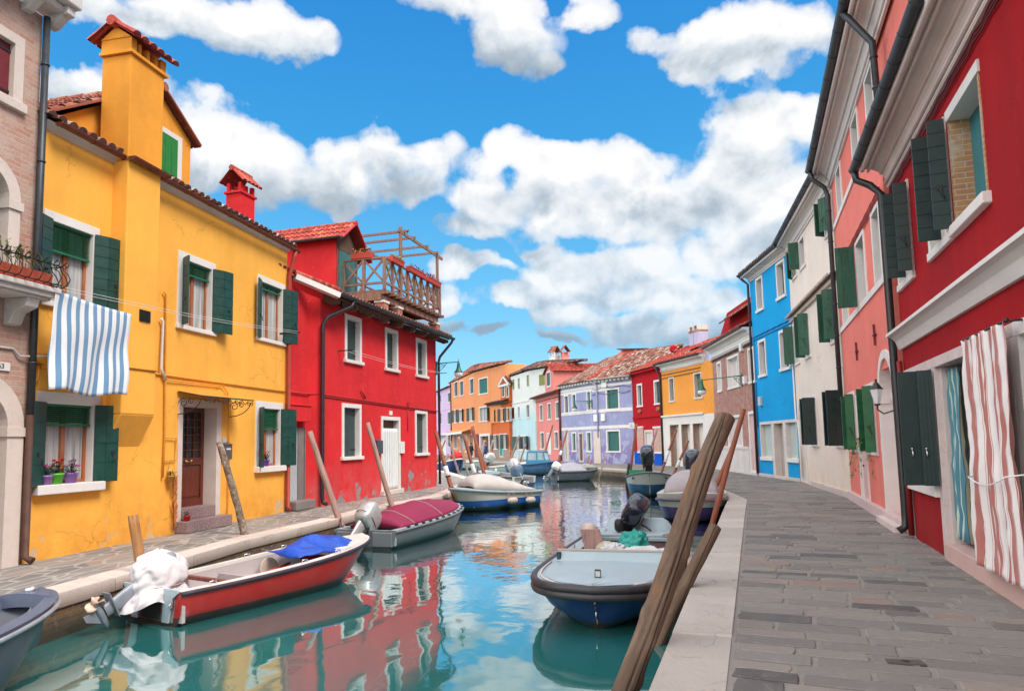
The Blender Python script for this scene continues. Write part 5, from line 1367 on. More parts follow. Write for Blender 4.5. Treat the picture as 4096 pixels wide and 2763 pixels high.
kq = wrect(F, ('G', 1000, 1010), ('G', 1115, 990), ('G', 1010, 1250), ('G', 1125, 1250))
holes.append(window(r5, kq, s=.12, rec=.1, sill=(.02, .04, .1), curtain=PALESASH, detail=False))
zt5 = avg(F, ('G', 912, 548), ('G', 1190, 405))
house_wall(r5, OLDBRICK, 0, KL, zt5 + .1, holes, 7)
zp = F.px('G', 1150, 1245)[1]
mb = MB()
n = 7
for i in range(n): mb.box(kd[0] * i / n + .01, kd[0] * (i + 1) / n - .01, -.06, 0, .12, zp - .14)
mb.box(0, kd[0], -.09, 0, zp - .14, zp).box(0, KL, -.1, 0, -.03, .12)
mb.build('stone_base', GREYST, r5, bevel=.01)
eave(r5, KL, zt5, .45, .62, .08, 0, WHITE, REDTILE, gm=plain('maroon gutter', (.06, .02, .02), .4), ends=0, slope=.42)
MB().tube([(u * .2, -.05, zt5 - .16 + .02 * math.sin(u * 2.3)) for u in range(int(KL * 5) + 1)], .04, 5).build('cable', IRON, r5)
ab = F.px('G', 995, 200, -1.6); apx = F.px('G', 890, 425, -1.6)
mb = MB().prism([(apx[0], 1.6, zt5 + .8), (KL + .5, 1.6, zt5 + 1.0), (KL + .5, 1.6, ab[1]), (ab[0], 1.6, ab[1])], (0, .35, 0)); gb = mb.build('attic_gable', stucco('attic red', (.36, .01, .015), .1, .1, seed=3), r5)
mb = MB(); tile_roof(mb, (ab[0] + .1, 1.95, ab[1] + .02), (KL, 0, 0), (0, 3, -.3)); tile_roof(mb, (ab[0] + .5, 1.0, ab[1] - .75), (KL, 0, 0), (0, 1.0, .78)); mb.build('attic_roof', REDTILE, gb)
street_lamp(F, F.px('G', 1115, 700)[0], F.px('G', 1130, 683)[1], 2.9, 'green street lamp on a long arm reaching left from the red brick house', 1.15, along=(-.88, -.48, 0))
for v in ((1110, 470), (1138, 725)):
    p = F.p3('G', *v, .05); MB().box(p.x - .17, p.x + .17, -.14, 0, p.z - .18, p.z + .18).build('junction_box', WHITEPL, r5)

# ---- orange shop house
FS = Frame(gnd('S', 2659, 1862), gnd('S', 2826, 1871.5)); F = FS; SL = F.L
ORANGE = stucco('amber orange stucco', (.80, .32, .06), .08, .1, ((.62, .40, .28), .74, 4.0), None, 25)
r6 = thing('amber_house', 'amber orange house with a white stone shop front below', 'house', M=F.M)
holes = []
sw = [wrect(F, *[('G', *q) for q in t]) for t in (((541, 712), (582, 703), (543, 907), (588, 897)), ((735, 660), (797, 650), (738, 876), (806, 866)))]
zt_ = sum(w[3] for w in sw) / 2; zb_ = sum(w[2] for w in sw) / 2
SAGE = plain('sage green shutter paint', (.10, .17, .10), .6, .25)
for w in sw: holes.append(window(r6, (w[0], w[1], zb_, zt_), s=.11, rec=.24, sill=(.04, .06, .12), fill='closed', leaf=SAGE, closed_y=.2, frame=ISTRIA))
zsh = avg(F, ('G', 512, 1012), ('G', 830, 975)); zop = avg(F, ('G', 555, 1078), ('G', 815, 1062))
ops = [(F.px('G', a, 1200)[0], F.px('G', b, 1200)[0]) for a, b in ((555, 627), (645, 714), (735, 818))]
for a, b in ops: holes.append((a, b, 0, zop))
ext = 1.35
def ex6(mb): pass
house_wall(r6, ORANGE, 0, SL, avg(F, ('G', 510, 655), ('G', 835, 572)), holes, 8)
zt6 = avg(F, ('G', 510, 655), ('G', 835, 572))
SHOP = stone('shop front white stone', (.70, .66, .62), .07, .7, (.45, .25, .14), .22, 1.5)
mb = MB(); xs = [0] + [v for o in ops for v in o] + [SL + .02]
for i in range(0, len(xs), 2): mb.box(xs[i], xs[i + 1], -.05, .45, 0, zop)
mb.box(0, SL + .02, -.05, .3, zop, zsh - .08).box(-.05, SL + .08, -.16, .2, zsh - .08, zsh + .04)
sf = mb.build('shop_front', SHOP, r6, bevel=.012)
for a, b in ops:
    MB().box(a, b, .4, .44, .05, zop).build('shop_door', SHOP, sf)
    m = b - .42; MB().box(m, m + .09, .3, .42, .05, zop).box(b - .06, b, .3, .42, .05, zop).build('door_post', wood('shop door wood', (.22, .05, .025)) if 'shop door wood' not in MATS else MATS['shop door wood'], sf)
    MB().box(m + .1, b - .07, .37, .395, .1, zop - .05).build('shop_pane', DARKGLASS, sf)
# splayed corner towards the brick house
cA, cB = FS.loc(gnd('S', 2826, 1871.5)), FS.loc(FK.world(0.02, 0, 0))
mb = MB().quad((cA.x, 0, 0), (cB.x, cB.y, 0), (cB.x, cB.y, zt6), (cA.x, 0, zt6)); mb.build('corner_wall', ORANGE, r6)
mb = MB(); dv = (cB - cA); dv.z = 0; nv = Vector((dv.y, -dv.x, 0)).normalized() * .05
mb.prism([Vector((cA.x, 0, 0)) + nv, Vector((cB.x, cB.y, 0)) + nv, Vector((cB.x, cB.y, 0)), Vector((cA.x, 0, 0))], (0, 0, zsh - .08)).build('corner_stone', SHOP, r6)
eave(r6, SL + .35, zt6, .42, .45, .09, 0, WHITE, PAINTTILE, gm=plain('green black gutter', (.02, .03, .03), .4), ends=.05, slope=.3)
mb = MB()
for k in (0, .22): mb.tube([(u * .2, -.05, zt6 - .28 - k + .02 * math.sin(u * 2.3 + k * 9)) for u in range(int(SL * 5) + 1)], .03, 5)
mb.build('cable', plain('amber cable', (.35, .13, .03), .6), r6)
pipe(r6, [(-.03, -.45, zt6 + .4), (-.06, -.2, zt6 - .05), (.0, -.1, zt6 - .4), (.0, -.1, .05)], .07, plain('green black pipe', (.02, .028, .03), .4), 'drainpipe', 3)
c = FS.loc(deep('G', 775, 470, 48.5)); zt_ = deep('G', 775, 350, 48.5).z; wch = 62 * .5102 / FPX * 48.5
VIOL = stucco('pale violet stucco', (.46, .46, .62), .08, .15, seed=31)
for k in (-1, 1):
    x_ = c.x + k * wch * .56
    MB().box(x_ - wch * .5 - .01, x_ + wch * .5 + .01, c.y - .4, c.y + .4, zt_ - 2.2, zt_).build('chimney', VIOL, r6)
    mb = MB().box(x_ - wch * .55, x_ + wch * .55, c.y - .45, c.y + .45, zt_, zt_ + .12); mb.build('chimney_rim', BRICKRED, r6)
    MB().box(x_ - wch * .5, x_ - wch * .3, c.y - .4, c.y + .4, zt_ + .12, zt_ + .4).box(x_ + wch * .3, x_ + wch * .5, c.y - .4, c.y + .4, zt_ + .12, zt_ + .4).box(x_ - wch * .5, x_ + wch * .5, c.y - .4, c.y + .4, zt_ + .4, zt_ + .46).build('chimney_hood', GREYST, r6)
sat = FS.loc(deep('G', 573, 478, 47.5))
mb = MB(); R_ = 33 * .5102 / FPX * 47.5
mb.lathe((0, 0, 0), [(0, .0), (R_ * .5, .03), (R_, .12), (R_ * .98, .14), (0, .04)], 20, M=Matrix.Rotation(rad(105), 3, 'X'))
sd8 = thing('satellite_dish', 'round red satellite dish on the roof beside the amber house', 'satellite dish', FS.world(sat.x, sat.y, sat.z))
mb.build('dish', plain('red dish paint', (.55, .02, .03), .4), sd8); MB().tube([(0, .1, 0), (0, .25, -.3), (0, .25, -1.3)], .04, 6).tube([(0, 0, -R_ * .8), (0.1, -.6, -R_ * .5)], .025, 5).build('mast', GREYBOX, sd8)

# ---- small crimson house with blue base
FC = Frame(gnd('S', 2541, 1854.5), gnd('S', 2657.5, 1862)); F = FC; CL = F.L
zbl = F.px('G', 310, 1283)[1]
CRIM = stucco('crimson stucco', (.44, .006, .014), .08, .12, None, None, 28, tops=None)
BLUB = stucco('cobalt blue stucco', (.006, .09, .50), .06, .1, None, None, 29)
r7 = thing('crimson_house', 'small crimson house with a cobalt blue base and marble panels', 'house', M=F.M)
holes = []
cw_ = [wrect(F, *[('T', *q) for q in t]) for t in (((1545, 1118), (1622, 1100), (1546, 1475), (1632, 1462)), ((1808, 1040), (1902, 1025), (1810, 1432), (1914, 1415)))]
zt_ = sum(w[3] for w in cw_) / 2; zb_ = sum(w[2] for w in cw_) / 2
for w in cw_: holes.append(window(r7, (w[0], w[1], zb_, zt_), s=.13, rec=.2, sill=(.05, .06, .12), fill='closed', leaf=SLATEGREEN, closed_y=.16))
d0, d1 = F.px('G', 352, 1200)[0], F.px('G', 418, 1200)[0]; zd = F.px('G', 380, 1115)[1]
holes.append(window(r7, (d0, d1, .02, zd), s=.16, rec=.2, sill=None, fill='closed', leaf=PLAINW, closed_n=1, frame=GREYST, detail=False, sname='door_leaf', frame_name='doorway'))
zt7 = avg(F, ('G', 275, 690), ('G', 490, 640))
house_wall(r7, CRIM, 0, CL, zt7, holes, 8)
MB().box(0, d0 + .02, -.02, .0, 0, zbl).box(d1 - .02, CL - .15, -.02, 0, 0, zbl).build('blue_base', BLUB, r7)
MARB = stone('pink speckled marble', (.55, .34, .28), .3, .6, (.6, .5, .46), .5, 9)
for a, b in ((295, 345), (427, 487)):
    x0, x1 = F.px('G', a, 1200)[0], F.px('G', b, 1200)[0]; z1 = F.px('G', (a + b) / 2, 1100)[1]
    mp = MB().box(x0, x1, -.04, 0, zbl - .0, z1).build('marble_panel', MARB, r7); MB().box(x0 - .03, x1 + .03, -.09, 0, z1, z1 + .12).box(x0, x1, -.07, 0, zbl - .12, zbl - .001).build('panel_trim', WHITE, mp)
zl7 = avg(F, ('G', 275, 1020), ('G', 490, 998)); MB().box(0, CL, -.1, 0, zl7 - .06, zl7 + .03).build('string_course', CRIM, r7)
eave(r7, CL + .05, zt7, .3, .2, 0, 0, CRIM, PAINTTILE, ends=.05, slope=.42, depth=5)
LEAFV = [(310, 970), (455, 952)]
for x, y in LEAFV:
    p = F.p3('G', x, y, .05); MB().ball((p.x, -.05, p.z), .3, 10, 6, (1, .3, .55)).build('wall_ornament', plain('bronze ornament', (.3, .1, .03), .5) if 'bronze ornament' not in MATS else MATS['bronze ornament'], r7)
# ================================================================== FAR HOUSES
def second(F1, F2): CURX[0] = F1.M.inverted() @ F2.M
def first(): CURX[0] = None
def corner_roof(root, l, c, r, zt, d, h, tile, over=.35, ridge_mat=None):
    """two eaves meeting at a corner: l->c and c->r (local points), hip running back from c"""
    l, c, r = Vector(l), Vector(c), Vector(r)
    ul, ur = (l - c).normalized(), (r - c).normalized()
    s = abs(ul.cross(ur).z); ob = (ul + ur)
    c0 = c - (ul + ur) / s * over; H = c + ob / s * d; H.z = h
    c0.z = l.z = r.z = 0
    nl = (H - c0) - ul * (H - c0).dot(ul); nr = (H - c0) - ur * (H - c0).dot(ur)
    mb = MB(); Z = Vector((0, 0, zt))
    Ur = ur * ((r - c0).dot(ur)); Ul = ul * ((l - c0).dot(ul))
    kr = (H - c0).dot(ur) / Ur.length; kl = (H - c0).dot(ul) / Ul.length
    tile_roof(mb, c0 + Z, Ur, nr, lambda s_, t_: s_ > t_ * kr, base=False); tile_roof(mb, c0 + Z, Ul, nl, lambda s_, t_: s_ > t_ * kl, base=False)
    o = Vector((0, 0, -.03))
    mb.quad(c0 + Z + o, c0 + Z + Ur + o, c0 + Z + Ur + nr + o, H + Z + o, t=.1); mb.quad(c0 + Z + o, H + Z + o, c0 + Z + Ul + nl + o, c0 + Z + Ul + o, t=.1)
    e1, e2 = c0 + Z + Ur + nr, c0 + Z + Ul + nl
    ridge(mb, H + Z, e1, .11, .5); ridge(mb, H + Z, e2, .11, .5)
    # rear slopes close the roof
    bk = (e1 + e2) / 2 + (H - c) * 1.0; bk.z = zt
    mb.quad(H + Z, e1, bk, t=.3); mb.quad(H + Z, bk, e2, t=.3)
    rf = mb.build('roof', tile, root)
    m2 = MB(); ridge(m2, c0 + Z + Vector((0, 0, .08)), H + Z + Vector((0, 0, .06)), .13, .6, .38); m2.build('hip_tiles', ridge_mat or PAINTTILE, rf)
    return rf
def hip_roof(root, l, c, r, zt, d, h, tile, over=.35, ridge_mat=None):
    l, c, r = Vector(l), Vector(c), Vector(r); ul, ur = (l - c).normalized(), (r - c).normalized()
    c0 = c - (ul + ur) * over; l0 = l + (ul - ur) * over; r0 = r + (ur - ul) * over; o0 = l0 + r0 - c0
    for p in (c0, l0, r0, o0): p.z = zt
    Z = Vector((0, 0, h)); A = (c0 + l0) / 2 + ur * d + Z; B = (r0 + o0) / 2 - ur * d + Z; mb = MB()
    n1 = (A - c0) - ur * (A - c0).dot(ur); a1 = (A - c0).dot(ur) / (r0 - c0).length; a2 = (r0 - B).dot(ur) / (r0 - c0).length
    tile_roof(mb, c0, r0 - c0, n1, lambda s, t: a1 * t < s < 1 - a2 * t, base=False)
    n2 = (A - c0) - ul * (A - c0).dot(ul); k = (A - c0).dot(ul) / (l0 - c0).length
    tile_roof(mb, c0, l0 - c0, n2, lambda s, t: k * t < s < 1 - (1 - k) * t, base=False)
    e = Vector((0, 0, -.03))
    for q in ((c0, r0, B, A), (l0, c0, A), (r0, o0, B), (o0, l0, A, B)): mb.quad(*[p + e for p in q], t=.1)
    ridge(mb, A, B, .12, .4); rf = mb.build('roof', tile, root)
    for p_, q_ in ((c0 + Vector((0, 0, .06)), A), (l0, A), (r0, B)): m2 = MB(); ridge(m2, p_, q_, .13, .5); m2.build('hip_tiles', ridge_mat or PAINTTILE, rf)
    return rf
def far_windows(root, F, items):
    hs = []
    for it in items:
        v, x0, y0, x1, y1 = it[:5]; kw = dict(s=.13, rec=.2, sill=(.05, .06, .13), detail=False)
        kw.update(it[5] if len(it) > 5 else {}); kw['wallproud'] = 0
        r = F.rect(v, x0, y0, x1, y1); hs.append(window(root, r, **kw))
    return hs
TC = dict(fill='closed', leaf=TEALSH, closed_y=.12); SC_ = dict(fill='closed', leaf=SLATEGREEN, closed_y=.15); BG = dict(fill='closed', leaf=plain('petrol shutter paint', (.012, .055, .07), .5, .2), closed_y=.12)

# ---- lavender house
FV1 = Frame(gnd('S', 2378.6, 1852), gnd('S', 2539, 1854.5)); FV2 = Frame(gnd('S', 2251, 1847), gnd('S', 2378.6, 1852))
LAV = stucco('worn lavender stucco', (.33, .345, .55), .14, .25, ((.37, .39, .56), .70, 9), ((.17, .11, .30), 2.0, .5), 33, tops=(2.4, (.27, .24, .46), 1.2, -.7))
r8 = thing('lavender_house', 'worn lavender corner house with white bands and teal shutters', 'house', M=FV1.M)
zt8 = F8 = avg(FV1, ('T', 900, 1035), ('T', 1495, 1015))
h1 = far_windows(r8, FV1, [('T', 1055, 1178, 1280, 1522, TC), ('G', 48, 1115, 165, 1293, TC)])
house_wall(r8, LAV, 0, FV1.L, zt8, h1, 7)
zb1 = FV1.px('T', 1150, 1512)[1]; zb2 = FV1.px('F', 1350, 900)[1]
def bands(L, z4, skip=None):
    mb = MB()
    for z, t in ((zb1, .13), (zb2, .12), (z4, .1)): mb.box(0, L, -.025, .0, z - t, z + t)
    return mb
z4 = FV1.px('T', 950, 1183)[1]
bd = bands(FV1.L, zt8 - .42).box(0, h1[0][0], -.025, 0, z4 - .2, z4 + .1).build('white_band', WHITE, r8)
MB().box(.0, .75, -.05, 0, 0, FV1.px('F', 1340, 930)[1]).build('corner_stone', ISTRIA, r8)
mb = MB(); n = 10
for i in range(n): mb.box(FV1.L * (i + .5) / n - .12, FV1.L * (i + .5) / n + .12, -.32, 0, zt8 - .16, zt8 - .02)
mb.box(0, FV1.L, -.3, 0, zt8 - .02, zt8 + .05); mb.build('eaves_brackets', GREYST, r8)
second(FV1, FV2)
P8 = dict(TC); 
h2 = far_windows(r8, FV2, [('F', 1090, 648, 1130, 795, SC_), ('F', 1150, 635, 1190, 785, TC), ('F', 1266, 612, 1306, 772, TC), ('F', 1150, 935, 1190, 1092, TC), ('F', 1266, 930, 1310, 1095, TC),
    ('F', 1203, 938, 1247, 1172, dict(fill='closed', leaf=stone('worn brown door', (.16, .09, .08), .2, .7, (.05, .03, .03), .4, 4), closed_n=2, sill=None, frame=ISTRIA, sname='door_leaf', frame_name='doorway')),
    ('F', 1093, 915, 1132, 1166, dict(fill='closed', leaf=PLAINW, closed_n=3, sill=None, frame=ISTRIA, sname='door_leaf', frame_name='doorway'))])
house_wall(r8, LAV, 0, FV2.L, zt8, h2, 7)
bands(FV2.L, zt8 - .42).box(0, FV2.L, -.02, 0, z4 - .1, z4 + .1).build('white_band', WHITE, r8)
mb = MB(); n = 11
for i in range(n): mb.box(FV2.L * (i + .5) / n - .12, FV2.L * (i + .5) / n + .12, -.32, 0, zt8 - .16, zt8 - .02)
mb.box(0, FV2.L, -.3, 0, zt8 - .02, zt8 + .05); mb.build('eaves_brackets', GREYST, r8)
first()
lc = FV1.loc(FV2.world(0, 0, 0))
corner_roof(r8, (lc.x, lc.y, 0), (0, 0, 0), (FV1.L + 1.2, 0, 0), zt8 + .06, 4.6, 2.5, OLDTILE, .4)
gutter(r8, (-.1, -.48, zt8 + .1), (FV1.L + .2, -.48, zt8 + .1), .08, GREYST, rings=5)
pipe(r8, [(.2, -.45, zt8), (.55, -.1, zt8 - .35), (.55, -.08, 2.0)], .055, plain('lavender pipe', (.5, .5, .68), .5), 'downpipe')
mb = MB()
for v in ((1030, 1108),): p = FV1.p3('T', *v, .1); mb.box(p.x - .28, p.x + .28, -.14, 0, p.z - .24, p.z + .24)
for v in ((1337, 825), (1395, 820)): p = FV1.p3('F', *v, .1); mb.box(p.x - .2, p.x + .2, -.14, 0, p.z - .28, p.z + .28)
mb.build('meter_box', WHITEPL, r8)
mb = MB()
for k in (.62, 1.05): mb.tube([(u * .25, -.05, zt8 - k + .07 * math.sin(u * .9 + k * 5)) for u in range(int(FV1.L * 4) + 1)], .022, 5)
mb.build('cable', plain('grey cable', (.12, .12, .16), .6), r8)
# street name board
a, b, c, d = FV1.rect('G', 228, 1060, 278, 1104)
nb = MB().box(a, b - .03, -.03, 0, c, d).build('street_name', WHITE, r8)
text('lettering', 'CA...\nTUN...', (d - c) * .36, ((a + b) / 2, -.034, (c + d) / 2), BLACKPAINT, nb)
street_lamp(FV2, FV2.L - .1, FV2.px('F', 1318, 690)[1], 1.7, 'green street lamp on the lavender corner house', 1.15, along=(-.9, -.43, 0))
# pale pink attic rising behind the lavender roof
q = FV1.loc(deep('T', 1320, 640, 64)); zq = deep('T', 1320, 495, 64).z - .5; 
ah = thing('pink_attic_house', 'pale pink gable rising behind the lavender house roof', 'house', FV1.world(q.x, q.y, 0), 0)
MB().prism([(0, 0, 0), (2.7, 0, 0), (2.7, 0, zq), (0, 0, zq)], (0, 5, 0)).build('wall', SALMON, ah)
MB().prism([(0, 0, zq), (0, 0, 0), (0, 9, 0), (0, 9, zq - 3.5)], (-.06, 0, 0)).build('gable_wall', SALMON, ah)
mb = MB(); tile_roof(mb, (-.2, -.25, zq - .08), (3, 0, 0), (0, 3, .5)); mb.build('roof', BROWNTILE, ah)

# ---- far salmon house with a dormer
FQ = Frame(gnd('S', 2149, 1838), gnd('S', 2249, 1847)); F = FQ
PINKF = stucco('far pink stucco', (.74, .25, .22), .08, .1, seed=40)
r9 = thing('pink_house', 'narrow pink house with a tall dormer between the lavender and white houses', 'house', M=F.M)
hs = far_windows(r9, F, [('F', 898, 720, 926, 850, SC_), ('F', 960, 708, 991, 842, SC_), ('F', 1022, 697, 1057, 836, SC_), ('F', 904, 935, 938, 1075, SC_), ('F', 1014, 927, 1049, 1074, SC_), ('F', 956, 943, 991, 1112, dict(fill='closed', leaf=WHITEPL, closed_n=1, sill=None, sname='door_leaf', frame_name='doorway'))])
zt9 = avg(F, ('F', 885, 668), ('F', 1065, 628)); house_wall(r9, PINKF, 0, F.L, zt9, hs, 8)
mb = MB(); tile_roof(mb, (-.4, -.45, zt9 + .1), (F.L + .5, 0, 0), (0, 4, 1.3)); mb.box(-.4, F.L, -.4, 0, zt9, zt9 + .08); mb.build('roof', REDTILE, r9)
gutter(r9, (-.5, -.5, zt9 + .1), (F.L, -.5, zt9 + .1), .09, IRON)
MB().tube([(0, -.04, zt9 - .35), (F.L, -.04, zt9 - .35)], .03, 5).build('cable', CABLE, r9)
pipe(r9, [(F.L - .08, -.1, zt9), (F.L - .08, -.1, .1)], .08, PIPEBLACK, 'drainpipe')
dx0, dx1 = F.px('F', 945, 600)[0], F.px('F', 1012, 600)[0]; dzt = F.px('F', 1012, 462)[1]; dzl = F.px('F', 946, 470)[1]; dpk = F.px('F', 972, 415)[1]
dzz = (dzt + dzl) / 2; dmx = (dx0 + dx1) / 2
mb = MB().prism([(dx0, -.02, zt9), (dx1, -.02, zt9), (dx1, -.02, dzz), (dmx, -.02, dpk), (dx0, -.02, dzz)], (0, 7.5, 0)); dd = mb.build('dormer', PINKF, r9)
mb = MB(); sl = dpk - dzz
for e in (dx0 - .2, dx1 + .2): tile_roof(mb, (e, -.25, dzz - .08), (0, 7.8, 0), (dmx - e, 0, sl + .12))
ridge(mb, (dmx, -.25, dpk + .1), (dmx, 7.5, dpk + .1), .13); mb.build('dormer_roof', PAINTTILE, dd)
rw = F.rect('F', 957, 466, 990, 580)
o = MB().box(rw[0], rw[1], -.07, .0, rw[2], rw[3]).build('dormer_window', WHITE, dd); MB().box(rw[0] + .14, rw[1] - .14, -.08, -.07, rw[2] + .16, rw[3] - .14).build('shutter', SLATEGREEN, o)

# ---- white house turning aqua
FA1 = Frame(gnd('S', 2123, 1837.5), gnd('S', 2190, 1838.5)); FA2 = Frame(gnd('S', 2041, 1833), gnd('S', 2123, 1837.5))
AQUA = stucco('white stucco', (.72, .73, .70), .08, .18, ((.50, .43, .36), .742, 5), None, 44, tops=(5.6, (.48, .66, .70), .8, -.8))
AQ2 = plain('aqua shutter paint', (.22, .50, .55), .6, .1)
r10 = thing('white_house', 'white corner house fading to aqua near the ground with olive shutters above', 'house', M=FA1.M)
zt10 = FA1.px('F', 840, 452)[1]
OL = dict(fill='closed', leaf=OLIVE, s=.06, sill=None, closed_y=.04)
hs = far_windows(r10, FA1, [('F', 892, 486, 946, 572, OL)])
house_wall(r10, AQUA, 0, FA1.L, zt10, hs, 9)
MB().box(1.0, 1.7, -.06, 0, 1.4, 3.8).build('shutter', AQ2, r10)
second(FA1, FA2)
DKW = dict(fill='glass', s=.12)
hs = far_windows(r10, FA2, [('F', 684, 522, 704, 604, OL), ('F', 727, 512, 746, 598, OL), ('F', 796, 488, 818, 578, OL), ('F', 676, 743, 704, 840, dict(SC_, s=.05)), ('F', 727, 732, 748, 832, SC_), ('F', 793, 717, 822, 827, SC_),
     ('F', 716, 962, 814, 1085, dict(fill='glass', sash=WHITEPL, leaf=DKGREEN, leaves=[(1, [150], [.7]), (-1, [150], [.7])], nleaf=3)), ('F', 664, 963, 706, 1132, dict(fill='closed', leaf=WHITEPL, closed_n=1, sill=None, sname='door_leaf', frame_name='doorway'))])
house_wall(r10, AQUA, 0, FA2.L, zt10, hs, 9)
zz_ = FA2.px('F', 745, 700)[1]; MB().box(0, FA2.L, -.06, 0, zz_ - .08, zz_ + .06).build('string_course', WHITE, r10)
pipe(r10, [(-.1, -.5, zt10 + .1), (-.15, -.15, zt10 - .6), (-.15, -.12, .1)], .1, PIPEBLACK, 'drainpipe')
first()
ue_ = FA1.px('F', 1225, 445)[0]; MB().box(FA1.L - .1, ue_ - 1.2, .3, 3, 4, zt10 - .02).build('rear_wall', AQUA, r10)
lc = FA1.loc(FA2.world(0, 0, 0)); hip_roof(r10, (lc.x, lc.y, 0), (0, 0, 0), (ue_, 0, 0), zt10 + .1, min(3.8, ue_ * .48), .75, BROWNTILE, .5, BROWNTILE)
gutter(r10, (-.3, -.6, zt10 + .08), (9, -.6, zt10 + .08), .1, IRON)
for px0, px1, yt, yb, m in ((982, 1050, 345, 415, AQUA), (1064, 1128, 340, 430, PINKF)):
    Yc = 71.5 if px0 < 1000 else 70.5
    p = deep('F', (px0 + px1) / 2, yt, Yc); q = FA1.loc(p); w_ = (px1 - px0) * .5102 / FPX * Yc
    chimney(r10 if px0 < 1000 else r9, *( (q.x, q.y) if px0 < 1000 else FQ.loc(p).xy), w_, w_ * .8, p.z - 4, p.z, m, REDTILE, cap=.75)

# ---- small vermilion house
FO1 = Frame(gnd('S', 1966, 1831), gnd('S', 2040, 1834)); F = FO1
VERM = stucco('vermilion stucco', (.62, .125, .025), .1, .12, ((.62, .32, .2), .72, 4.2), ((.62, .34, .24), 4.2, .8), 47)
r11 = thing('vermilion_house', 'low vermilion house with a white gabled dormer and a teal door', 'house', M=F.M)
def shut(w): return dict(fill='glass', curtain=CURTAIN, leaf=DKGREEN2, leaves=[(1, [150], [w]), (-1, [150], [w])], nleaf=3, s=.1)
hs = far_windows(r11, F, [('F', 524, 760, 554, 862, shut(.4)), ('F', 590, 750, 623, 858, shut(.4)), ('F', 636, 744, 663, 852, shut(.3)), ('M', 1590, 215, 1700, 568, shut(.5)), ('M', 1822, 195, 1922, 568, shut(.45)),
    ('M', 1716, 200, 1822, 745, dict(fill='closed', leaf=plain('teal door curtain', (.01, .34, .31), .8), closed_n=4, sill=None, sname='door_leaf', frame_name='doorway'))])
zt11 = avg(F, ('F', 520, 715), ('F', 655, 700)); house_wall(r11, VERM, 0, F.L, zt11, hs, 8)
GREYPAN = stone('grey brown panel', (.34, .26, .22), .1, .8, scale=3)
x = [F.px('M', v, 650)[0] for v in (1560, 1716, 1822, 1955)]; zz_ = F.px('M', 1650, 572)[1]
MB().box(x[0], x[1], -.03, 0, .1, zz_).build('base_panel', GREYPAN, r11); MB().box(x[2], x[3] - .05, -.03, 0, .1, zz_).build('base_panel', GREYPAN, r11)
mb = MB(); tile_roof(mb, (-.5, -.5, zt11 + .1), (F.L + .5, 0, 0), (0, 4, 1.25)); mb.box(-.4, F.L, -.4, 0, zt11 - .15, zt11 + .08); mb.build('roof', BROWNTILE, r11)
gutter(r11, (-.5, -.55, zt11 + .1), (F.L - .1, -.55, zt11 + .1), .1, IRON)
dx0, dx1 = F.px('F', 595, 660)[0], F.px('F', 662, 660)[0]; dz_ = F.px('F', 600, 570)[1]; dpk = F.px('F', 632, 512)[1]; dmx = (dx0 + dx1) / 2
mb = MB().prism([(dx0, -.0, zt11), (dx1, -.0, zt11), (dx1, 0, dz_), (dmx, 0, dpk), (dx0, 0, dz_)], (0, 4, 0)); dd = mb.build('dormer', VERM, r11)
mb = MB()
for sg in (-1, 1): mb.beam((dmx + sg * (dx1 - dmx + .3), -.1, dz_ - .1), (dmx, -.1, dpk + .12), .2, .28, (0, 1, 0))
mb.box(dx0 - .15, dx1 + .15, -.2, .05, dz_ - .2, dz_ + .02); mb.build('dormer_gable', WHITE, dd)
mb = MB()
for e in (dx0 - .35, dx1 + .35): tile_roof(mb, (e, -.2, dz_ - .02), (0, 4.2, 0), (dmx - e, 0, dpk - dz_ + .3))
mb.build('dormer_roof', BROWNTILE, dd)
for x0, x1 in ((606, 629), (640, 661)):
    rw = F.rect('F', x0, 576, x1, 662); o = MB().box(rw[0], rw[1], -.06, 0, rw[2], rw[3]).build('dormer_window', WHITE, dd); MB().box(rw[0] + .12, rw[1] - .12, -.07, -.06, rw[2] + .12, rw[3] - .12).build('shutter', SLATEGREEN, o)

# ---- tall orange house
FG1 = Frame(gnd('S', 1901, 1829.5), gnd('S', 1967, 1831.5)); FG2 = Frame(gnd('S', 1808, 1823), gnd('S', 1901, 1829.5))
ORG = stucco('soft orange stucco', (.78, .30, .13), .08, .12, None, ((.66, .17, .06), 3.4, .6), 51)
r12 = thing('orange_house', 'tall orange corner house with an awning and shops on the ground floor', 'house', M=FG1.M)
zt12 = FG1.px('F', 400, 465)[1]
WOODW = dict(fill='glass', sash=SASH, curtain=CURTAIN, s=.14)
hs = far_windows(r12, FG1, [('F', 420, 518, 495, 634, TC), ('F', 423, 740, 492, 853, dict(WOODW, leaf=DKGREEN, leaves=[(-1, [165], [.75])], nleaf=2)),
    ('M', 1268, 200, 1512, 745, dict(fill='glass', sill=None, s=.3, rec=.3, sash=SASH, curtain=plain('shop interior', (.12, .05, .01), .4), frame_name='shop_door'))])
house_wall(r12, ORG, 0, FG1.L, zt12, hs, 10)
a, b, c, d = FG1.rect('M', 1160, 210, 1262, 742); MB().box(.0, b, -.06, 0, .05, d).build('purple_panel', plain('plum paint', (.15, .03, .06), .7), r12)
zz_ = FG1.px('F', 450, 730)[1]; 
second(FG1, FG2)
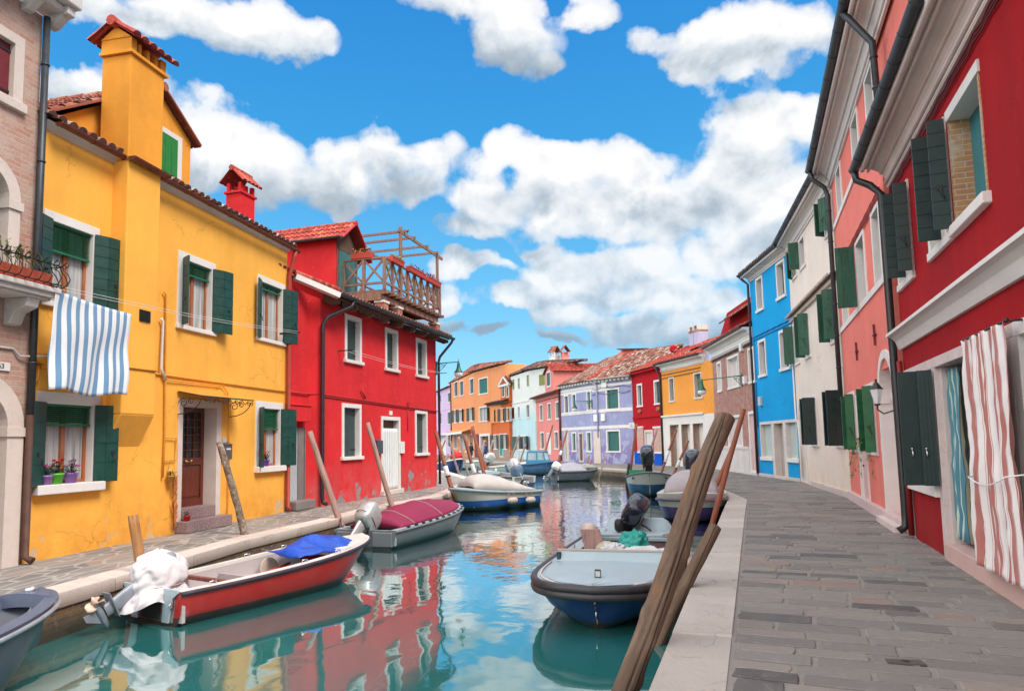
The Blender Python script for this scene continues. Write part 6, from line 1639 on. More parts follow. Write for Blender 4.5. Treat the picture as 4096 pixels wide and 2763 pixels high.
hs = far_windows(r12, FG2, [('F', 227, 547, 258, 657, SC_), ('F', 271, 539, 303, 650, SC_), ('F', 349, 521, 384, 636, SC_), ('F', 226, 762, 257, 864, shut(.5)), ('F', 268, 757, 304, 860, shut(.5)), ('F', 347, 746, 385, 852, shut(.5)),
    ('M', 664, 224, 762, 556, WOODW), ('M', 812, 210, 992, 636, dict(WOODW, sash=WHITEPL)), ('M', 1028, 204, 1135, 745, dict(fill='closed', leaf=SASH, closed_n=2, sill=None, sname='door_leaf', frame_name='doorway'))])
house_wall(r12, ORG, 0, FG2.L, zt12, hs, 10)
MB().box(0, FG2.L, -.05, 0, zz_ - .06, zz_ + .06).build('string_course', ORG, r12)
za_ = FG2.px('F', 290, 942)[1]; xa0, xa1 = FG2.px('F', 206, 940)[0], FG2.px('F', 368, 935)[0]
mb = MB(); mb.prism([(xa0, 0, za_ + .45), (xa0, -1.3, za_ + .05), (xa0, -1.3, za_), (xa0, 0, za_ + .38)], (xa1 - xa0, 0, 0)); aw = mb.build('awning', plain('orange awning cloth', (.75, .33, .13), .8), r12)
mb = MB().box(xa0, xa1, -1.34, -1.3, za_ - .2, za_ + .08).build('awning_valance', WHITEPL, aw)
pipe(r12, [(.05, -.1, zt12), (.05, -.1, .1)], .08, plain('brown pipe', (.1, .03, .02), .5), 'drainpipe')
first()
ue_ = FG1.px('F', 652, 600)[0]; MB().box(FG1.L - .1, ue_, .02, 2.2, 4, zt12 - .02).build('rear_wall', ORG, r12)
lc = FG1.loc(FG2.world(0, 0, 0)); hip_roof(r12, (lc.x, lc.y, 0), (0, 0, 0), (ue_ + .2, 0, 0), zt12 + .1, min(5.0, ue_ * .48), 1.1, REDTILE, .5, REDTILE)
gutter(r12, (-.3, -.6, zt12 + .08), (FG1.L + 4, -.6, zt12 + .08), .11, IRON)

# ---- lilac house
FL1 = Frame(gnd('S', 1690, 1814.5), gnd('S', 1806, 1822.5)); F = FL1
LIL = stucco('pale lilac stucco', (.62, .46, .68), .06, .08, None, None, 55)
r13 = thing('lilac_house', 'pale lilac house with petrol blue shutters behind the corner of the red house', 'house', M=F.M)
hs = far_windows(r13, F, [('F', 178, 628, 204, 702, BG), ('F', 176, 776, 202, 876, BG), ('F', 108, 645, 127, 706, BG), ('F', 108, 786, 131, 876, BG), ('M', 527, 215, 596, 518, BG), ('M', 380, 255, 495, 700, dict(fill='closed', leaf=WHITEPL, closed_n=2, sill=None, s=.25, sname='door_leaf', frame_name='doorway'))])
zt13 = F.px('F', 190, 588)[1]; house_wall(r13, LIL, 0, F.L, zt13, hs, 8)
mb = MB(); tile_roof(mb, (-.3, -.4, zt13 + .1), (F.L + .4, 0, 0), (0, 4, 1.5)); mb.build('roof', REDTILE, r13)
zz_ = F.px('F', 150, 765)[1]; MB().box(0, F.L, -.05, 0, zz_ - .05, zz_ + .05).build('string_course', LIL, r13)
a = F.px('M', 320, 275)[0]; b = F.px('M', 492, 230)[0]; zz_ = F.px('M', 490, 232)[1]
MB().prism([(a, 0, zz_ + .3), (a, -.8, zz_), (a, -.8, zz_ - .08), (a, 0, zz_ + .22)], (b - a, 0, 0)).build('door_canopy', LIL, r13)

# ================================================================== QUAYS, PAVEMENT, WATER
XY = lambda p: Vector((p.x, p.y, 0))
LE = [gnd('S', 0, 2440), gnd('S', 1000, 2155), gnd('S', 1344, 2075), gnd('S', 1529, 2027), gnd('S', 1765, 1982), gnd('S', 1915, 1919.5), gnd('M', 540, 1075), gnd('M', 322, 1045)]
d_ = (LE[1] - LE[0]).normalized(); LE = [LE[0] - d_ * 9] + LE + [gnd('M', 322, 1045) + Vector((-9, 4.5, 0))]
RE = [gnd('S', 2590, 2763), gnd('S', 2890, 2045), gnd('Q', 1985, 955), gnd('Q', 1800, 860), gnd('Q', 1460, 718), gnd('Q', 850, 535), gnd('Q', 560, 512), gnd('S', 2225, 1861)]
d_ = (RE[1] - RE[0]).normalized(); RE = [RE[0] - d_ * 6] + RE
far = [gnd('M', 1900, 862), gnd('M', 1480, 870), gnd('M', 1100, 820), gnd('M', 600, 790), gnd('M', 200, 770)]
RE += far + [far[-1] + Vector((-12, 3, 0))]
LE, RE = [XY(p) for p in LE], [XY(p) for p in RE]
def offs(pl, dist):
    o = []
    for i, p in enumerate(pl):
        a = pl[max(i - 1, 0)]; b = pl[min(i + 1, len(pl) - 1)]
        n1 = (p - a).normalized() if i else (b - p).normalized(); n2 = (b - p).normalized() if i < len(pl) - 1 else n1
        t = (n1 + n2).normalized(); n = Vector((-t.y, t.x, 0)); k = max(.5, n.dot(Vector((-n1.y, n1.x, 0)))); o.append(p + n * dist / k)
    return o
Zv = Vector((0, 0, 1))
def quay(pl, width, side, jit, wallmat, topmat, name, label_kind):
    inner = offs(pl, width * side)
    mb = MB(); q = random.Random(4)
    for i in range(len(pl) - 1):
        a, b, c, d = pl[i], pl[i + 1], inner[i + 1], inner[i]; n = max(1, int((b - a).length / 1.45))
        for k in range(n):
            f0, f1 = k / n, (k + 1) / n; g = .006 / max(.01, (b - a).length)
            p = [a.lerp(b, f0 + g), a.lerp(b, f1 - g), d.lerp(c, f1 - g), d.lerp(c, f0 + g)]; h = q.uniform(-.006, .008)
            if side > 0: p = p[::1]
            top = [x + Zv * h for x in p]; n_ = Vector((-(b - a).y, (b - a).x, 0)).normalized() * side
            rows = [[x - Zv * .18 for x in p], [x + Zv * (h - .015) for x in p], None]
            cen = sum(p, Vector()) / 4; rows[2] = [x + (cen - x).normalized() * .015 + Zv * h for x in p]
            mb.grid(rows, False, q.random(), True); mb.quad(*rows[2], t=q.random())
    mb.build(name, topmat).__setitem__('kind', 'structure')
    mb = MB(); base = offs(pl, .035 * side)
    mb.grid([[p - Zv * 1.7 for p in base], [p - Zv * .17 for p in base]], False)
    mb.build(name + '_wall', wallmat).__setitem__('kind', 'structure')
    mb = MB(); mb.grid([[p + Zv * -.014 for p in base], [p + Zv * -.014 for p in inner]], False); mb.build(name + '_bed', topmat).__setitem__('kind', 'structure')
    return inner
def quaywall_mat():
    m, t = mk('wet quay wall'); tc = t.n('TexCoord'); s = t.n('SeparateXYZ', {0: tc.outputs['Object']})
    v = t.n('CombineXYZ', {0: s.outputs[1], 1: s.outputs[2], 2: 0.0}).outputs[0]
    b = t.n('TexBrick', {'Vector': v, 'Color1': (.17, .09, .06, 1), 'Color2': (.12, .075, .055, 1), 'Mortar': (.07, .05, .04, 1), 'Scale': 1.0, 'Mortar Size': .012, 'Brick Width': .32, 'Row Height': .085})
    n = t.noise(tc.outputs['Object'], 4, 7, .75)
    col = t.mix(t.ramp(n, (.45, 0), (.62, 1)), b.outputs[0], (.20, .12, .05))
    col = t.mix(t.ramp(t.noise(tc.outputs['Object'], 9, 5, .7), (.6, 0), (.66, 1)), col, (.33, .22, .16))
    col = t.mix(t.ma('MULTIPLY', t.ma('SUBTRACT', -.28, s.outputs[2]), 5, clamp=True), col, (.035, .03, .018))
    t.out(col, .75, n, .9, .03); return m
QW = quaywall_mat()
LI = quay(LE, .46, 1, .01, QW, kerb('left kerb stone', (.66, .55, .49)), 'quay_edge_left', '')
RI = quay(RE, .52, -1, .01, QW, kerb('right kerb stone', (.50, .455, .405)), 'quay_edge_right', '')
# pavements: flat beds of mortar with separate stones on the right
def pave_left():
    m, t = mk('left pavement stones'); v = t.obj((1.0, .42, 1), rot=(0, 0, rad(-12)))
    w = t.n('TexNoise', {'Vector': v, 'Scale': 1.5, 'Detail': 2.0}); v2 = t.n('VectorMath', {0: v, 1: t.n('VectorMath', {0: w.outputs['Color'], 'Scale': .25}, operation='SCALE').outputs[0]}).outputs[0]
    e = t.n('TexVoronoi', {'Vector': v2, 'Scale': 3.7, 'Randomness': 1.0}, feature='DISTANCE_TO_EDGE'); c = t.n('TexVoronoi', {'Vector': v2, 'Scale': 3.0, 'Randomness': 1.0})
    g = t.n('SeparateColor', {0: c.outputs['Color']}); 
    col = t.ramp(g.outputs[0], (0, (.12, .11, .105)), (.5, (.20, .185, .175)), (.8, (.27, .23, .20)), (1, (.29, .2, .15)))
    n = t.noise(t.obj(), 12, 6, .7); col = t.mix(t.ma('MULTIPLY', n, .5), col, (.3, .28, .25))
    j = t.ramp(t.ma('ADD', e.outputs['Distance'], t.ma('MULTIPLY', t.ma('SUBTRACT', n, .5), .06)), (.035, 0), (.075, 1))
    col = t.mix(j, (.36, .325, .295), col)
    t.out(col, .8, t.ma('ADD', j, n), .3, .01); return m
def flat(name, pts, mat, z=-.008):
    mb = MB(); mb.add([(p[0], p[1], z) for p in pts], [list(range(len(pts)))]); o = mb.build(name, mat, fix=True); o['kind'] = 'structure'
    import bmesh
    bm = bmesh.new(); bm.from_mesh(o.data); bmesh.ops.triangulate(bm, faces=bm.faces[:])
    for f in bm.faces:
        if f.normal.z < 0: f.normal_flip()
    bm.to_mesh(o.data); bm.free(); return o
flat('pavement_left', [p for p in LI] + [(-30, 55, 0), (-30, -3, 0)], pave_left())
MORTAR = stone('pavement mortar', (.26, .24, .215), .12, .85, (.15, .14, .13), .4, 3)
flat('pavement_right', [p for p in RI] + [(-45, 130, 0), (60, 130, 0), (60, -4, 0)], MORTAR, -.012)
flat('ground', [(-600, -200, 0), (600, -200, 0), (600, 900, 0), (-600, 900, 0)], MORTAR, -2.0)
def pave_right():
    m, t = mk('grey paving slabs'); a = t.n('Attribute', {}, attribute_name='tone'); v = t.obj()
    col = t.ramp(a.outputs['Fac'], (0, (.068, .063, .06)), (.25, (.16, .148, .138)), (.55, (.235, .215, .195)), (.8, (.28, .235, .20)), (1, (.29, .18, .14)))
    n = t.noise(v, 2.2, 7, .7); col = t.mix(t.ma('MULTIPLY', t.ramp(n, (.35, 0), (.7, 1)), .5), col, (.21, .195, .18))
    f = t.noise(v, 55, 4, .8); wr = t.noise(v, 7, 6, .75); col = t.mix(t.ma('MULTIPLY', t.ramp(wr, (.55, 0), (.68, 1)), .5), col, (.30, .28, .255)); col = t.mix(t.ma('MULTIPLY', t.ramp(f, (.45, 0), (.75, 1)), .35), col, (.09, .085, .08))
    t.out(col, t.ma('ADD', .55, t.ma('MULTIPLY', n, .3)), t.ma('ADD', f, t.ma('MULTIPLY', n, 2)), .35, .006); return m
def slabs():
    mb = MB(); q = random.Random(21)
    d = (RI[2] - RI[1]).normalized(); ax = Vector((d.y, -d.x, 0))      # rows run across the path
    rot = Matrix.Rotation(rad(-3), 3, 'Z'); ax = rot @ ax; ay = Vector((-ax.y, ax.x, 0))
    o = RI[1] + ax * .0; y = -5.0
    nxt = lambda: q.choice((.22, .24, .26, .27, .25, .3))
    def inside(p):
        if p.y < 1.5 or p.y > 46: return False
        for i in range(len(RI) - 1):
            a, b = RI[i], RI[i + 1]
            if a.y <= p.y < b.y:
                xe = a.x + (b.x - a.x) * (p.y - a.y) / (b.y - a.y); break
        else: return False
        return p.x > xe + .02 and p.x < xe + 9
    while y < 42:
        h = nxt(); x = -1.5 + q.uniform(0, .5); far_ = y > 16
        x = -12
        while x < 9 and not inside(o + ax * (x + .03) + ay * (y + h / 2)): x += .03
        x += .02
        while x < 9:
            w = q.uniform(.34, .82); g = q.uniform(.010, .024); c = o + ax * (x + w / 2) + ay * (y + h / 2)
            if inside(c):
                n = 3 if not far_ else 1; pts = []
                W, H = w / 2 - g, h / 2 - g
                lst = [(-W, -H)] + [(-W + 2 * W * k / (n + 1), -H) for k in range(1, n + 1)] + [(W, -H), (W, 0)] + [(W, H)] + [(W - 2 * W * k / (n + 1), H) for k in range(1, n + 1)] + [(-W, H), (-W, 0)]
                cr = min(H, .03); P = []
                for u, v in lst:
                    k = .75 if abs(abs(u) - W) < 1e-6 and abs(abs(v) - H) < 1e-6 else 1
                    P.append(c + ax * ((u * (1 - (1 - k) * .09)) + q.uniform(-.009, .009)) + ay * (v * (1 - (1 - k) * .25) + q.uniform(-.011, .011)))
                t = min(1, max(0, q.gauss(.48, .23))); z = q.uniform(-.004, .004)
                top = [p + (c - p).normalized() * .009 + Zv * z for p in P]
                mb.grid([[p - Zv * .03 for p in P], [p + Zv * (z - .007) for p in P], top], False, t, True); mb.quad(*top, t=t)
            x += w
        y += h
    o_ = mb.build('paving_slabs', pave_right()); o_['kind'] = 'structure'
slabs()
p_ = gnd('L', 1512, 1412); dc = thing('drain_cover', 'small rusty iron cover set in the grey slabs at the bottom right', 'drain cover', (p_.x, p_.y, 0), rad(-12))
MB().box(-.13, .13, -.055, .055, -.01, .008).build('plate', stone('rusty plate', (.10, .075, .06), .3, .7, (.2, .06, .03), .5, 12), dc, bevel=.004); MB().lathe((0, 0, .008), [(0, .004), (.03, .004), (.034, 0)], 12).build('boss', IRON, dc)
def water_mat():
    m, t = mk('canal water'); v = t.obj((1, .75, 1)); 
    fr = t.n('Fresnel', {'IOR': 1.55})
    big = t.noise(v, .55, 3, .5, .3); mid = t.noise(t.obj((1, .8, 1), loc=(3, 1, 0)), 2.4, 4, .5); sm = t.noise(t.obj((1, .7, 1)), 7.5, 3, .5)
    y = t.n('SeparateXYZ', {0: t.obj()}).outputs[1]
    k = t.ma('MULTIPLY', t.ma('SUBTRACT', y, 9.0), .07, clamp=True)
    msk = t.ma('MULTIPLY', t.ramp(t.noise(t.obj((1, .6, 1)), .3, 3), (.35, .1), (.65, 1)), t.ma('ADD', t.ma('MULTIPLY', k, 1.2), .12))
    hgt = t.ma('ADD', t.ma('MULTIPLY', big, .5), t.ma('MULTIPLY', msk, t.ma('ADD', t.ma('MULTIPLY', mid, .42), t.ma('MULTIPLY', sm, .11))))
    b = t.n('Bump', {'Strength': .55, 'Distance': .09, 'Height': hgt})
    t.t.links.new(b.outputs[0], fr.inputs['Normal'])
    d = t.n('BsdfDiffuse', {'Color': (.026, .17, .163, 1)}); g = t.n('BsdfGlossy', {'Color': (.92, .96, .96, 1), 'Roughness': .035, 'Normal': b.outputs[0]})
    f2 = t.ma('MULTIPLY', fr.outputs[0], 2.1, clamp=True)
    mx = t.n('MixShader', {0: f2, 1: d.outputs[0], 2: g.outputs[0]}); o = t.n('OutputMaterial', {0: mx.outputs[0]}); return m
mb = MB().quad((-70, -30, WZ), (70, -30, WZ), (70, 140, WZ), (-70, 140, WZ)); o = mb.build('canal_water', water_mat()); o['kind'] = 'structure'
# ================================================================== BOATS
from mathutils import noise as mnoise
def banded(name, bands, rough=.35, wear=.15):
    m, t = mk(name); z = t.n('SeparateXYZ', {0: t.obj()}).outputs[2]
    x = t.n('SeparateXYZ', {0: t.obj()}).outputs[0]
    zz = t.ma('ADD', z, t.ma('MULTIPLY', t.noise(t.obj(), 5, 4), .012))
    f = t.ma('ADD', t.ma('MULTIPLY', zz, .5), .5)
    col = t.ramp(f, *[((z_ * .5 + .5), c) for z_, c in bands], interp='CONSTANT')
    n = t.noise(t.obj(), 3, 6, .65); col = t.mix(t.ma('MULTIPLY', t.ramp(n, (.4, 0), (.75, 1)), wear * 2), col, (.28, .26, .25))
    col = t.mix(t.ma('MULTIPLY', t.ma('SUBTRACT', .09, z), 4, clamp=True), col, (.03, .03, .02))
    t.out(col, t.ma('ADD', rough, t.ma('MULTIPLY', n, .2)), n, .12, .006, Coat_Weight=.25); return m
BOATGREY = plain('pale blue grey gelcoat', (.36, .45, .49), .35, .08, scale=3)
DARKIN = plain('worn boat interior', (.36, .32, .31), .7, .25, scale=3)
RUBBER = plain('dark rubber fender', (.035, .03, .034), .45, .3)
MOTBLK = plain('blue black engine cowl', (.015, .02, .035), .2, .2, bs=.02, Coat_Weight=.6)
MOTSIL = plain('silver engine paint', (.50, .50, .50), .3, .12, .4)
MOTGREY = plain('grey engine leg', (.23, .25, .29), .4, .2, .2)
OFFW = plain('off white gelcoat', (.66, .64, .60), .35, .08, scale=3)
ROPE = plain('grey rope', (.34, .29, .25), .9, .2, scale=40)
def rope(mb, pts, r=.012): mb.tube(pts, r, 6)
def sball(mb, c, rx, ry, rz, e=.6, n=16, m=12, M=None, amp=0, seed=0, t=.5):
    c = Vector(c); pw = lambda v: math.copysign(abs(v) ** e, v); rows = []
    for i in range(m + 1):
        ph = -math.pi / 2 + math.pi * i / m; r = []
        for k in range(n):
            th = 2 * math.pi * k / n
            p = Vector((rx * pw(math.cos(ph)) * pw(math.cos(th)), ry * pw(math.cos(ph)) * pw(math.sin(th)), rz * pw(math.sin(ph))))
            if amp: p *= 1 + amp * (mnoise.noise(p * 4.5 / max(rx, ry, rz) + Vector((seed, 0, 0))) + .5 * mnoise.noise(p * 11 / max(rx, ry, rz) + Vector((seed, 4, 0))))
            r.append(c + (M @ p if M else p))
        rows.append(r)
    return mb.grid(rows, True, t, True)
class Hull:
    def __init__(s, L, B, bow, stern, mid, tw=.85, full=2.2, rake=.3, draft=.16, n=36, chine=.82, sq=.5):
        s.L, s.B, s.n = L, B, n; s.st = []
        for i in range(n + 1):
            t = 1 - (1 - i / n) ** 1.7
            if t < .5: b = tw + (1 - tw) * math.sin(math.pi * t)
            else: b = max(0, 1 - ((t - .5) / .5) ** full) ** sq
            b = max(b, .012) * B / 2
            z = (stern * (1 - t) ** 2 + mid * 2 * t * (1 - t) + bow * t ** 2)
            kr = max(0, (t - .6) / .4) ** 1.8
            s.ts = getattr(s, 'ts', []) + [t]; x = L * t; zk = -draft + (draft + bow * .25) * kr * .35
            s.st.append((x, b, z, zk, kr))
    def at(s, t):
        t = min(max(t, 0), 1); i = max(k for k in range(s.n) if s.ts[k] <= t); g = (t - s.ts[i]) / (s.ts[i + 1] - s.ts[i])
        return [a + (b - a) * g for a, b in zip(s.st[i], s.st[i + 1])]
    def sec(s, st, chine, rake):
        x, b, z, zk, kr = st; out = []
        for side in (1, -1):
            pts = [(x, b, z), (x - rake * kr * .35, b * .975, z * .68), (x - rake * kr * .6, b * (.93 - .15 * kr), z * .36), (x - rake * kr * .85, b * (chine - .36 * kr), z * .08 + zk * .25), (x - rake * kr, 0, zk)]
            out.append([Vector((p[0], p[1] * side, p[2])) for p in pts])
        return out[0] + out[1][-2::-1]
    def build(s, root, mat, chine=.82, rake=.35, rim=.05, inner=None, floor=.06, deck=None, deckmat=None, rub=None, rubr=.03, rubz=0, name='hull', gunmat=None, well=True):
        rows = [s.sec(st, chine, rake) for st in s.st]
        mb = MB().grid(rows); mb.quad(*rows[0])
        h = mb.build(name, mat, root, fix=True)
        off = lambda st, d: max(st[1] - d, .004)
        gm = MB(); r1 = [[Vector((st[0], sd * st[1], st[2] + .001)) for st in s.st] for sd in (1, -1)]; r2 = [[Vector((st[0] - (.05 if i == s.n else 0), sd * off(st, rim), st[2] + .006)) for i, st in enumerate(s.st)] for sd in (1, -1)]
        for a, b in zip(r1, r2):
            gm.grid([a, b], False); gm.grid([b, [p - Vector((0, 0, .05)) for p in b]], False)
        gm.build('gunwale', gunmat or inner or mat, root)
        if inner:
            im = MB(); rr = []; tm = deck[0][0] + .03 if deck else .8
            for i in range(s.n + 1):
                st = s.at(tm * i / s.n); hs = s.sec(st, chine, rake); x, b, z = st[0], off(st, rim * .98), st[2] - .03
                yc = max(.01, hs[3].y - .05); fl = max(floor, hs[4].z + .04)
                rr.append([Vector((x, b, z)), Vector((x, min(b, max(.01, hs[2].y - .05)), z * .5 + fl * .5)), Vector((x, yc, fl)), Vector((x, 0, fl)), Vector((x, -yc, fl)), Vector((x, -min(b, max(.01, hs[2].y - .05)), z * .5 + fl * .5)), Vector((x, -b, z))])
            im.grid(rr); im.quad(*rr[0][::-1]); x0 = .03
            im.box(x0, x0 + .05, -s.st[0][1] * .97, s.st[0][1] * .97, floor, s.st[0][2] - .002)
            im.build('inner_shell', inner, root)
        if deck:
            dm = MB(); n = 10
            for a, b in deck:
                rr = []
                for i in range(n + 1):
                    st = s.at(a + (b - a) * i / n); o = off(st, rim * .6)
                    rr.append([Vector((st[0], o * v, st[2] + .012 + .03 * (1 - v * v))) for v in (-1, -.6, -.2, .2, .6, 1)])
                dm.grid(rr); dm.grid([rr[0], [p - Vector((0, 0, .14)) for p in rr[0]]], False)
            dm.build('foredeck', deckmat or gunmat or mat, root)
        if rub:
            rm = MB()
            for dz in ([rubz] if not isinstance(rubz, tuple) else rubz):
                pts = [Vector((st[0] + (rubr * .6 if i == s.n else 0), st[1] + rubr * .5, st[2] + dz)) for i, st in enumerate(s.st)] + [Vector((st[0] + (rubr * .6 if i == s.n else 0), -st[1] - rubr * .5, st[2] + dz)) for i, st in list(enumerate(s.st))[::-1]]
                rm.tube(pts, rubr, 8)
            rm.build('rub_rail', rub, root)
        return h
def outboard(root, x, z, tilt, cowl, leg, s=1.0, y=0, roll=0, prop=MOTSIL, text_=None, name='outboard_motor', cover=None):
    """clamped on the transom at x, leg hanging aft; tilt in degrees lifts the leg out of the water"""
    Mt = Matrix.Translation((x - .06, y, z)) @ Matrix.Rotation(rad(roll), 4, 'X') @ Matrix.Rotation(rad(tilt), 4, 'Y') @ Matrix.Scale(s, 4)
    T = lambda p: Mt @ Vector(p); R3 = Mt.to_3x3()
    mb = MB()
    secs = [(-.62, .06, .10), (-.5, .06, .11), (-.3, .07, .13), (-.1, .09, .15), (.08, .11, .17)]
    mb.grid([[T((-.12 + ly * .5 * math.cos(a) - .0, w * .5 * math.sin(a) * 1.2, zz)) for a in [2 * math.pi * k / 10 for k in range(10)]] for zz, w, ly in [(z_, w_, l_ * 2) for z_, w_, l_ in secs]], True, .5, True)
    mb.add([T(p) for p in ((-.36, -.1, -.5), (.05, -.07, -.5), (.05, .07, -.5), (-.36, .1, -.5), (-.36, -.1, -.485), (.05, -.07, -.485), (.05, .07, -.485), (-.36, .1, -.485))], [(0, 1, 2, 3), (7, 6, 5, 4), (0, 4, 5, 1), (1, 5, 6, 2), (2, 6, 7, 3), (3, 7, 4, 0)])
    mb.grid([[T((xx, r * math.cos(a), -.68 + r * math.sin(a))) for a in [2 * math.pi * k / 10 for k in range(10)]] for xx, r in ((.12, .005), (.08, .035), (-.02, .05), (-.18, .055), (-.27, .045))], True, .5, True)
    mb.prism([T(p) for p in ((.02, -.008, -.71), (-.2, -.008, -.71), (-.24, -.008, -.9), (-.14, -.008, -.9))], R3 @ Vector((0, .016, 0)))
    om = mb.build(name, leg, root)
    bk = MB(); bk.add([T(p) for p in [(xx, yy, zz) for zz in (-.22, .12) for yy in (-.13, .13) for xx in (-.06, .06)]], [(0, 2, 3, 1), (4, 5, 7, 6), (0, 1, 5, 4), (2, 6, 7, 3), (0, 4, 6, 2), (1, 3, 7, 5)])
    bk.build('clamp_bracket', IRON, om)
    cm = MB(); sball(cm, T((-.10, 0, .38)), .29, .20, .27, .55, 20, 14, R3)
    c = cm.build('cowl', cowl, om)
    st = MB(); st.tube([T((-.40, k * .02, .2)) for k in range(0)] or [T((-.1 + .315 * math.cos(a), .205 * math.sin(a), .24)) for a in [2 * math.pi * k / 20 for k in range(21)]], .008, 5); st.build('cowl_seam', IRON, c)
    p = MB(); hub = T((-.3, 0, -.68)); ax = (R3 @ Vector((-1, 0, 0))).normalized()
    p.tube([T((-.26, 0, -.68)), T((-.37, 0, -.68)), T((-.42, 0, -.68))], [.042 * s, .036 * s, .008 * s], 10)
    b1 = R3 @ Vector((0, 1, 0)); b2 = R3 @ Vector((0, 0, 1))
    for k in range(3):
        a = 2.1 * k + .5; d = b1 * math.cos(a) + b2 * math.sin(a); e = b1 * -math.sin(a) + b2 * math.cos(a)
        p.grid([[hub + d * (.03 + .12 * q) + e * (v * .075 * math.sin(math.pi * (.22 + .78 * q)) ) + ax * (v * .05 * s) for v in (-1, -.4, .4, 1)] for q in (0, .3, .6, .85, 1)])
    p.build('propeller', prop, om, solid=.006)
    if text_:
        Mx = Mt @ Matrix.Translation((-.13, -.207, .3)) @ Matrix.Rotation(math.pi / 2, 4, 'X')
        text('maker_name', text_, .075, (0, 0, 0), GREYBOX, c, Mx, .002)
    return om, T
def boat_root(name, label, bow, stern, z=WZ, group='moored boats'):
    d = Vector((bow[0] - stern[0], bow[1] - stern[1], 0))
    return thing(name, label, 'boat', (stern[0], stern[1], z), math.atan2(d.y, d.x), group), d.length
def cleats(root, spots, mat=STEEL):
    for x, y, z in spots: MB().tube([(x - .05, y, z), (x - .05, y, z + .05), (x + .05, y, z + .05), (x + .05, y, z)], .009, 6).build('cleat', mat, root)

# ---- the work boat in front --------------------------------------------------
bt, LB = boat_root('work_boat', 'blue work boat with pale grey deck and black rubber fender, nearest on the right', (.90, 8.3), (2.62, 14.7))
HB = Hull(LB, 1.94, .58, .44, .44, .9, 5.2, sq=.40)
BLUEH = banded('navy hull paint', [(0, (.03, .022, .02)), (.09, (.008, .045, .16))], .3, .06)
HB.build(bt, BLUEH, rake=.42, chine=.72, rim=.24, inner=DARKIN, floor=.0, deck=[(.685, .9998)], deckmat=BOATGREY, rub=RUBBER, rubr=.052, rubz=(-.03, -.115), gunmat=BOATGREY)
x = HB.at(.685); mb = MB()
mb.prism([(x[0] + .02, -.84, x[2]), (x[0] + .12, -.84, x[2] + .02), (x[0] + .0, -.82, x[2] + .17), (x[0] - .05, -.82, x[2] + .17), (x[0] - .05, -.84, x[2] - .1)], (0, 1.67, 0))
cm = mb.build('coaming', BOATGREY, bt, bevel=.012)
MB().box(x[0] - .06, x[0] + .015, -.84, .85, x[2] + .165, x[2] + .185).build('trim_strip', stone('worn trim', (.5, .4, .36), .2), cm)
for sd, m_, nm in ((-1, (.02, .10, .12), 'green'), (1, (.5, .01, .02), 'red')):
    lm = MB().box(x[0] + .03, x[0] + .1, sd * .80 - .03, sd * .80 + .03, x[2] + .04, x[2] + .15).build('navigation_light', IRON, cm, bevel=.006); MB().box(x[0] + .1, x[0] + .106, sd * .80 - .018, sd * .80 + .018, x[2] + .055, x[2] + .125).build('lens', plain(nm + ' lens', m_, .1), lm)
b_ = HB.at(.93); lm = MB().prism([(b_[0] - .14, -.05, b_[2] + .04), (b_[0] + .02, -.035, b_[2] + .04), (b_[0], -.03, b_[2] + .13), (b_[0] - .03, -.04, b_[2] + .14)], (0, .08, 0)).build('bow_light', IRON, bt, bevel=.008); MB().box(b_[0] + .0, b_[0] + .018, -.022, .038, b_[2] + .055, b_[2] + .12).build('lens', GREYBOX, lm)
MB().tube([(HB.L - .36, 0, .25), (HB.L - .25, 0, .24), (HB.L - .27, 0, .15), (HB.L - .4, 0, .13)], .014, 6).build('bow_eye', STEEL, bt)
mb = MB()
for sd in (-1, 1):
    pts = [Vector((HB.at(t)[0], sd * (HB.at(t)[1] - .06), HB.at(t)[2] + .018)) for t in (.70, .76, .82, .88, .93, .96, .975)]
    mb.tube(pts, .012, 6)
mb.build('toe_rail', stone('pale trim', (.62, .56, .52), .1), bt)
cleats(bt, [(HB.at(t)[0], sd * (HB.at(t)[1] - .11), HB.at(t)[2]) for t in (.32, .45, .56) for sd in (-1, 1)])
mb = MB(); z_ = HB.at(.2)[2]
mb.box(.55, .98, -.74, .74, z_ - .06, z_ - .0).box(.95, 1.0, -.76, .76, z_ - .13, z_ - .055)
th = mb.build('stern_thwart', BOATGREY, bt, bevel=.015); MB().box(.9, .94, -.74, .74, .0, z_ - .06).build('locker_front', stone('locker board', (.2, .13, .11), .2, .6), th)
mb = MB(); n = 14; rr = []
for i in range(n + 1):
    y = -.72 + 1.44 * i / n; h = .22 * min(1, (1 - abs(y / .72)) * 5) if abs(y) > .05 else .22
    rr.append([Vector((.05, y, z_ - .1)), Vector((.05, y, z_ + h)), Vector((.1, y, z_ + h + .015)), Vector((.16, y, z_ + h)), Vector((.3, y, z_ - .1))])
mb.grid(rr); mb.box(.0, .55, -.74, -.4, z_ - .1, z_ - .02).box(.0, .55, .4, .74, z_ - .1, z_ - .02); mb.build('stern_coaming', BOATGREY, bt)
om, _ = outboard(bt, .34, z_ + .04, 24, MOTBLK, MOTBLK, 1.1, -.24, -30, text_='YAMAHA')
mb = MB()
sball(mb, (.68, -.34, z_ + .14), .1, .09, .13, .7); mb.tube([(.66, -.32, z_ + .2), (.55, -.2, z_ + .28), (.42, -.1, z_ + .3)], .03, 8); mb.tube([(.7, .3, z_ + .04), (.6, .2, z_ + .1), (.45, .1, z_ + .12)], .018, 6); mb.build('steering_arm', IRON, om)
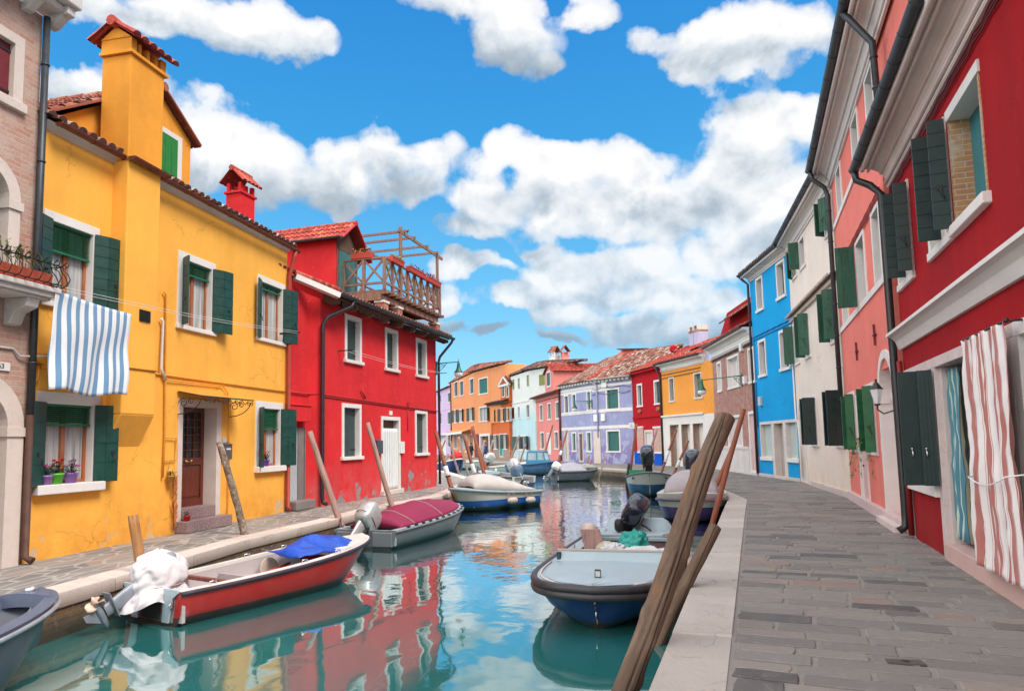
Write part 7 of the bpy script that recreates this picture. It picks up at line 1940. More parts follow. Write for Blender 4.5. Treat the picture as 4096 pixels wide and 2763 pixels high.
# things lying in it
BM = bt.matrix_world if False else Matrix.Translation(bt.location) @ Matrix.Rotation(bt.rotation_euler.z, 4, 'Z')
def inboat(name, lab, cat, p, rz=0, M=BM): return thing(name, lab, cat, M=M @ Matrix.Translation(p) @ Matrix.Rotation(rz, 4, 'Z'))
FENDER = stone('grubby fender vinyl', (.62, .47, .40), .15, .5, (.2, .12, .1), .4, 5)
FENDW = stone('mossy white fender', (.50, .48, .36), .15, .6, (.16, .15, .08), .5, 5)
def fender(name, lab, p, rz, r, l, mat, M=BM, tilt=0):
    t = inboat(name, lab, 'boat fender', p, rz, M)
    Rm = Matrix.Rotation(rad(tilt), 3, 'Y')
    pr = [(.02, -l / 2 - .05), (.03, -l / 2 - .02), (r * .55, -l / 2), (r * .9, -l / 2 + r * .3), (r, -l / 2 + r * .8), (r, l / 2 - r * .8), (r * .9, l / 2 - r * .3), (r * .55, l / 2), (.03, l / 2 + .02), (.02, l / 2 + .05), (0, l / 2 + .05)]
    mb = MB(); mb.lathe((0, 0, 0), pr, 16, M=Rm @ Matrix.Rotation(math.pi / 2, 3, 'Y')); mb.build('body', mat, t); return t
g_ = HB.at(.22)
fender('fender', 'grubby pinkish round fender on the left rail of the blue work boat', (g_[0] + .1, -g_[1] + .12, g_[2] + .14), .4, .15, .36, FENDER)
fender('fender', 'mossy white cylinder fender lying in the blue work boat', (2.9, -.42, .46), 1.2, .135, .55, FENDW)
t = inboat('plank', 'pale red wooden board standing against the left side of the blue work boat', 'board', (3.0, -.50, .30), 0)
MB().obox((0, 0, .18), (.015, .02, 0), (-.05, .15, .0), (.04, -.07, .32)).build('board', wood('pale red board', (.5, .3, .26), .7), t, bevel=.005)
def cloth_lump(name, lab, p, sz, mat, seed, cat, M=BM, amp=.28, e=.8):
    t = inboat(name, lab, cat, p, 0, M); mb = MB(); sball(mb, (0, 0, 0), *sz, e, 40, 26, None, amp, seed)
    for i, v in enumerate(mb.v):
        q = mnoise.noise(Vector((v.x * 5, v.y * 5, v.z * 5 + seed))); q2 = mnoise.noise(Vector((v.x * 11, v.y * 11, v.z * 11 + seed))); mb.v[i] = v * (1 + .22 * (.5 - abs(q) * 2) + .06 * q2)
    mb.build('folds', mat, t); return t
TEALC = plain('teal tarpaulin', (.012, .33, .27), .45, .2, scale=4, bs=.3); WHITEC = plain('white sacking', (.62, .62, .64), .8, .1, scale=5, bs=.3)
cloth_lump('tarpaulin', 'crumpled teal tarpaulin heaped in the blue work boat', (2.5, .12, .42), (.28, .26, .25), TEALC, 3, 'tarpaulin')
cloth_lump('tarpaulin', 'flat teal tarpaulin folded beside the white sacks in the blue work boat', (2.9, -.06, .42), (.2, .3, .12), TEALC, 8, 'tarpaulin')
cloth_lump('sack', 'white crumpled sacking lying behind the coaming on the right of the work boat', (3.2, .36, .42), (.22, .44, .12), WHITEC, 5, 'sack')
cloth_lump('sack', 'small white sack beside the mossy fender in the work boat', (3.2, -.16, .44), (.14, .2, .14), WHITEC, 6, 'sack')
t = inboat('brick_pair', 'two red bricks lying by the mossy fender in the work boat', 'bricks', (3.3, -.42, .42), .2)
MB().box(-.06, .06, -.18, .05, 0, .06).box(-.05, .07, .06, .29, 0, .06).build('bricks', plain('red brick clay', (.3, .06, .03), .8), t)
rp = thing('mooring_rope', 'pale rope coiled over the right hand cleats of the blue work boat', 'rope', M=BM); mb = MB(); q = random.Random(2); g_ = HB.at(.3)
for k in range(3): rope(mb, [Vector((g_[0] - .35 + .5 * i / 9 + q.uniform(-.05, .05), g_[1] - .2 + .16 * math.sin(i * 1.3 + k), g_[2] + .05 + .08 * abs(math.sin(i * .9 + k)))) for i in range(10)])
mb.build('rope', ROPE, rp)

# ---- red boat ----------------------------------------------------------------
REDM, LR = boat_root('red_boat', 'red open boat with white rails and a cloth wrapped outboard, by the left quay', (-2.82, 12.95), (-4.92, 9.42))
HR = Hull(LR, 1.5, .66, .46, .46, .86, 2.6, sq=.6)
RH = banded('red hull paint', [(0, (.06, .012, .012)), (.12, (.42, .014, .012))], .3, .05)
HR.build(REDM, RH, rake=.8, rim=.13, inner=stone('grey pink interior', (.48, .42, .42), .12, .7), floor=.05, deck=[(.72, .985)], deckmat=OFFW, rub=plain('navy rub strip', (.02, .025, .04), .5), rubr=.026, rubz=-.03, gunmat=OFFW)
mb = MB()
for sd in (-1, 1): mb.prism([(-.03, sd * .27, .04), (-.03, sd * .42, .04), (-.03, sd * .5, .36), (-.03, sd * .62, .44), (-.03, sd * .62, .49), (-.03, sd * .3, .49)], (.028, 0, 0))
mb.box(-.034, .01, -.3, .3, .38, .44); mb.build('transom_trim', plain('pale blue grey paint', (.42, .50, .54), .4), REDM, bevel=.01)
MB().box(-.028, -.001, -.2, .2, .07, .38).build('transom_pad', RUBBER, REDM)
MB().tube([(-.02, -.48, .31), (-.05, -.48, .29), (-.05, -.48, .25), (-.02, -.48, .23)], .012, 6).build('towing_eye', STEEL, REDM)
MB().box(1.45, 1.5, -.58, .58, .1, .36).build('bulkhead', stone('grey pink bulkhead', (.4, .34, .34), .12, .7), REDM)
MB().box(.85, .93, -.62, .62, .38, .43).build('thwart', wood('red brown thwart', (.25, .07, .05)), REDM)
cleats(REDM, [(HR.at(t)[0], sd * (HR.at(t)[1] - .07), HR.at(t)[2]) for t in (.12, .5, .68) for sd in (-1, 1)])
om, T_ = outboard(REDM, -.03, .42, 64, MOTGREY, MOTGREY, .86, 0, prop=plain('cream propeller', (.62, .45, .36), .5))
COTTON = stone('paint stained white cloth', (.66, .61, .62), .1, .85, (.35, .12, .14), .22, 5, .7)
mb = MB(); c = T_((-.1, 0, .3)) + Vector((-.0, 0, .07))
rows = []; n, m = 72, 34
for i in range(m + 1):
    f = i / m; r = []
    for k in range(n):
        a = 2 * math.pi * k / n
        R_ = (.02, .25, .34, .37, .38, .385, .40, .46)[min(7, int(f * 7))] * (1 - (f * 7 % 1)) + (.25, .34, .37, .38, .385, .40, .46, .46)[min(7, int(f * 7))] * (f * 7 % 1)
        fold = 1 + .05 * f * math.sin(a * 7 + 3 * math.sin(f * 4)) + .2 * f * mnoise.noise(Vector((math.cos(a) * 1.4, math.sin(a) * 1.4, f * 3))) - .07 * (1 - abs(mnoise.noise(Vector((math.cos(a) * 2.5 + f * 2, math.sin(a) * 2.5, f * 4)))) * 4)
        nec = 1 - .10 * math.exp(-((f - .68) / .06) ** 2)
        r.append(Vector((c.x + 1.0 * R_ * fold * nec * math.cos(a) * 1.0 - .22 * max(0, f - .6), c.y + R_ * .74 * fold * nec * math.sin(a), c.z + .27 - .68 * f + .05 * mnoise.noise(Vector((math.cos(a) * 1.5, math.sin(a) * 1.5, 7 + f))) * (1 + 2 * f))))
    rows.append(r)
mb.grid(rows, True, .5, True); cv = mb.build('engine_cover', COTTON, om)
mb = MB(); rope(mb, [Vector((c.x + .33 * math.cos(a) * 1.0 - .02, c.y + .27 * math.sin(a), c.z + .27 - .68 * .68)) for a in [2 * math.pi * k / 30 for k in range(31)]], .011); mb.build('cord', ROPE, cv)
RM = Matrix.Translation(REDM.location) @ Matrix.Rotation(REDM.rotation_euler.z, 4, 'Z')
def drape(name, lab, M, x0, x1, yw, z0, h, mat, seed, cat='tarpaulin', amp=.035):
    t = thing(name, lab, cat, M=M); rows = []; n, m = 34, 26
    for i in range(n + 1):
        f = i / n; r = []
        for k in range(m + 1):
            v = -1 + 2 * k / m; x = x0 + (x1 - x0) * f; y = yw * v * (.75 + .25 * math.sin(math.pi * f))
            z = z0 + h * math.sin(math.pi * min(1, f * 1.08)) ** .7 * (1 - abs(v) ** 1.6) - .03 * abs(v)
            z += amp * (mnoise.noise(Vector((x * 3, y * 3, seed))) + .7 * (.5 - abs(mnoise.noise(Vector((x * 3.5 + y * 2, y * 3, seed + 4)))) * 2) + .25 * mnoise.noise(Vector((x * 9, y * 9, seed))))
            r.append(Vector((x + .04 * mnoise.noise(Vector((y * 4, seed, f))), y, z)))
        rows.append(r)
    mb = MB().grid(rows); mb.build('sheet', mat, t, solid=.012); return t
drape('tarpaulin', 'crumpled bright blue tarpaulin over the bow of the red boat', RM, 2.2, 3.8, .5, .58, .20, plain('blue tarpaulin', (.006, .065, .44), .4, .2, scale=5, bs=.3), 2, amp=.06)
t = inboat('red_oar', 'red handled scoop lying in the front of the red boat', 'scoop', (2.2, .1, .32), .2, RM); MB().tube([(-.35, 0, 0), (.3, 0, .06)], .022, 8).box(-.55, -.34, -.07, .07, -.02, .02).build('scoop', plain('red plastic', (.55, .02, .02), .4), t)
t = inboat('rope_basket', 'round woven basket against the side of the red boat', 'basket', (2.25, .42, .3), 0, RM); MB().lathe((0, 0, 0), [(0, 0), (.17, 0), (.19, .05), (.17, .06), (0, .03)], 20, M=Matrix.Rotation(rad(80), 3, 'X')).build('basket', plain('straw', (.42, .32, .26), .8, .2, scale=30), t)

# ---- magenta covered boat ------------------------------------------------------
MG, LM = boat_root('covered_boat', 'grey boat under a magenta cover with a silver outboard, by the red house', (-1.80, 19.95), (-3.38, 15.6))
HM = Hull(LM, 1.78, .62, .42, .44, .88, 2.5, sq=.6)
GH = banded('grey hull paint', [(0, (.05, .05, .05)), (.05, (.17, .185, .20))], .4, .12)
HM.build(MG, GH, rake=.8, rim=.14, inner=BOATGREY, floor=.08, deck=[(.9, .985)], rub=plain('grey rub strip', (.22, .24, .26), .5), rubr=.024, rubz=-.03, gunmat=BOATGREY)
def cover(root, H, t0, t1, h, mat, name='cover', inset=.1, ridgef=None, n=36, m=24, seed=0, shape=1.5, hoops=0):
    rows = []
    for i in range(n + 1):
        f = i / n; st = H.at(t0 + (t1 - t0) * f); b = max(.03, st[1] - inset); hh = h * (ridgef(f) if ridgef else math.sin(math.pi * (.12 + .8 * f)) ** .6); r = []
        for k in range(m + 1):
            v = -1 + 2 * k / m
            z = st[2] + .02 + hh * (1 - abs(v) ** shape) ** (1 if shape < 2 else .5)
            z += .014 * (mnoise.noise(Vector((st[0] * 3, v * 3, seed))) + mnoise.noise(Vector((st[0] * 9, v * 2, seed)))) * (1.4 - abs(v))
            if hoops: z += .02 * abs(math.sin(f * hoops * math.pi)) * -1 * (1 - abs(v) ** 4)
            r.append(Vector((st[0], b * v, z)))
        rows.append(r)
    mb = MB().grid(rows); mb.grid([rows[0], [p - Vector((0, 0, p.z - H.at(t0)[2] + .02)) for p in rows[0]]], True)
    c = mb.build(name, mat, root, solid=.008); return c, rows
MAG = plain('magenta canvas', (.25, .006, .05), .6, .12, scale=3, bs=.3)
c, rows = cover(MG, HM, .10, .94, .36, MAG, inset=.12, ridgef=lambda f: min(1, .55 + f * 1.6) * (1 - max(0, (f - .5) / .5) ** 1.5 * .75), shape=1.7, seed=5)
for k_ in (18, 5): mb = MB(); rope(mb, [p + Vector((0, 0, .012)) for p in rows[k_]], .012); mb.build('cover_cord', ROPE, c)
mb = MB()
for sd in (-1, 1):
    for k in range(12): st = HM.at(.12 + .8 * k / 11); mb.obox((st[0], sd * (st[1] - .02), st[2] + .01), (.06, 0, 0), (0, .02, 0), (0, 0, .02))
mb.build('cover_clips', IRON, c)
om, _ = outboard(MG, .0, .34, 56, MOTSIL, MOTSIL, 1.12, .05)
for a_, b_ in ((-.72, -.2), (.28, .72)): MB().box(-.05, -.002, a_, b_, .05, .38).build('transom_panel', GH, MG, bevel=.03)

# ---- white and blue boat with cream hood -------------------------------------------
CR, LC = boat_root('hooded_boat', 'white and blue boat with a rounded cream canvas hood by the quay corner', (-2.12, 23.35), (.52, 25.85))
HC = Hull(LC, 1.62, .82, .56, .58, .9, 2.4, sq=.6)
CH = banded('white over blue hull', [(0, (.02, .02, .022)), (.13, (.006, .085, .36)), (.36, (.52, .49, .44))], .3, .05)
HC.build(CR, CH, rake=.5, rim=.12, inner=DARKIN, floor=.1, deck=[(.8, .985)], deckmat=BOATGREY, rub=plain('grey rub band', (.30, .34, .36), .45), rubr=.05, rubz=-.04, gunmat=BOATGREY)
CRM = plain('cream canvas', (.50, .46, .43), .8, .1, scale=3, bs=.3)
cover(CR, HC, .06, .84, .54, CRM, 'hood', .1, lambda f: .08 + .92 * (f / .62) ** .75 if f < .62 else max(.02, (1 - ((f - .62) / .38) ** 4)) ** .5, shape=2.2, hoops=4, seed=3)
CM = Matrix.Translation(CR.location) @ Matrix.Rotation(CR.rotation_euler.z, 4, 'Z')
for f, lab in ((.22, 'pink fender hanging at the stern of the boat with the cream hood'), (.47, 'pink fender hanging amidships on the boat with the cream hood')):
    st = HC.at(f); t = fender('fender', lab, (st[0], st[1] + .14, st[2] - .32), 0, .105, .38, FENDER, CM)
    mb = MB(); rope(mb, [(-.16, 0, .02), (-.12, -.1, .3), (-.1, -.2, .36)]); rope(mb, [(.16, 0, .02), (.1, -.1, .3), (.06, -.2, .36)]); mb.build('rope', ROPE, t)
mb = MB(); sball(mb, (HC.at(.8)[0], HC.at(.8)[1] + .02, HC.at(.8)[2] - .05), .08, .02, .035, 1); mb.build('port_light', IRON, CR)

# ---- grey outboard boat behind it ------------------------------------------------
BH, LBH = boat_root('outboard_boat', 'white and blue boat with a grey outboard in blue cloth behind the hooded boat', (-1.75, 37.2), (.5, 34.2))
HH = Hull(LBH, 1.6, .85, .62, .62, .92, 2.4, sq=.6)
HH.build(BH, banded('white over navy hull', [(0, (.01, .05, .2)), (.3, (.55, .54, .52))], .3), rake=.5, rim=.14, inner=DARKIN, floor=.1, deck=[(.75, .985)], rub=RUBBER, rubr=.04, rubz=-.03, gunmat=BOATGREY)
om, T_ = outboard(BH, .5, .72, 38, MOTSIL, MOTGREY, 1.2, .15)
mb = MB(); sball(mb, T_((-.1, 0, .04)), .28, .27, .33, .7, 24, 16, None, .2, 4); mb.build('engine_cloth', plain('slate blue cloth', (.10, .17, .25), .8, .2, bs=.3), om)

# ---- blue cabin boat ----------------------------------------------------------------
CB_, LCB = boat_root('cabin_boat', 'blue wooden boat with a small glazed cabin in the far canal', (3.25, 48.7), (-.42, 49.8))
HK = Hull(LCB, 1.75, .98, .72, .66, .85, 2.3, sq=.6)
NAVY = banded('blue wooden hull', [(0, (.02, .03, .05)), (.1, (.02, .07, .16)), (.46, (.01, .14, .42)), (.52, (.02, .075, .17))], .4, .1)
HK.build(CB_, NAVY, rake=.7, rim=.14, inner=DARKIN, floor=.1, deck=[(.72, .985)], rub=plain('blue rub strip', (.01, .06, .16), .4), rubr=.04, rubz=-.03, gunmat=plain('mid blue deck', (.03, .12, .22), .4))
CABB = plain('cabin blue paint', (.045, .22, .36), .45, .12)
x0, x1 = 1.55, 3.05; zb_ = .66; hw = .66; zt_ = zb_ + .95
mb = MB()
def post(a, b): mb.beam(a, b, .09, .09)
for sd in (-1, 1):
    post((x0, sd * hw, zb_), (x0 + .12, sd * hw * .92, zt_)); post((x0 + .78, sd * hw, zb_), (x0 + .78, sd * hw * .92, zt_)); post((x1, sd * hw, zb_), (x1 - .28, sd * hw * .92, zt_))
    mb.prism([(x0, sd * hw - .02, zb_), (x1, sd * hw - .02, zb_), (x1 - .1, sd * hw - .02, zb_ + .38), (x0 + .04, sd * hw - .02, zb_ + .38)], (0, .04, 0))
mb.box(x0 + .08, x1 - .2, -hw * .96, hw * .96, zt_ - .04, zt_ + .05); mb.box(x0, x0 + .04, -hw, hw, zb_, zb_ + .38); mb.prism([(x1 - .04, -hw, zb_), (x1 - .12, -hw, zb_ + .38), (x1 - .08, -hw, zb_ + .38), (x1, -hw, zb_)], (0, 2 * hw, 0))
cab = mb.build('cabin', CABB, CB_, bevel=.015)
CABGL = plain('pale cabin glass', (.38, .46, .50), .08, .15, bs=0)
mb = MB()
for sd in (-1, 1): mb.prism([(x0 + .1, sd * hw * .95, zb_ + .38), (x1 - .16, sd * hw * .95, zb_ + .38), (x1 - .3, sd * hw * .92, zt_ - .03), (x0 + .14, sd * hw * .92, zt_ - .03)], (0, .01 * sd, 0))
mb.build('side_window', CABGL, cab); MB().prism([(x1 - .12, -hw * .9, zb_ + .38), (x1 - .29, -hw * .86, zt_ - .03), (x1 - .29, hw * .86, zt_ - .03), (x1 - .12, hw * .9, zb_ + .38)], (.01, 0, 0)).build('windscreen', CABGL, cab)
MB().tube([(x0 + .2, -.3, zt_ + .05), (x0 + .2, -.3, zt_ + .09), (x0 + .9, -.3, zt_ + .09), (x0 + .9, -.3, zt_ + .05)], .02, 6).build('roof_rail', CABB, cab)

# ---- dark grey boat under a grey tarp ------------------------------------------------
DG, LDG = boat_root('netted_boat', 'low dark grey boat under grey tarpaulin and net in front of the lavender house', (5.0, 41.0), (2.3, 40.2))
HD = Hull(LDG, 1.5, .62, .58, .50, .9, 2.6, sq=.6)
HD.build(DG, banded('charcoal hull', [(0, (.02, .02, .025)), (.08, (.055, .06, .085))], .35, .08), rake=.6, rim=.14, inner=DARKIN, floor=.1, deck=[(.75, .985)], rub=RUBBER, rubr=.03, rubz=-.02, gunmat=plain('dark grey deck', (.12, .13, .16), .4))
cover(DG, HD, .12, .66, .50, plain('grey tarpaulin', (.28, .28, .33), .6, .15, bs=.3), 'tarpaulin_cover', .08, shape=1.9, seed=9)
mb = MB(); sball(mb, (2.05, .02, .68), .62, .5, .26, .9, 30, 18, None, .3, 7); mb.build('fishing_net', stone('fishing net', (.30, .30, .28), .3, .9, (.1, .1, .09), .6, 14, .8), DG)
outboard(DG, .12, .55, 40, WHITEPL, MOTGREY, .9)

# ---- pale aqua boat with a white engine cover, behind the cabin boat ---------------------
AQ, LAQ = boat_root('pale_boat', 'pale aqua boat with a patterned white engine cover behind the blue cabin boat', (1.3, 53.6), (-2.05, 52.3))
HA = Hull(LAQ, 1.6, .78, .5, .55, .85, 2.4, sq=.6)
AQH = banded('pale aqua hull', [(0, (.04, .05, .05)), (.1, (.36, .44, .43))], .4, .08)
HA.build(AQ, AQH, rake=.6, rim=.14, inner=DARKIN, deck=[(.7, .985)], rub=OFFW, rubr=.03, rubz=-.02, gunmat=OFFW)
om, T_ = outboard(AQ, .1, .72, 42, MOTSIL, MOTGREY, 1.3)
mb = MB(); sball(mb, T_((-.1, 0, .36)), .24, .2, .46, .75, 20, 14, Matrix.Rotation(rad(40), 3, 'Y'), .08, 3); mb.build('engine_cover', stone('scribbled white cover', (.66, .66, .68), .1, .8, (.2, .2, .24), .5, 6), om)
AM = Matrix.Translation(AQ.location) @ Matrix.Rotation(AQ.rotation_euler.z, 4, 'Z')
mb = MB()
for f in (.12, .48): st = HA.at(f); mb.lathe((st[0], -st[1] - .08, st[2] - .34), [(0, -.22), (.08, -.18), (.09, 0), (.08, .18), (0, .22)], 10); mb.tube([(st[0], -st[1] - .06, st[2] - .14), (st[0], -st[1], st[2])], .015, 5)
mb.build('side_fenders', OFFW, AQ)

# ---- boats in the side canal ---------------------------------------------------------------
DB, LDB = boat_root('navy_boat', 'deep blue boat with a white rail in the side canal behind the red house', (-4.0, 51.6), (-6.3, 55.6))
HN = Hull(LDB, 1.75, 1.15, .7, .66, .8, 2.2, sq=.6)
HN.build(DB, banded('deep blue hull', [(0, (.01, .015, .05)), (.1, (.006, .02, .13))], .3, .03), rake=.7, rim=.16, inner=DARKIN, deck=[(.65, .985)], deckmat=plain('navy deck', (.012, .025, .07), .4), rub=OFFW, rubr=.05, rubz=-.0, gunmat=OFFW)
mb = MB(); sball(mb, (HN.at(.86)[0], 0, HN.at(.86)[2] + .28), .42, .46, .36, .8, 24, 14, None, .25, 4); mb.build('bow_cover', plain('red cloth', (.52, .01, .015), .7, .15), DB)
TB, LTB = boat_root('teal_grey_boat', 'grey green boat with white covered engine in the side canal near the orange house', (-2.2, 63.0), (-5.1, 62.2))
HT = Hull(LTB, 1.7, .8, .6, .62, .85, 2.4, sq=.6)
HT.build(TB, AQH, rake=.6, rim=.16, inner=plain('rust red interior', (.35, .12, .06), .7), rub=OFFW, rubr=.035, gunmat=OFFW)
drape('tarpaulin', 'pale blue sheet hanging over the bow of the grey green boat', Matrix.Translation(TB.location) @ Matrix.Rotation(TB.rotation_euler.z, 4, 'Z'), 2.2, 3.0, .7, .66, .14, plain('pale blue sheet', (.12, .42, .55), .6), 6)
om, T_ = outboard(TB, .1, .7, 35, WHITEPL, MOTGREY, 1.0); mb = MB(); sball(mb, T_((-.1, 0, .3)), .26, .2, .24, .7, 20, 14, None, .2, 9); mb.build('engine_cover', WHITEC, om)
GB, LGB = boat_root('green_boat', 'white boat with a green interior tucked behind the navy boat', (-5.6, 66.0), (-9.2, 65.0))
HG = Hull(LGB, 1.7, .75, .6, .62, .85, 2.4, sq=.6)
HG.build(GB, banded('white hull', [(0, (.05, .05, .05)), (.1, (.6, .6, .58))], .4), rim=.16, inner=plain('green boat interior', (.02, .36, .17), .5), deck=[(.1, .95)], deckmat=plain('green deck', (.02, .36, .17), .5), gunmat=OFFW)

# ---- boats on the right ---------------------------------------------------------------------
RW_, LRW = boat_root('bow_on_boat', 'white and teal boat with a black outboard and green crate, bow towards us', (5.42, 27.6), (6.25, 31.6))
HW = Hull(LRW, 2.0, 1.02, .62, .6, .85, 2.3, sq=.62)
HW.build(RW_, banded('white over teal hull', [(0, (.02, .02, .03)), (.14, (.006, .07, .17)), (.5, (.50, .49, .45))], .3, .05), rake=.45, rim=.14, inner=DARKIN, floor=.1, rub=plain('slate rub strip', (.13, .16, .18), .5), rubr=.035, rubz=-.02, gunmat=BOATGREY)
mb = MB()
for sd in (-1, 1): sball(mb, (HW.at(.86)[0] + .04, sd * (HW.at(.86)[1] + .0), HW.at(.86)[2] - .16), .09, .03, .05, 1)
mb.build('port_light', IRON, RW_)
outboard(RW_, .1, .95, 18, MOTBLK, MOTBLK, 1.6, -.1)
WM = Matrix.Translation(RW_.location) @ Matrix.Rotation(RW_.rotation_euler.z, 4, 'Z')
t = inboat('crate', 'bright green crate standing in the stern of the white and teal boat', 'crate', (1.3, -.55, .62), 0, WM); mb = MB().box(-.28, .28, -.35, .35, 0, .03)
for a in ((-.28, -.25, -.35, .35), (.25, .28, -.35, .35), (-.25, .25, -.35, -.32), (-.25, .25, .32, .35)): mb.box(*a, .03, .36)
mb.build('crate', plain('green plastic', (.01, .27, .10), .5), t)
PB, LPB = boat_root('purple_boat', 'white and purple boat under a pale grey hood, bow towards us', (4.82, 18.95), (6.1, 23.4))
HP = Hull(LPB, 1.98, .80, .66, .68, .9, 5.5, sq=.4)
PH_ = banded('white over purple hull', [(0, (.02, .015, .03)), (.06, (.075, .03, .16)), (.42, (.56, .54, .47))], .3, .04)
HP.build(PB, PH_, rake=.35, chine=.9, rim=.2, inner=DARKIN, deck=[(.7, .99)], deckmat=OFFW, rub=plain('purple grey strip', (.09, .07, .13), .4), rubr=.035, rubz=-.17, gunmat=OFFW)
cover(PB, HP, .15, .86, .62, plain('pale grey canvas', (.40, .37, .38), .8, .08, bs=.3), 'hood', .2, lambda f: (1 - (2 * f - 1) ** 4) ** .6 + .02, shape=2.3, seed=2)
outboard(PB, .15, 1.0, 12, MOTBLK, MOTBLK, 1.4)
text('boat_name', 'Salva', .16, (0, 0, 0), plain('pink lettering', (.5, .12, .18), .5), PB, Matrix.Translation((HP.L + .02, .52, .66)) @ Matrix.Rotation(math.pi / 2, 4, 'Z') @ Matrix.Rotation(math.pi / 2, 4, 'X'), .002)

# ---- grey bow at the left edge ------------------------------------------------------------------
LG, LLG = boat_root('grey_boat', 'blue grey boat bow with a pale rail cut off at the left edge', (-5.17, 7.66), (-5.55, 3.3))
HL = Hull(LLG, 1.5, .82, .6, .62, .9, 2.6, sq=.58)
HL.build(LG, banded('slate hull', [(0, (.02, .02, .025)), (.06, (.05, .055, .075))], .35, .04), rake=.9, rim=.15, inner=plain('slate blue interior', (.09, .12, .19), .45, .15), floor=.3, deck=[(.93, .985)], rub=plain('silver rail', (.42, .42, .46), .3, .1, .5), rubr=.024, rubz=-.05, gunmat=plain('slate blue gelcoat', (.10, .115, .165), .4, .15))
MB().ball((HL.L - .2, 0, HL.at(.95)[2] + .05), .06, 10, 6, (1, 1, .7)).build('bow_fitting', STEEL, LG)
MB().tube([(HL.L - .33, .0, .42), (HL.L - .26, 0, .40), (HL.L - .26, 0, .34), (HL.L - .36, 0, .33)], .014, 6).build('bow_eye', STEEL, LG)

# ================================================================== MOORING POLES
OLDWOOD = wood('grey weathered log', (.25, .155, .095), .4, .8, (5, 5, .5)); GREYWOOD = wood('grey pole wood', (.30, .215, .185), .5, .8, (16, 16, .8)); PINKWOOD = wood('pinkish pole wood', (.40, .235, .20), .6, .8, (16, 16, .7)); REDWOOD = wood('red brown pole', (.29, .078, .03), .7, .6, (16, 16, .6)); BARK = None
def bark():
    m, t = mk('lichened bark'); v = t.obj((1, 1, 1)); n = t.noise(v, 9, 7, .75); k = t.noise(t.obj((1, 1, 2.2)), 14, 4, .7)
    col = t.ramp(n, (.3, (.06, .035, .025)), (.5, (.20, .14, .10)), (.62, (.40, .36, .30))); col = t.mix(t.ramp(k, (.55, 0), (.62, 1)), col, (.05, .03, .02)); t.out(col, .9, n, .8, .01); return m
BARK = bark(); TANWOOD = wood('tan stake wood', (.42, .19, .06), .5, .75, (9, 9, .8))
BAND = plain('white pole band', (.72, .72, .72), .5, .05)
def pole(top, bot, lab, r, mat, band=None, name='mooring_pole', grp='mooring poles', taper=.8, knots=0, over=1.0, bend=.03, flat=False, r_top=None):
    top, bot = Vector(top), Vector(bot); bot = bot - (top - bot).normalized() * over
    q = random.Random(int(top.x * 91 + top.z * 57)); L_ = (top - bot).length
    Dn = (top - bot).normalized(); s = Dn.cross(Vector((0, 1, 0))).normalized(); w_ = Dn.cross(s)
    t = thing(name, lab, 'mooring pole', group=grp, M=Matrix(((s.x, w_.x, Dn.x, bot.x), (s.y, w_.y, Dn.y, bot.y), (s.z, w_.z, Dn.z, bot.z), (0, 0, 0, 1)))); n = 14; d = Vector((0, 0, L_)); s = Vector((1, 0, 0)); pts = []; rs = []
    for i in range(n + 1):
        f = i / n; pts.append(d * f + s * (bend * math.sin(math.pi * f) + q.uniform(-1, 1) * r * .06)); rs.append(r * (1 - (1 - taper) * f) * (1 + q.uniform(-.05, .05) * (2 if knots else .6)))
    mb = MB().tube(pts, rs, 14)
    mb.build('shaft', mat, t)
    if band:
        f0, f1 = band; bb = MB().tube([d * (f0 + (f1 - f0) * k / 3) + s * bend * math.sin(math.pi * (f0 + (f1 - f0) * k / 3)) for k in range(4)], r * .93 * 1.12, 14); b = bb.build('white_band', BAND, t)
        m2 = MB()
        for f in (f0, f1): m2.tube([d * (f - .006) + s * bend * math.sin(math.pi * f), d * (f + .006) + s * bend * math.sin(math.pi * f)], r * 1.07, 14)
        m2.build('black_ring', RUBBER, b)
    return t
def pole_px(v, tx, ty, bx, by, Y, lab, r, mat, dY=.3, v2=None, **kw):
    """base on the line at distance Y, top seen at (tx,ty) and dY farther"""
    r = r * (.72 if Y > 24 else 1)
    b = deep(v2 or v, bx, by, Y); tp = deep(v, tx, ty, Y + dY); return pole(tp, b, lab, r, mat, over=max(.3, (b.z - WZ) + .8), **kw)
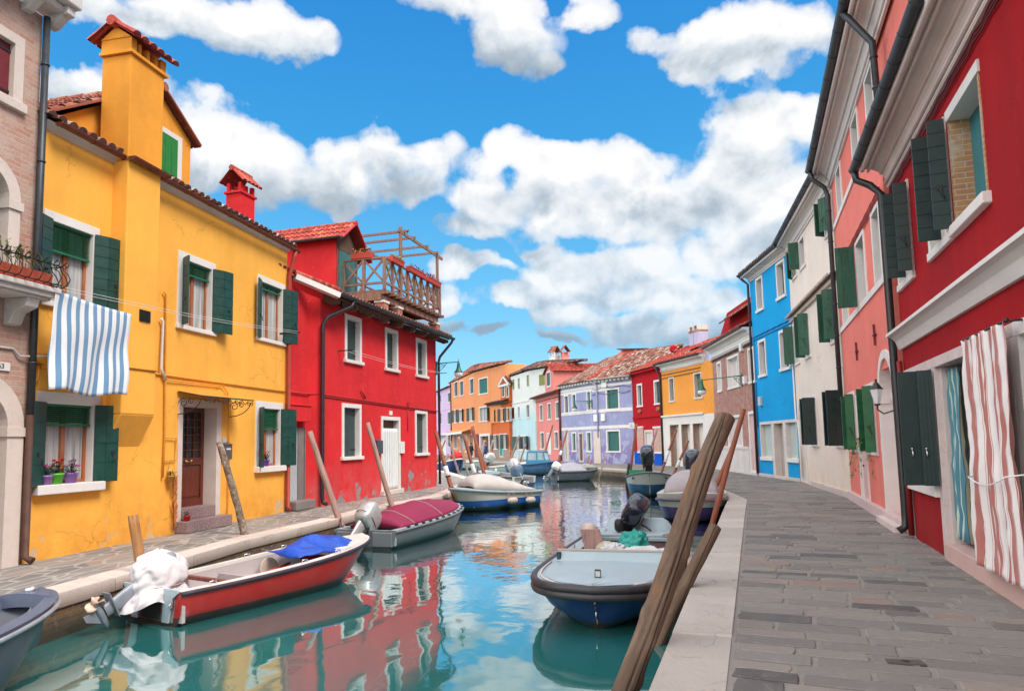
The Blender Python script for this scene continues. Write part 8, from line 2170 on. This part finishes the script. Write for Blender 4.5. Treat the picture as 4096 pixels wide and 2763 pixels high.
def logwood():
    m, t = mk('cracked grey log'); v = t.obj((5, 5, .9)); n = t.noise(v, 2.6, 9, .72, .5)
    col = t.ramp(n, (.25, (.06, .034, .021)), (.45, (.115, .070, .044)), (.57, (.15, .097, .065)), (.75, (.21, .15, .11)))
    b = t.ramp(t.noise(t.obj((1.6, 1.6, .5)), 2.4, 5), (.52, 0), (.66, 1)); col = t.mix(t.ma('MULTIPLY', b, .6), col, (.27, .11, .035))
    f = t.noise(t.obj((22, 22, .35)), 1.5, 3); col = t.mix(t.ma('MULTIPLY', t.ramp(f, (.62, 0), (.7, 1)), .35), col, (.03, .02, .015))
    ox = t.n('SeparateXYZ', {0: t.obj()}).outputs[0]; col = t.mix(t.ma('MULTIPLY', t.ma('MULTIPLY', t.ma('SUBTRACT', t.ma('MULTIPLY', ox, -1), .05), 14, clamp=True), t.ramp(b, (.1, .25), (.9, 1))), col, (.26, .105, .03))
    wx = t.n('SeparateXYZ', {0: t.obj()}).outputs[2]; col = t.mix(t.ma('MULTIPLY', t.ma('SUBTRACT', .05, wx), 1.4, clamp=True), col, (.03, .022, .016))
    sx = t.n('SeparateXYZ', {0: t.obj()}); an = t.ma('ARCTAN2', sx.outputs[1], sx.outputs[0])
    for off, wd in ((1.3, .075),):
        ln = t.ma('SUBTRACT', t.ma('SUBTRACT', an, off), t.ma('MULTIPLY', t.ma('SINE', t.ma('ADD', t.ma('MULTIPLY', sx.outputs[2], 1.05), 1.26)), .25))
        ln = t.ma('ADD', ln, t.ma('MULTIPLY', t.ma('SUBTRACT', t.noise(t.obj(), 4, 4), .5), .12))
        col = t.mix(t.ma('MULTIPLY', t.ma('MULTIPLY', t.ma('SUBTRACT', 1, t.ma('DIVIDE', t.ma('ABSOLUTE', ln), wd)), 2.5, clamp=True), .95), col, (.008, .005, .004))
    t.out(col, .85, t.noise(t.obj((6, 6, 1.2)), 5, 6, .7), .25, .006); return m
LOGW = logwood()
def big_log():
    b = gnd('S', 2545, 2700, WZ); b = deep('S', 2540, 2720, 5.9); tp = deep('S', 2905, 1672, 7.1)
    t = thing('mooring_post', 'huge cracked grey mooring log leaning over the quay in the foreground', 'mooring post', b, 0, None); d = tp - b; Dn = d.normalized(); s = Dn.cross(Vector((0, 1, 0))).normalized(); w = Dn.cross(s).normalized()
    t.matrix_world = Matrix(((s.x, w.x, Dn.x, b.x), (s.y, w.y, Dn.y, b.y), (s.z, w.z, Dn.z, b.z), (0, 0, 0, 1)))
    base = Vector((0, 0, -1.2)); D = Vector((0, 0, d.length + 1.2)); s = Vector((1, 0, 0)); w = Vector((0, 1, 0)); rows = []; n, m = 90, 56
    for i in range(n + 1):
        f = i / n; c = base + D * f + s * (.05 * math.sin(math.pi * f) + .02 * math.sin(9 * f)); r = (.106 - .003 * f) * (1 + .05 * math.sin(f * 11 + 1)); row = []
        for k in range(m):
            a = 2 * math.pi * k / m; rr = r * (1 + .045 * mnoise.noise(Vector((math.cos(a) * 1.1, math.sin(a) * 1.1, f * 6))) + .012 * mnoise.noise(Vector((math.cos(a) * 6, math.sin(a) * 6, f * 7))))
            for kf, ka, kh in ((.93, 1.9, .12), (.60, 2.5, .10), (.44, .2, .13), (.82, .1, .16), (.69, 1.8, .10), (.38, 2.2, .10), (.30, 2.9, .1)):
                rr += 1.9 * r * kh * math.exp(-((f - kf) / .018) ** 2 - ((math.atan2(math.sin(a - ka), math.cos(a - ka))) / .35) ** 2)
            crack = math.exp(-((math.atan2(math.sin(a - 1.25 - .25 * math.sin(f * 4)), math.cos(a - 1.25 - .25 * math.sin(f * 4)))) / .05) ** 2) * min(1, max(0, (f - .1) * 5)) ; rr -= r * .32 * crack
            if f > .985: rr *= .97
            row.append(c + (s * math.cos(a) + w * math.sin(a)) * rr)
        rows.append(row)
    mb = MB().grid(rows, True, .5, True); tc = base + D * 1.003
    mb.quad(*rows[-1]); mb.build('log', LOGW, t)
big_log()
pole_px('H', 1565, 500, 1395, 860, 8.3, 'short weathered stub leaning beside the huge mooring log', .078, LOGW, dY=.3, taper=1, name='mooring_post')
tp = deep('G', 1128, 955, 17.4); b = deep('Q', 1760, 1330, 16.9); pole(tp, b, 'tall red brown pole leaning right behind the huge log', .075, REDWOOD, taper=.8)
tp = deep('Q', 2028, 205, 20.4); b = deep('Q', 1720, 1010, 19.9); pole(tp, b, 'shorter red brown pole half hidden behind the huge log', .07, REDWOOD, taper=.85)
pole_px('G', 287, 1070, 240, 1475, 33.5, 'upright red brown pole in front of the lavender house corner', .1, REDWOOD, dY=.2)
pole_px('G', 448, 1112, 360, 1425, 31.5, 'thin pinkish pole leaning right in front of the crimson house door', .075, PINKWOOD, dY=.3, bend=.06)
pole_px('G', 600, 1115, 475, 1485, 29.5, 'red brown pole with white band in front of the amber shop, left one', .085, REDWOOD, dY=.3, band=(.58, .74))
pole_px('G', 693, 1200, 577, 1480, 26.5, 'red brown pole with white band in front of the amber shop, right and shorter', .08, REDWOOD, dY=.3, band=(.62, .74))
pole_px('G', 228, 1375, 220, 1475, 33.4, 'short black post beside the upright red brown pole', .09, PIPEBLACK, dY=0, taper=1, name='mooring_post')
pole_px('F', 1000, 882, 940, 1120, 56, 'red brown pole with white band in front of the pink house', .12, REDWOOD, dY=.5, band=(.30, .38))
pole_px('F', 1115, 925, 1033, 1225, 50.6, 'red brown pole with white band leaning right by the bow of the cabin boat', .12, REDWOOD, dY=.5, band=(.52, .62))
pole_px('F', 1063, 1000, 1062, 1185, 54, 'short upright red brown post between pink and lavender houses', .09, REDWOOD, dY=0)
pole_px('F', 1290, 1115, 1262, 1190, 45, 'short rope wrapped stake in front of the lavender house, left', .12, GREYWOOD, dY=.2); pole_px('F', 1313, 1152, 1290, 1190, 45, 'shorter reddish stake beside the rope wrapped stake at the lavender house', .1, REDWOOD, dY=.2)
pole_px('F', 1417, 1125, 1370, 1285, 41.2, 'thin reddish stake with green rope by the bow of the netted boat', .075, PINKWOOD, dY=.3)
# left bank
pole_px('C', 785, 530, 838, 800, 10.1, 'short tan stake behind the cloth wrapped engine of the red boat', .075, TANWOOD, dY=.0, taper=.95)
pole_px('B', 1057, 926, 1185, 1435, 14.2, 'lichen covered bark pole leaning left in front of the yellow house', .085, BARK, dY=.1, taper=.75, knots=1, bend=-.05)
pole_px('E', 374, 668, 582, 1258, 16.9, 'pinkish pole leaning left by the corner of the red house', .085, PINKWOOD, dY=.1, taper=.8)
pole_px('E', 737, 612, 895, 1130, 19.9, 'pinkish pole leaning left in front of the red house door', .085, PINKWOOD, dY=.1, taper=.75)
pole_px('M', 245, 145, 645, 1490, 24.3, 'red brown pole with white band nearest the corner of the red house', .12, REDWOOD, dY=.4, band=(.54, .65), taper=.85)
pole_px('M', 905, 250, 1232, 1320, 30.2, 'red brown pole with white band behind the cream hooded boat', .12, REDWOOD, dY=.4, band=(.50, .64), taper=.85)
pole_px('M', 1098, 30, 1425, 1280, 34.5, 'tallest red brown pole beside the quay point, left of its pair', .14, REDWOOD, dY=.4)
pole_px('M', 1083, 95, 1512, 1225, 38.5, 'tall red brown pole crossing its neighbour beside the quay point', .14, REDWOOD, dY=.4)
pole_px('M', 585, 358, 822, 1130, 48.5, 'thin grey pole leaning left in front of the navy boat', .12, GREYWOOD, dY=.4, bend=.1)
pole_px('M', 783, 268, 1022, 1170, 44.5, 'grey pole leaning left beside the bow of the navy boat', .125, GREYWOOD, dY=.4)
pole_px('M', 1388, 345, 1330, 680, 60, 'pale pole leaning right behind the person in blue', .15, PINKWOOD, dY=.2, taper=.95)
pole_px('M', 1578, 345, 1468, 840, 60, 'pale pole leaning right in front of the vermilion house', .13, PINKWOOD, dY=.2)
pole_px('M', 2198, 232, 1980, 862, 58, 'grey pole leaning right in front of the white house door', .14, GREYWOOD, dY=.3)
pole_px('M', 2345, 440, 2205, 885, 58, 'grey pole leaning right in front of the wide aqua house window', .12, GREYWOOD, dY=.3)
pole_px('M', 472, 345, 345, 700, 62, 'brown pole leaning right in front of the lilac house', .12, REDWOOD, dY=.3)
pole_px('M', 548, 660, 520, 742, 66, 'grey stub in front of the lilac house', .17, GREYWOOD, dY=.1); pole_px('M', 920, 550, 845, 760, 63, 'brown stub standing behind the red bow cover of the navy boat', .15, TANWOOD, dY=.2)

# ropes to the poles
def line(lab, a, b, sag=.15, r=.011, mat=ROPE):
    a, b = Vector(a), Vector(b); t = thing('mooring_rope', lab, 'rope', a, 0, 'mooring ropes'); d = b - a
    MB().tube([d * (i / 12) - Vector((0, 0, sag * math.sin(math.pi * i / 12))) for i in range(13)], r, 6).build('rope', mat, t)
MM = Matrix.Translation(MG.location) @ Matrix.Rotation(MG.rotation_euler.z, 4, 'Z')
line('dark rope from the magenta covered boat to the pinkish pole near it', MM @ Vector((.2, .7, .48)), deep('E', 566, 1205, 16.9), .12, .014, RUBBER)
line('rope from the red boat bow to the lichen covered pole', RM @ Vector((3.3, .45, .62)), deep('B', 1183, 1420, 14.2), .15)
line('rope from the cream hooded boat to the banded pole by the red house', CM @ Vector((3.4, .1, .85)), deep('M', 610, 1400, 24.3), .06)
line('green rope trailing from the netted boat bow to its thin stake', Matrix.Translation(DG.location) @ Matrix.Rotation(DG.rotation_euler.z, 4, 'Z') @ Vector((2.7, .05, .6)), deep('F', 1380, 1262, 41.2), .3, .02, plain('green rope', (.01, .22, .17), .8))
line('rope from the white and teal boat to the left banded pole at the amber shop', WM @ Vector((3.6, -.3, 1.0)), deep('G', 487, 1450, 29.5), .1)

# ================================================================== PEOPLE (far off on the campo)
def person(M, lab, coat, trousers, hair, stride, turn=1, arm=.25, pack=None):
    t = thing('person', lab, 'person', M=M)
    V, E_, R_ = [], [], []
    def jt(p, r, par=None):
        V.append(p); R_.append(r)
        if par is not None: E_.append((par, len(V) - 1))
        return len(V) - 1
    pel = jt((0, 0, .95), .15); ch = jt((.02, 0, 1.22), .17, pel); sh = jt((.02, 0, 1.42), .15, ch); nk = jt((.03, 0, 1.52), .06, sh); hd = jt((.05, 0, 1.62), .10, nk); jt((.05, 0, 1.70), .09, hd)
    for sd in (-1, 1):
        h = jt((0, sd * .09, .88), .105, pel); k = jt((.16 * stride * sd + .05, sd * .1, .5), .075, h); a = jt((.32 * stride * sd - (.10 if sd * stride < 0 else 0), sd * .1, .08), .05, k); jt((.32 * stride * sd - (.10 if sd * stride < 0 else 0) + .17, sd * .1, .04), .04, a)
        s = jt((.02, sd * .19, 1.40), .085, sh); e = jt((-.05 - arm * .3 * sd, sd * .25, 1.13), .062, s); w = jt((.06 - arm * sd * .7, sd * .25, .90), .042, e); jt((.10 - arm * sd * .8, sd * .24, .80), .035, w)
    me = bpy.data.meshes.new('body'); me.from_pydata(V, E_, []); o = bpy.data.objects.new('body', me); COL.objects.link(o); o.parent = t
    sk = o.modifiers.new('skin', 'SKIN'); 
    for i, r in enumerate(R_): me.skin_vertices[0].data[i].radius = (r, r); 
    me.skin_vertices[0].data[0].use_root = True
    o.modifiers.new('sub', 'SUBSURF').render_levels = 2
    for p in me.polygons: p.use_smooth = True
    m, tt = mk(lab[:20] + ' clothes'); z = tt.n('SeparateXYZ', {0: tt.obj()}).outputs[2]
    tt.out(tt.ramp(tt.ma('MULTIPLY', z, .5), (0, (.02, .02, .02)), (.045, trousers), (.44, coat), (.752, (.5, .28, .2)), interp='CONSTANT'), .8); me.materials.append(m)
    mb = MB(); sball(mb, (.03, 0, 1.70), .115, .105, .105, 1, 12, 8); mb.build('hair', plain(lab[:12] + ' hair', hair, .7), t)
    mb = MB(); sball(mb, (.0, 0, 1.15), .19, .23, .34, .8, 14, 10); mb.build('coat', plain(lab[:12] + ' coat', coat, .7, .2), t)
    if pack: mb = MB(); sball(mb, (-.02, 0, 1.44), .14, .19, .09, .9, 12, 8); mb.build('scarf', plain('grey green scarf', pack, .8), t)
gp = lambda v, x, y: gnd(v, x, y)
pB = deep('M', 1410, 755, 76); pB.z = 0
person(Matrix.Translation(pB) @ Matrix.Rotation(rad(185), 4, 'Z') @ Matrix.Scale(1.0, 4), 'person in a blue jacket and blue jeans walking past the shop door', (.006, .09, .30), (.01, .05, .20), (.02, .015, .012), .95, 1, .3, (.35, .36, .28))
pD = deep('M', 1075, 740, 78); pD.z = 0
person(Matrix.Translation(pD) @ Matrix.Rotation(rad(60), 4, 'Z'), 'person in a black hooded coat walking away beside the orange house', (.012, .012, .016), (.02, .02, .025), (.03, .02, .015), .5, 1, .2)
# ================================================================== SKY, SUN, RENDER SETTINGS
w = bpy.data.worlds.new('World'); SC.world = w; w.use_nodes = True
SUN_EL, SUN_AZ = 50, 125                       # azimuth clockwise from straight ahead (+Y)
def sky():
    t = NT(w)
    tc = t.n('TexCoord'); dirv = t.n('VectorMath', {0: tc.outputs['Generated']}, operation='NORMALIZE').outputs[0]
    sky = t.n('TexSky', {}, sky_type='NISHITA', sun_disc=False, sun_elevation=rad(SUN_EL), sun_rotation=rad(SUN_AZ), air_density=1.0, dust_density=.4, ozone_density=3.0)
    blobs = [(480, 310, 110, 90), (600, 350, 150, 100), (760, 360, 150, 90), (900, 355, 130, 85), (985, 345, 85, 75), (690, 400, 260, 70), (430, 370, 120, 60),
             (200, 20, 130, 65), (400, 30, 170, 65), (560, 40, 150, 65), (690, 80, 75, 45), (300, 60, 140, 50), (150, 215, 100, 50), (310, 200, 110, 45),
             (1090, 10, 150, 55), (1180, 75, 120, 85), (1230, 140, 60, 50), (1300, 20, 110, 50), (1650, 60, 170, 75), (1780, 60, 150, 80), (1600, 150, 75, 50), (1860, 60, 90, 80), (1720, 150, 120, 45),
             (1700, 285, 110, 85), (1810, 300, 110, 85), (1650, 390, 220, 115), (1450, 390, 210, 80), (1250, 370, 150, 65), (1130, 365, 90, 60), (1500, 460, 320, 85), (1780, 450, 150, 120), (1740, 560, 150, 70),
             (1080, 430, 80, 50), (1080, 525, 140, 42), (1250, 490, 150, 60), (1380, 610, 200, 58), (1290, 610, 100, 62), (1500, 655, 190, 48), (1650, 600, 90, 60), (1650, 690, 140, 50),
             (1290, 715, 70, 26), (1400, 722, 70, 22), (1110, 752, 60, 20), (1300, 770, 60, 20), (780, 480, 34, 28), (1020, 690, 40, 26), (1040, 610, 50, 32), (1510, 745, 180, 28), (1230, 560, 60, 24), (1130, 470, 140, 70), (1190, 665, 150, 34), (1110, 600, 70, 28), (1000, 740, 120, 22), (930, 420, 120, 60), (1620, 770, 160, 28)]
    g = bpy.data.node_groups.new('cloud_shapes', 'ShaderNodeTree')
    g.interface.new_socket('P', in_out='INPUT', socket_type='NodeSocketVector'); g.interface.new_socket('F', in_out='OUTPUT', socket_type='NodeSocketFloat')
    gi, go = g.nodes.new('NodeGroupInput'), g.nodes.new('NodeGroupOutput'); acc = None
    ang = lambda d: (math.atan2(d.x, d.y), math.asin(d.normalized().z))
    for cx, cy, rx, ry in blobs:
        a, e = ang(ray('D', cx, cy)); a2 = ang(ray('D', cx + rx, cy))[0] - ang(ray('D', cx - rx, cy))[0]; e2 = ang(ray('D', cx, cy - ry))[1] - ang(ray('D', cx, cy + ry))[1]
        s = g.nodes.new('ShaderNodeVectorMath'); s.operation = 'SUBTRACT'; g.links.new(gi.outputs[0], s.inputs[0]); s.inputs[1].default_value = (a, e, 0)
        m = g.nodes.new('ShaderNodeVectorMath'); m.operation = 'MULTIPLY'; g.links.new(s.outputs[0], m.inputs[0]); m.inputs[1].default_value = (2 / a2, 2 / e2, 0)
        l = g.nodes.new('ShaderNodeVectorMath'); l.operation = 'LENGTH'; g.links.new(m.outputs[0], l.inputs[0])
        if acc is None: acc = l.outputs['Value']
        else:
            k = g.nodes.new('ShaderNodeMath'); k.operation = 'SMOOTH_MIN'; g.links.new(acc, k.inputs[0]); g.links.new(l.outputs['Value'], k.inputs[1]); k.inputs[2].default_value = .35; acc = k.outputs[0]
    k = g.nodes.new('ShaderNodeMath'); k.operation = 'SUBTRACT'; k.inputs[0].default_value = 1; g.links.new(acc, k.inputs[1]); g.links.new(k.outputs[0], go.inputs[0])
    sp = t.n('SeparateXYZ', {0: dirv}); az = t.ma('ARCTAN2', sp.outputs[0], sp.outputs[1]); el = t.ma('ARCSINE', sp.outputs[2])
    wn = t.n('TexNoise', {'Vector': dirv, 'Scale': 9.0, 'Detail': 5.0, 'Roughness': .55}); wo = t.n('VectorMath', {0: wn.outputs['Color'], 1: (.5, .5, .5)}, operation='SUBTRACT').outputs[0]
    base = t.n('CombineXYZ', {0: az, 1: el, 2: 0.0}).outputs[0]
    P = t.n('VectorMath', {0: base, 1: t.n('VectorMath', {0: wo, 'Scale': .10}, operation='SCALE').outputs[0]}).outputs[0]
    OUT, BL = [], []
    def field(off, sh):
        n = t.n('GroupNode') if False else None
        gn = t.t.nodes.new('ShaderNodeGroup'); gn.node_tree = g
        t.t.links.new(t.n('VectorMath', {0: P, 1: (off * .6, off, 0)}).outputs[0], gn.inputs[0])
        d2 = t.n('VectorMath', {0: dirv, 1: (off * .6, 0, off)}).outputs[0]
        f1 = t.n('TexNoise', {'Vector': d2, 'Scale': 9.0, 'Detail': 10.0, 'Roughness': .6}).outputs['Fac']
        dw = t.n('VectorMath', {0: d2, 1: t.n('VectorMath', {0: t.n('VectorMath', {0: t.n('TexNoise', {'Vector': d2, 'Scale': 16.0, 'Detail': 4.0}).outputs['Color'], 1: (.5, .5, .5)}, operation='SUBTRACT').outputs[0], 'Scale': .05}, operation='SCALE').outputs[0]}).outputs[0]
        v1 = t.n('TexVoronoi', {'Vector': dw, 'Scale': 10.0}, feature='F1').outputs['Distance']; v2 = t.n('TexVoronoi', {'Vector': dw, 'Scale': 25.0}, feature='F1').outputs['Distance']
        bl = t.ma('ADD', t.ma('MULTIPLY', t.ma('SUBTRACT', .42, v1), .95), t.ma('MULTIPLY', t.ma('SUBTRACT', .42, v2), .42))
        gen = t.ma('MULTIPLY', t.ma('SUBTRACT', t.n('TexNoise', {'Vector': d2, 'Scale': 2.6, 'Detail': 3.0}).outputs['Fac'], .40), 3.2)
        fr = t.ma('ADD', t.ma('MULTIPLY', t.ma('SUBTRACT', sp.outputs[1], .58), -9), 0, clamp=True)      # beyond the pictured part of the sky: added broken cloud, brightened as fill light
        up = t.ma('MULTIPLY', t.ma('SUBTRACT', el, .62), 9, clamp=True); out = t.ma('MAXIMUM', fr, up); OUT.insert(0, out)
        b = t.ma('ADD', t.ma('MULTIPLY', gn.outputs[0], t.ma('SUBTRACT', 1, out)), t.ma('MULTIPLY', gen, out))
        BL.append(bl); return t.ma('ADD', t.ma('ADD', b, bl), t.ma('MULTIPLY', t.ma('SUBTRACT', f1, .5), 1.15))
    F0 = field(0, 0)
    def shape(off):
        gn = t.t.nodes.new('ShaderNodeGroup'); gn.node_tree = g
        t.t.links.new(t.n('VectorMath', {0: P, 1: (off * .4, off, 0)}).outputs[0], gn.inputs[0]); return gn.outputs[0]
    def billow(off):
        d2 = t.n('VectorMath', {0: dirv, 1: (off * .5, 0, off)}).outputs[0]
        return t.ma('ADD', t.ma('MULTIPLY', t.n('TexNoise', {'Vector': d2, 'Scale': 11.0, 'Detail': 7.0, 'Roughness': .55, 'Distortion': .25}).outputs['Fac'], 1.0), 0)
    rel = t.ma('SUBTRACT', billow(0), billow(.02))
    lit = t.ma('SUBTRACT', shape(-.04), shape(.045))
    und = t.ma('MULTIPLY', t.ma('MULTIPLY', lit, .30), t.ma('SUBTRACT', 1, OUT[0]))
    lite = t.ma('ADD', t.ma('ADD', .74, und), t.ma('ADD', t.ma('MULTIPLY', rel, 1.5), t.ma('MULTIPLY', t.ma('SUBTRACT', BL[0], .1), .25)), clamp=True)
    dens = t.ramp(t.ma('ADD', t.ma('MULTIPLY', F0, .5), .5), (.42, 0), (.475, .35), (.55, .85), (.67, 1))
    ccol = t.ramp(lite, (.0, (.30, .38, .46)), (.35, (.50, .58, .66)), (.62, (.78, .83, .88)), (.85, (1.0, .995, .99)))
    lowf = t.ma('MULTIPLY', t.ma('SUBTRACT', .34, el), 1.6, clamp=True)
    grad = t.ramp(t.ma('MULTIPLY', el, 1.35), (0, (.20, .31, .37)), (.12, (.145, .28, .36)), (.3, (.062, .225, .345)), (.55, (.012, .15, .315)), (.85, (.003, .105, .30)))
    skc = t.mix(.8, t.mix(1.0, sky.outputs[0], (.55, 1.05, 1.3), 'MULTIPLY'), t.mix(1.0, grad, (8.0, 8.0, 8.0), 'MULTIPLY'))
    b1 = t.n('Background', {'Color': skc, 'Strength': .108})
    b2 = t.n('Background', {'Color': t.mix(OUT[0], ccol, (1.0, .965, .92)), 'Strength': t.ma('ADD', .40, t.ma('MULTIPLY', OUT[0], t.ma('ADD', .5, t.ma('MULTIPLY', t.ma('MULTIPLY', sp.outputs[0], -1), .75))))})  # unseen cloud gets added strength, most to the left, to light the right-hand facades
    haz = t.ma('MULTIPLY', dens, t.ma('SUBTRACT', 1, t.ma('MULTIPLY', lowf, .6)))
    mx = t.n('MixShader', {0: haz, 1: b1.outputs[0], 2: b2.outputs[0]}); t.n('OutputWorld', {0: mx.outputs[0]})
sky()
sl = bpy.data.lights.new('sun', 'SUN'); so_ = bpy.data.objects.new('sun', sl); COL.objects.link(so_)
sl.energy = 1.5; sl.angle = rad(25); sl.color = (1, .94, .86)
dsun = Vector((math.sin(rad(SUN_AZ)) * math.cos(rad(SUN_EL)), math.cos(rad(SUN_AZ)) * math.cos(rad(SUN_EL)), math.sin(rad(SUN_EL))))
so_.rotation_euler = dsun.to_track_quat('Z', 'Y').to_euler()
w.cycles.sampling_method = 'MANUAL'; w.cycles.sample_map_resolution = 512
SC.view_settings.view_transform = 'Standard'; SC.view_settings.look = 'None'; SC.view_settings.gamma = 1; SC.view_settings.exposure = 1.35
SC.render.engine = 'CYCLES'; SC.cycles.max_bounces = 6; SC.cycles.use_denoising = True
SC.cycles.caustics_reflective = False; SC.cycles.caustics_refractive = False
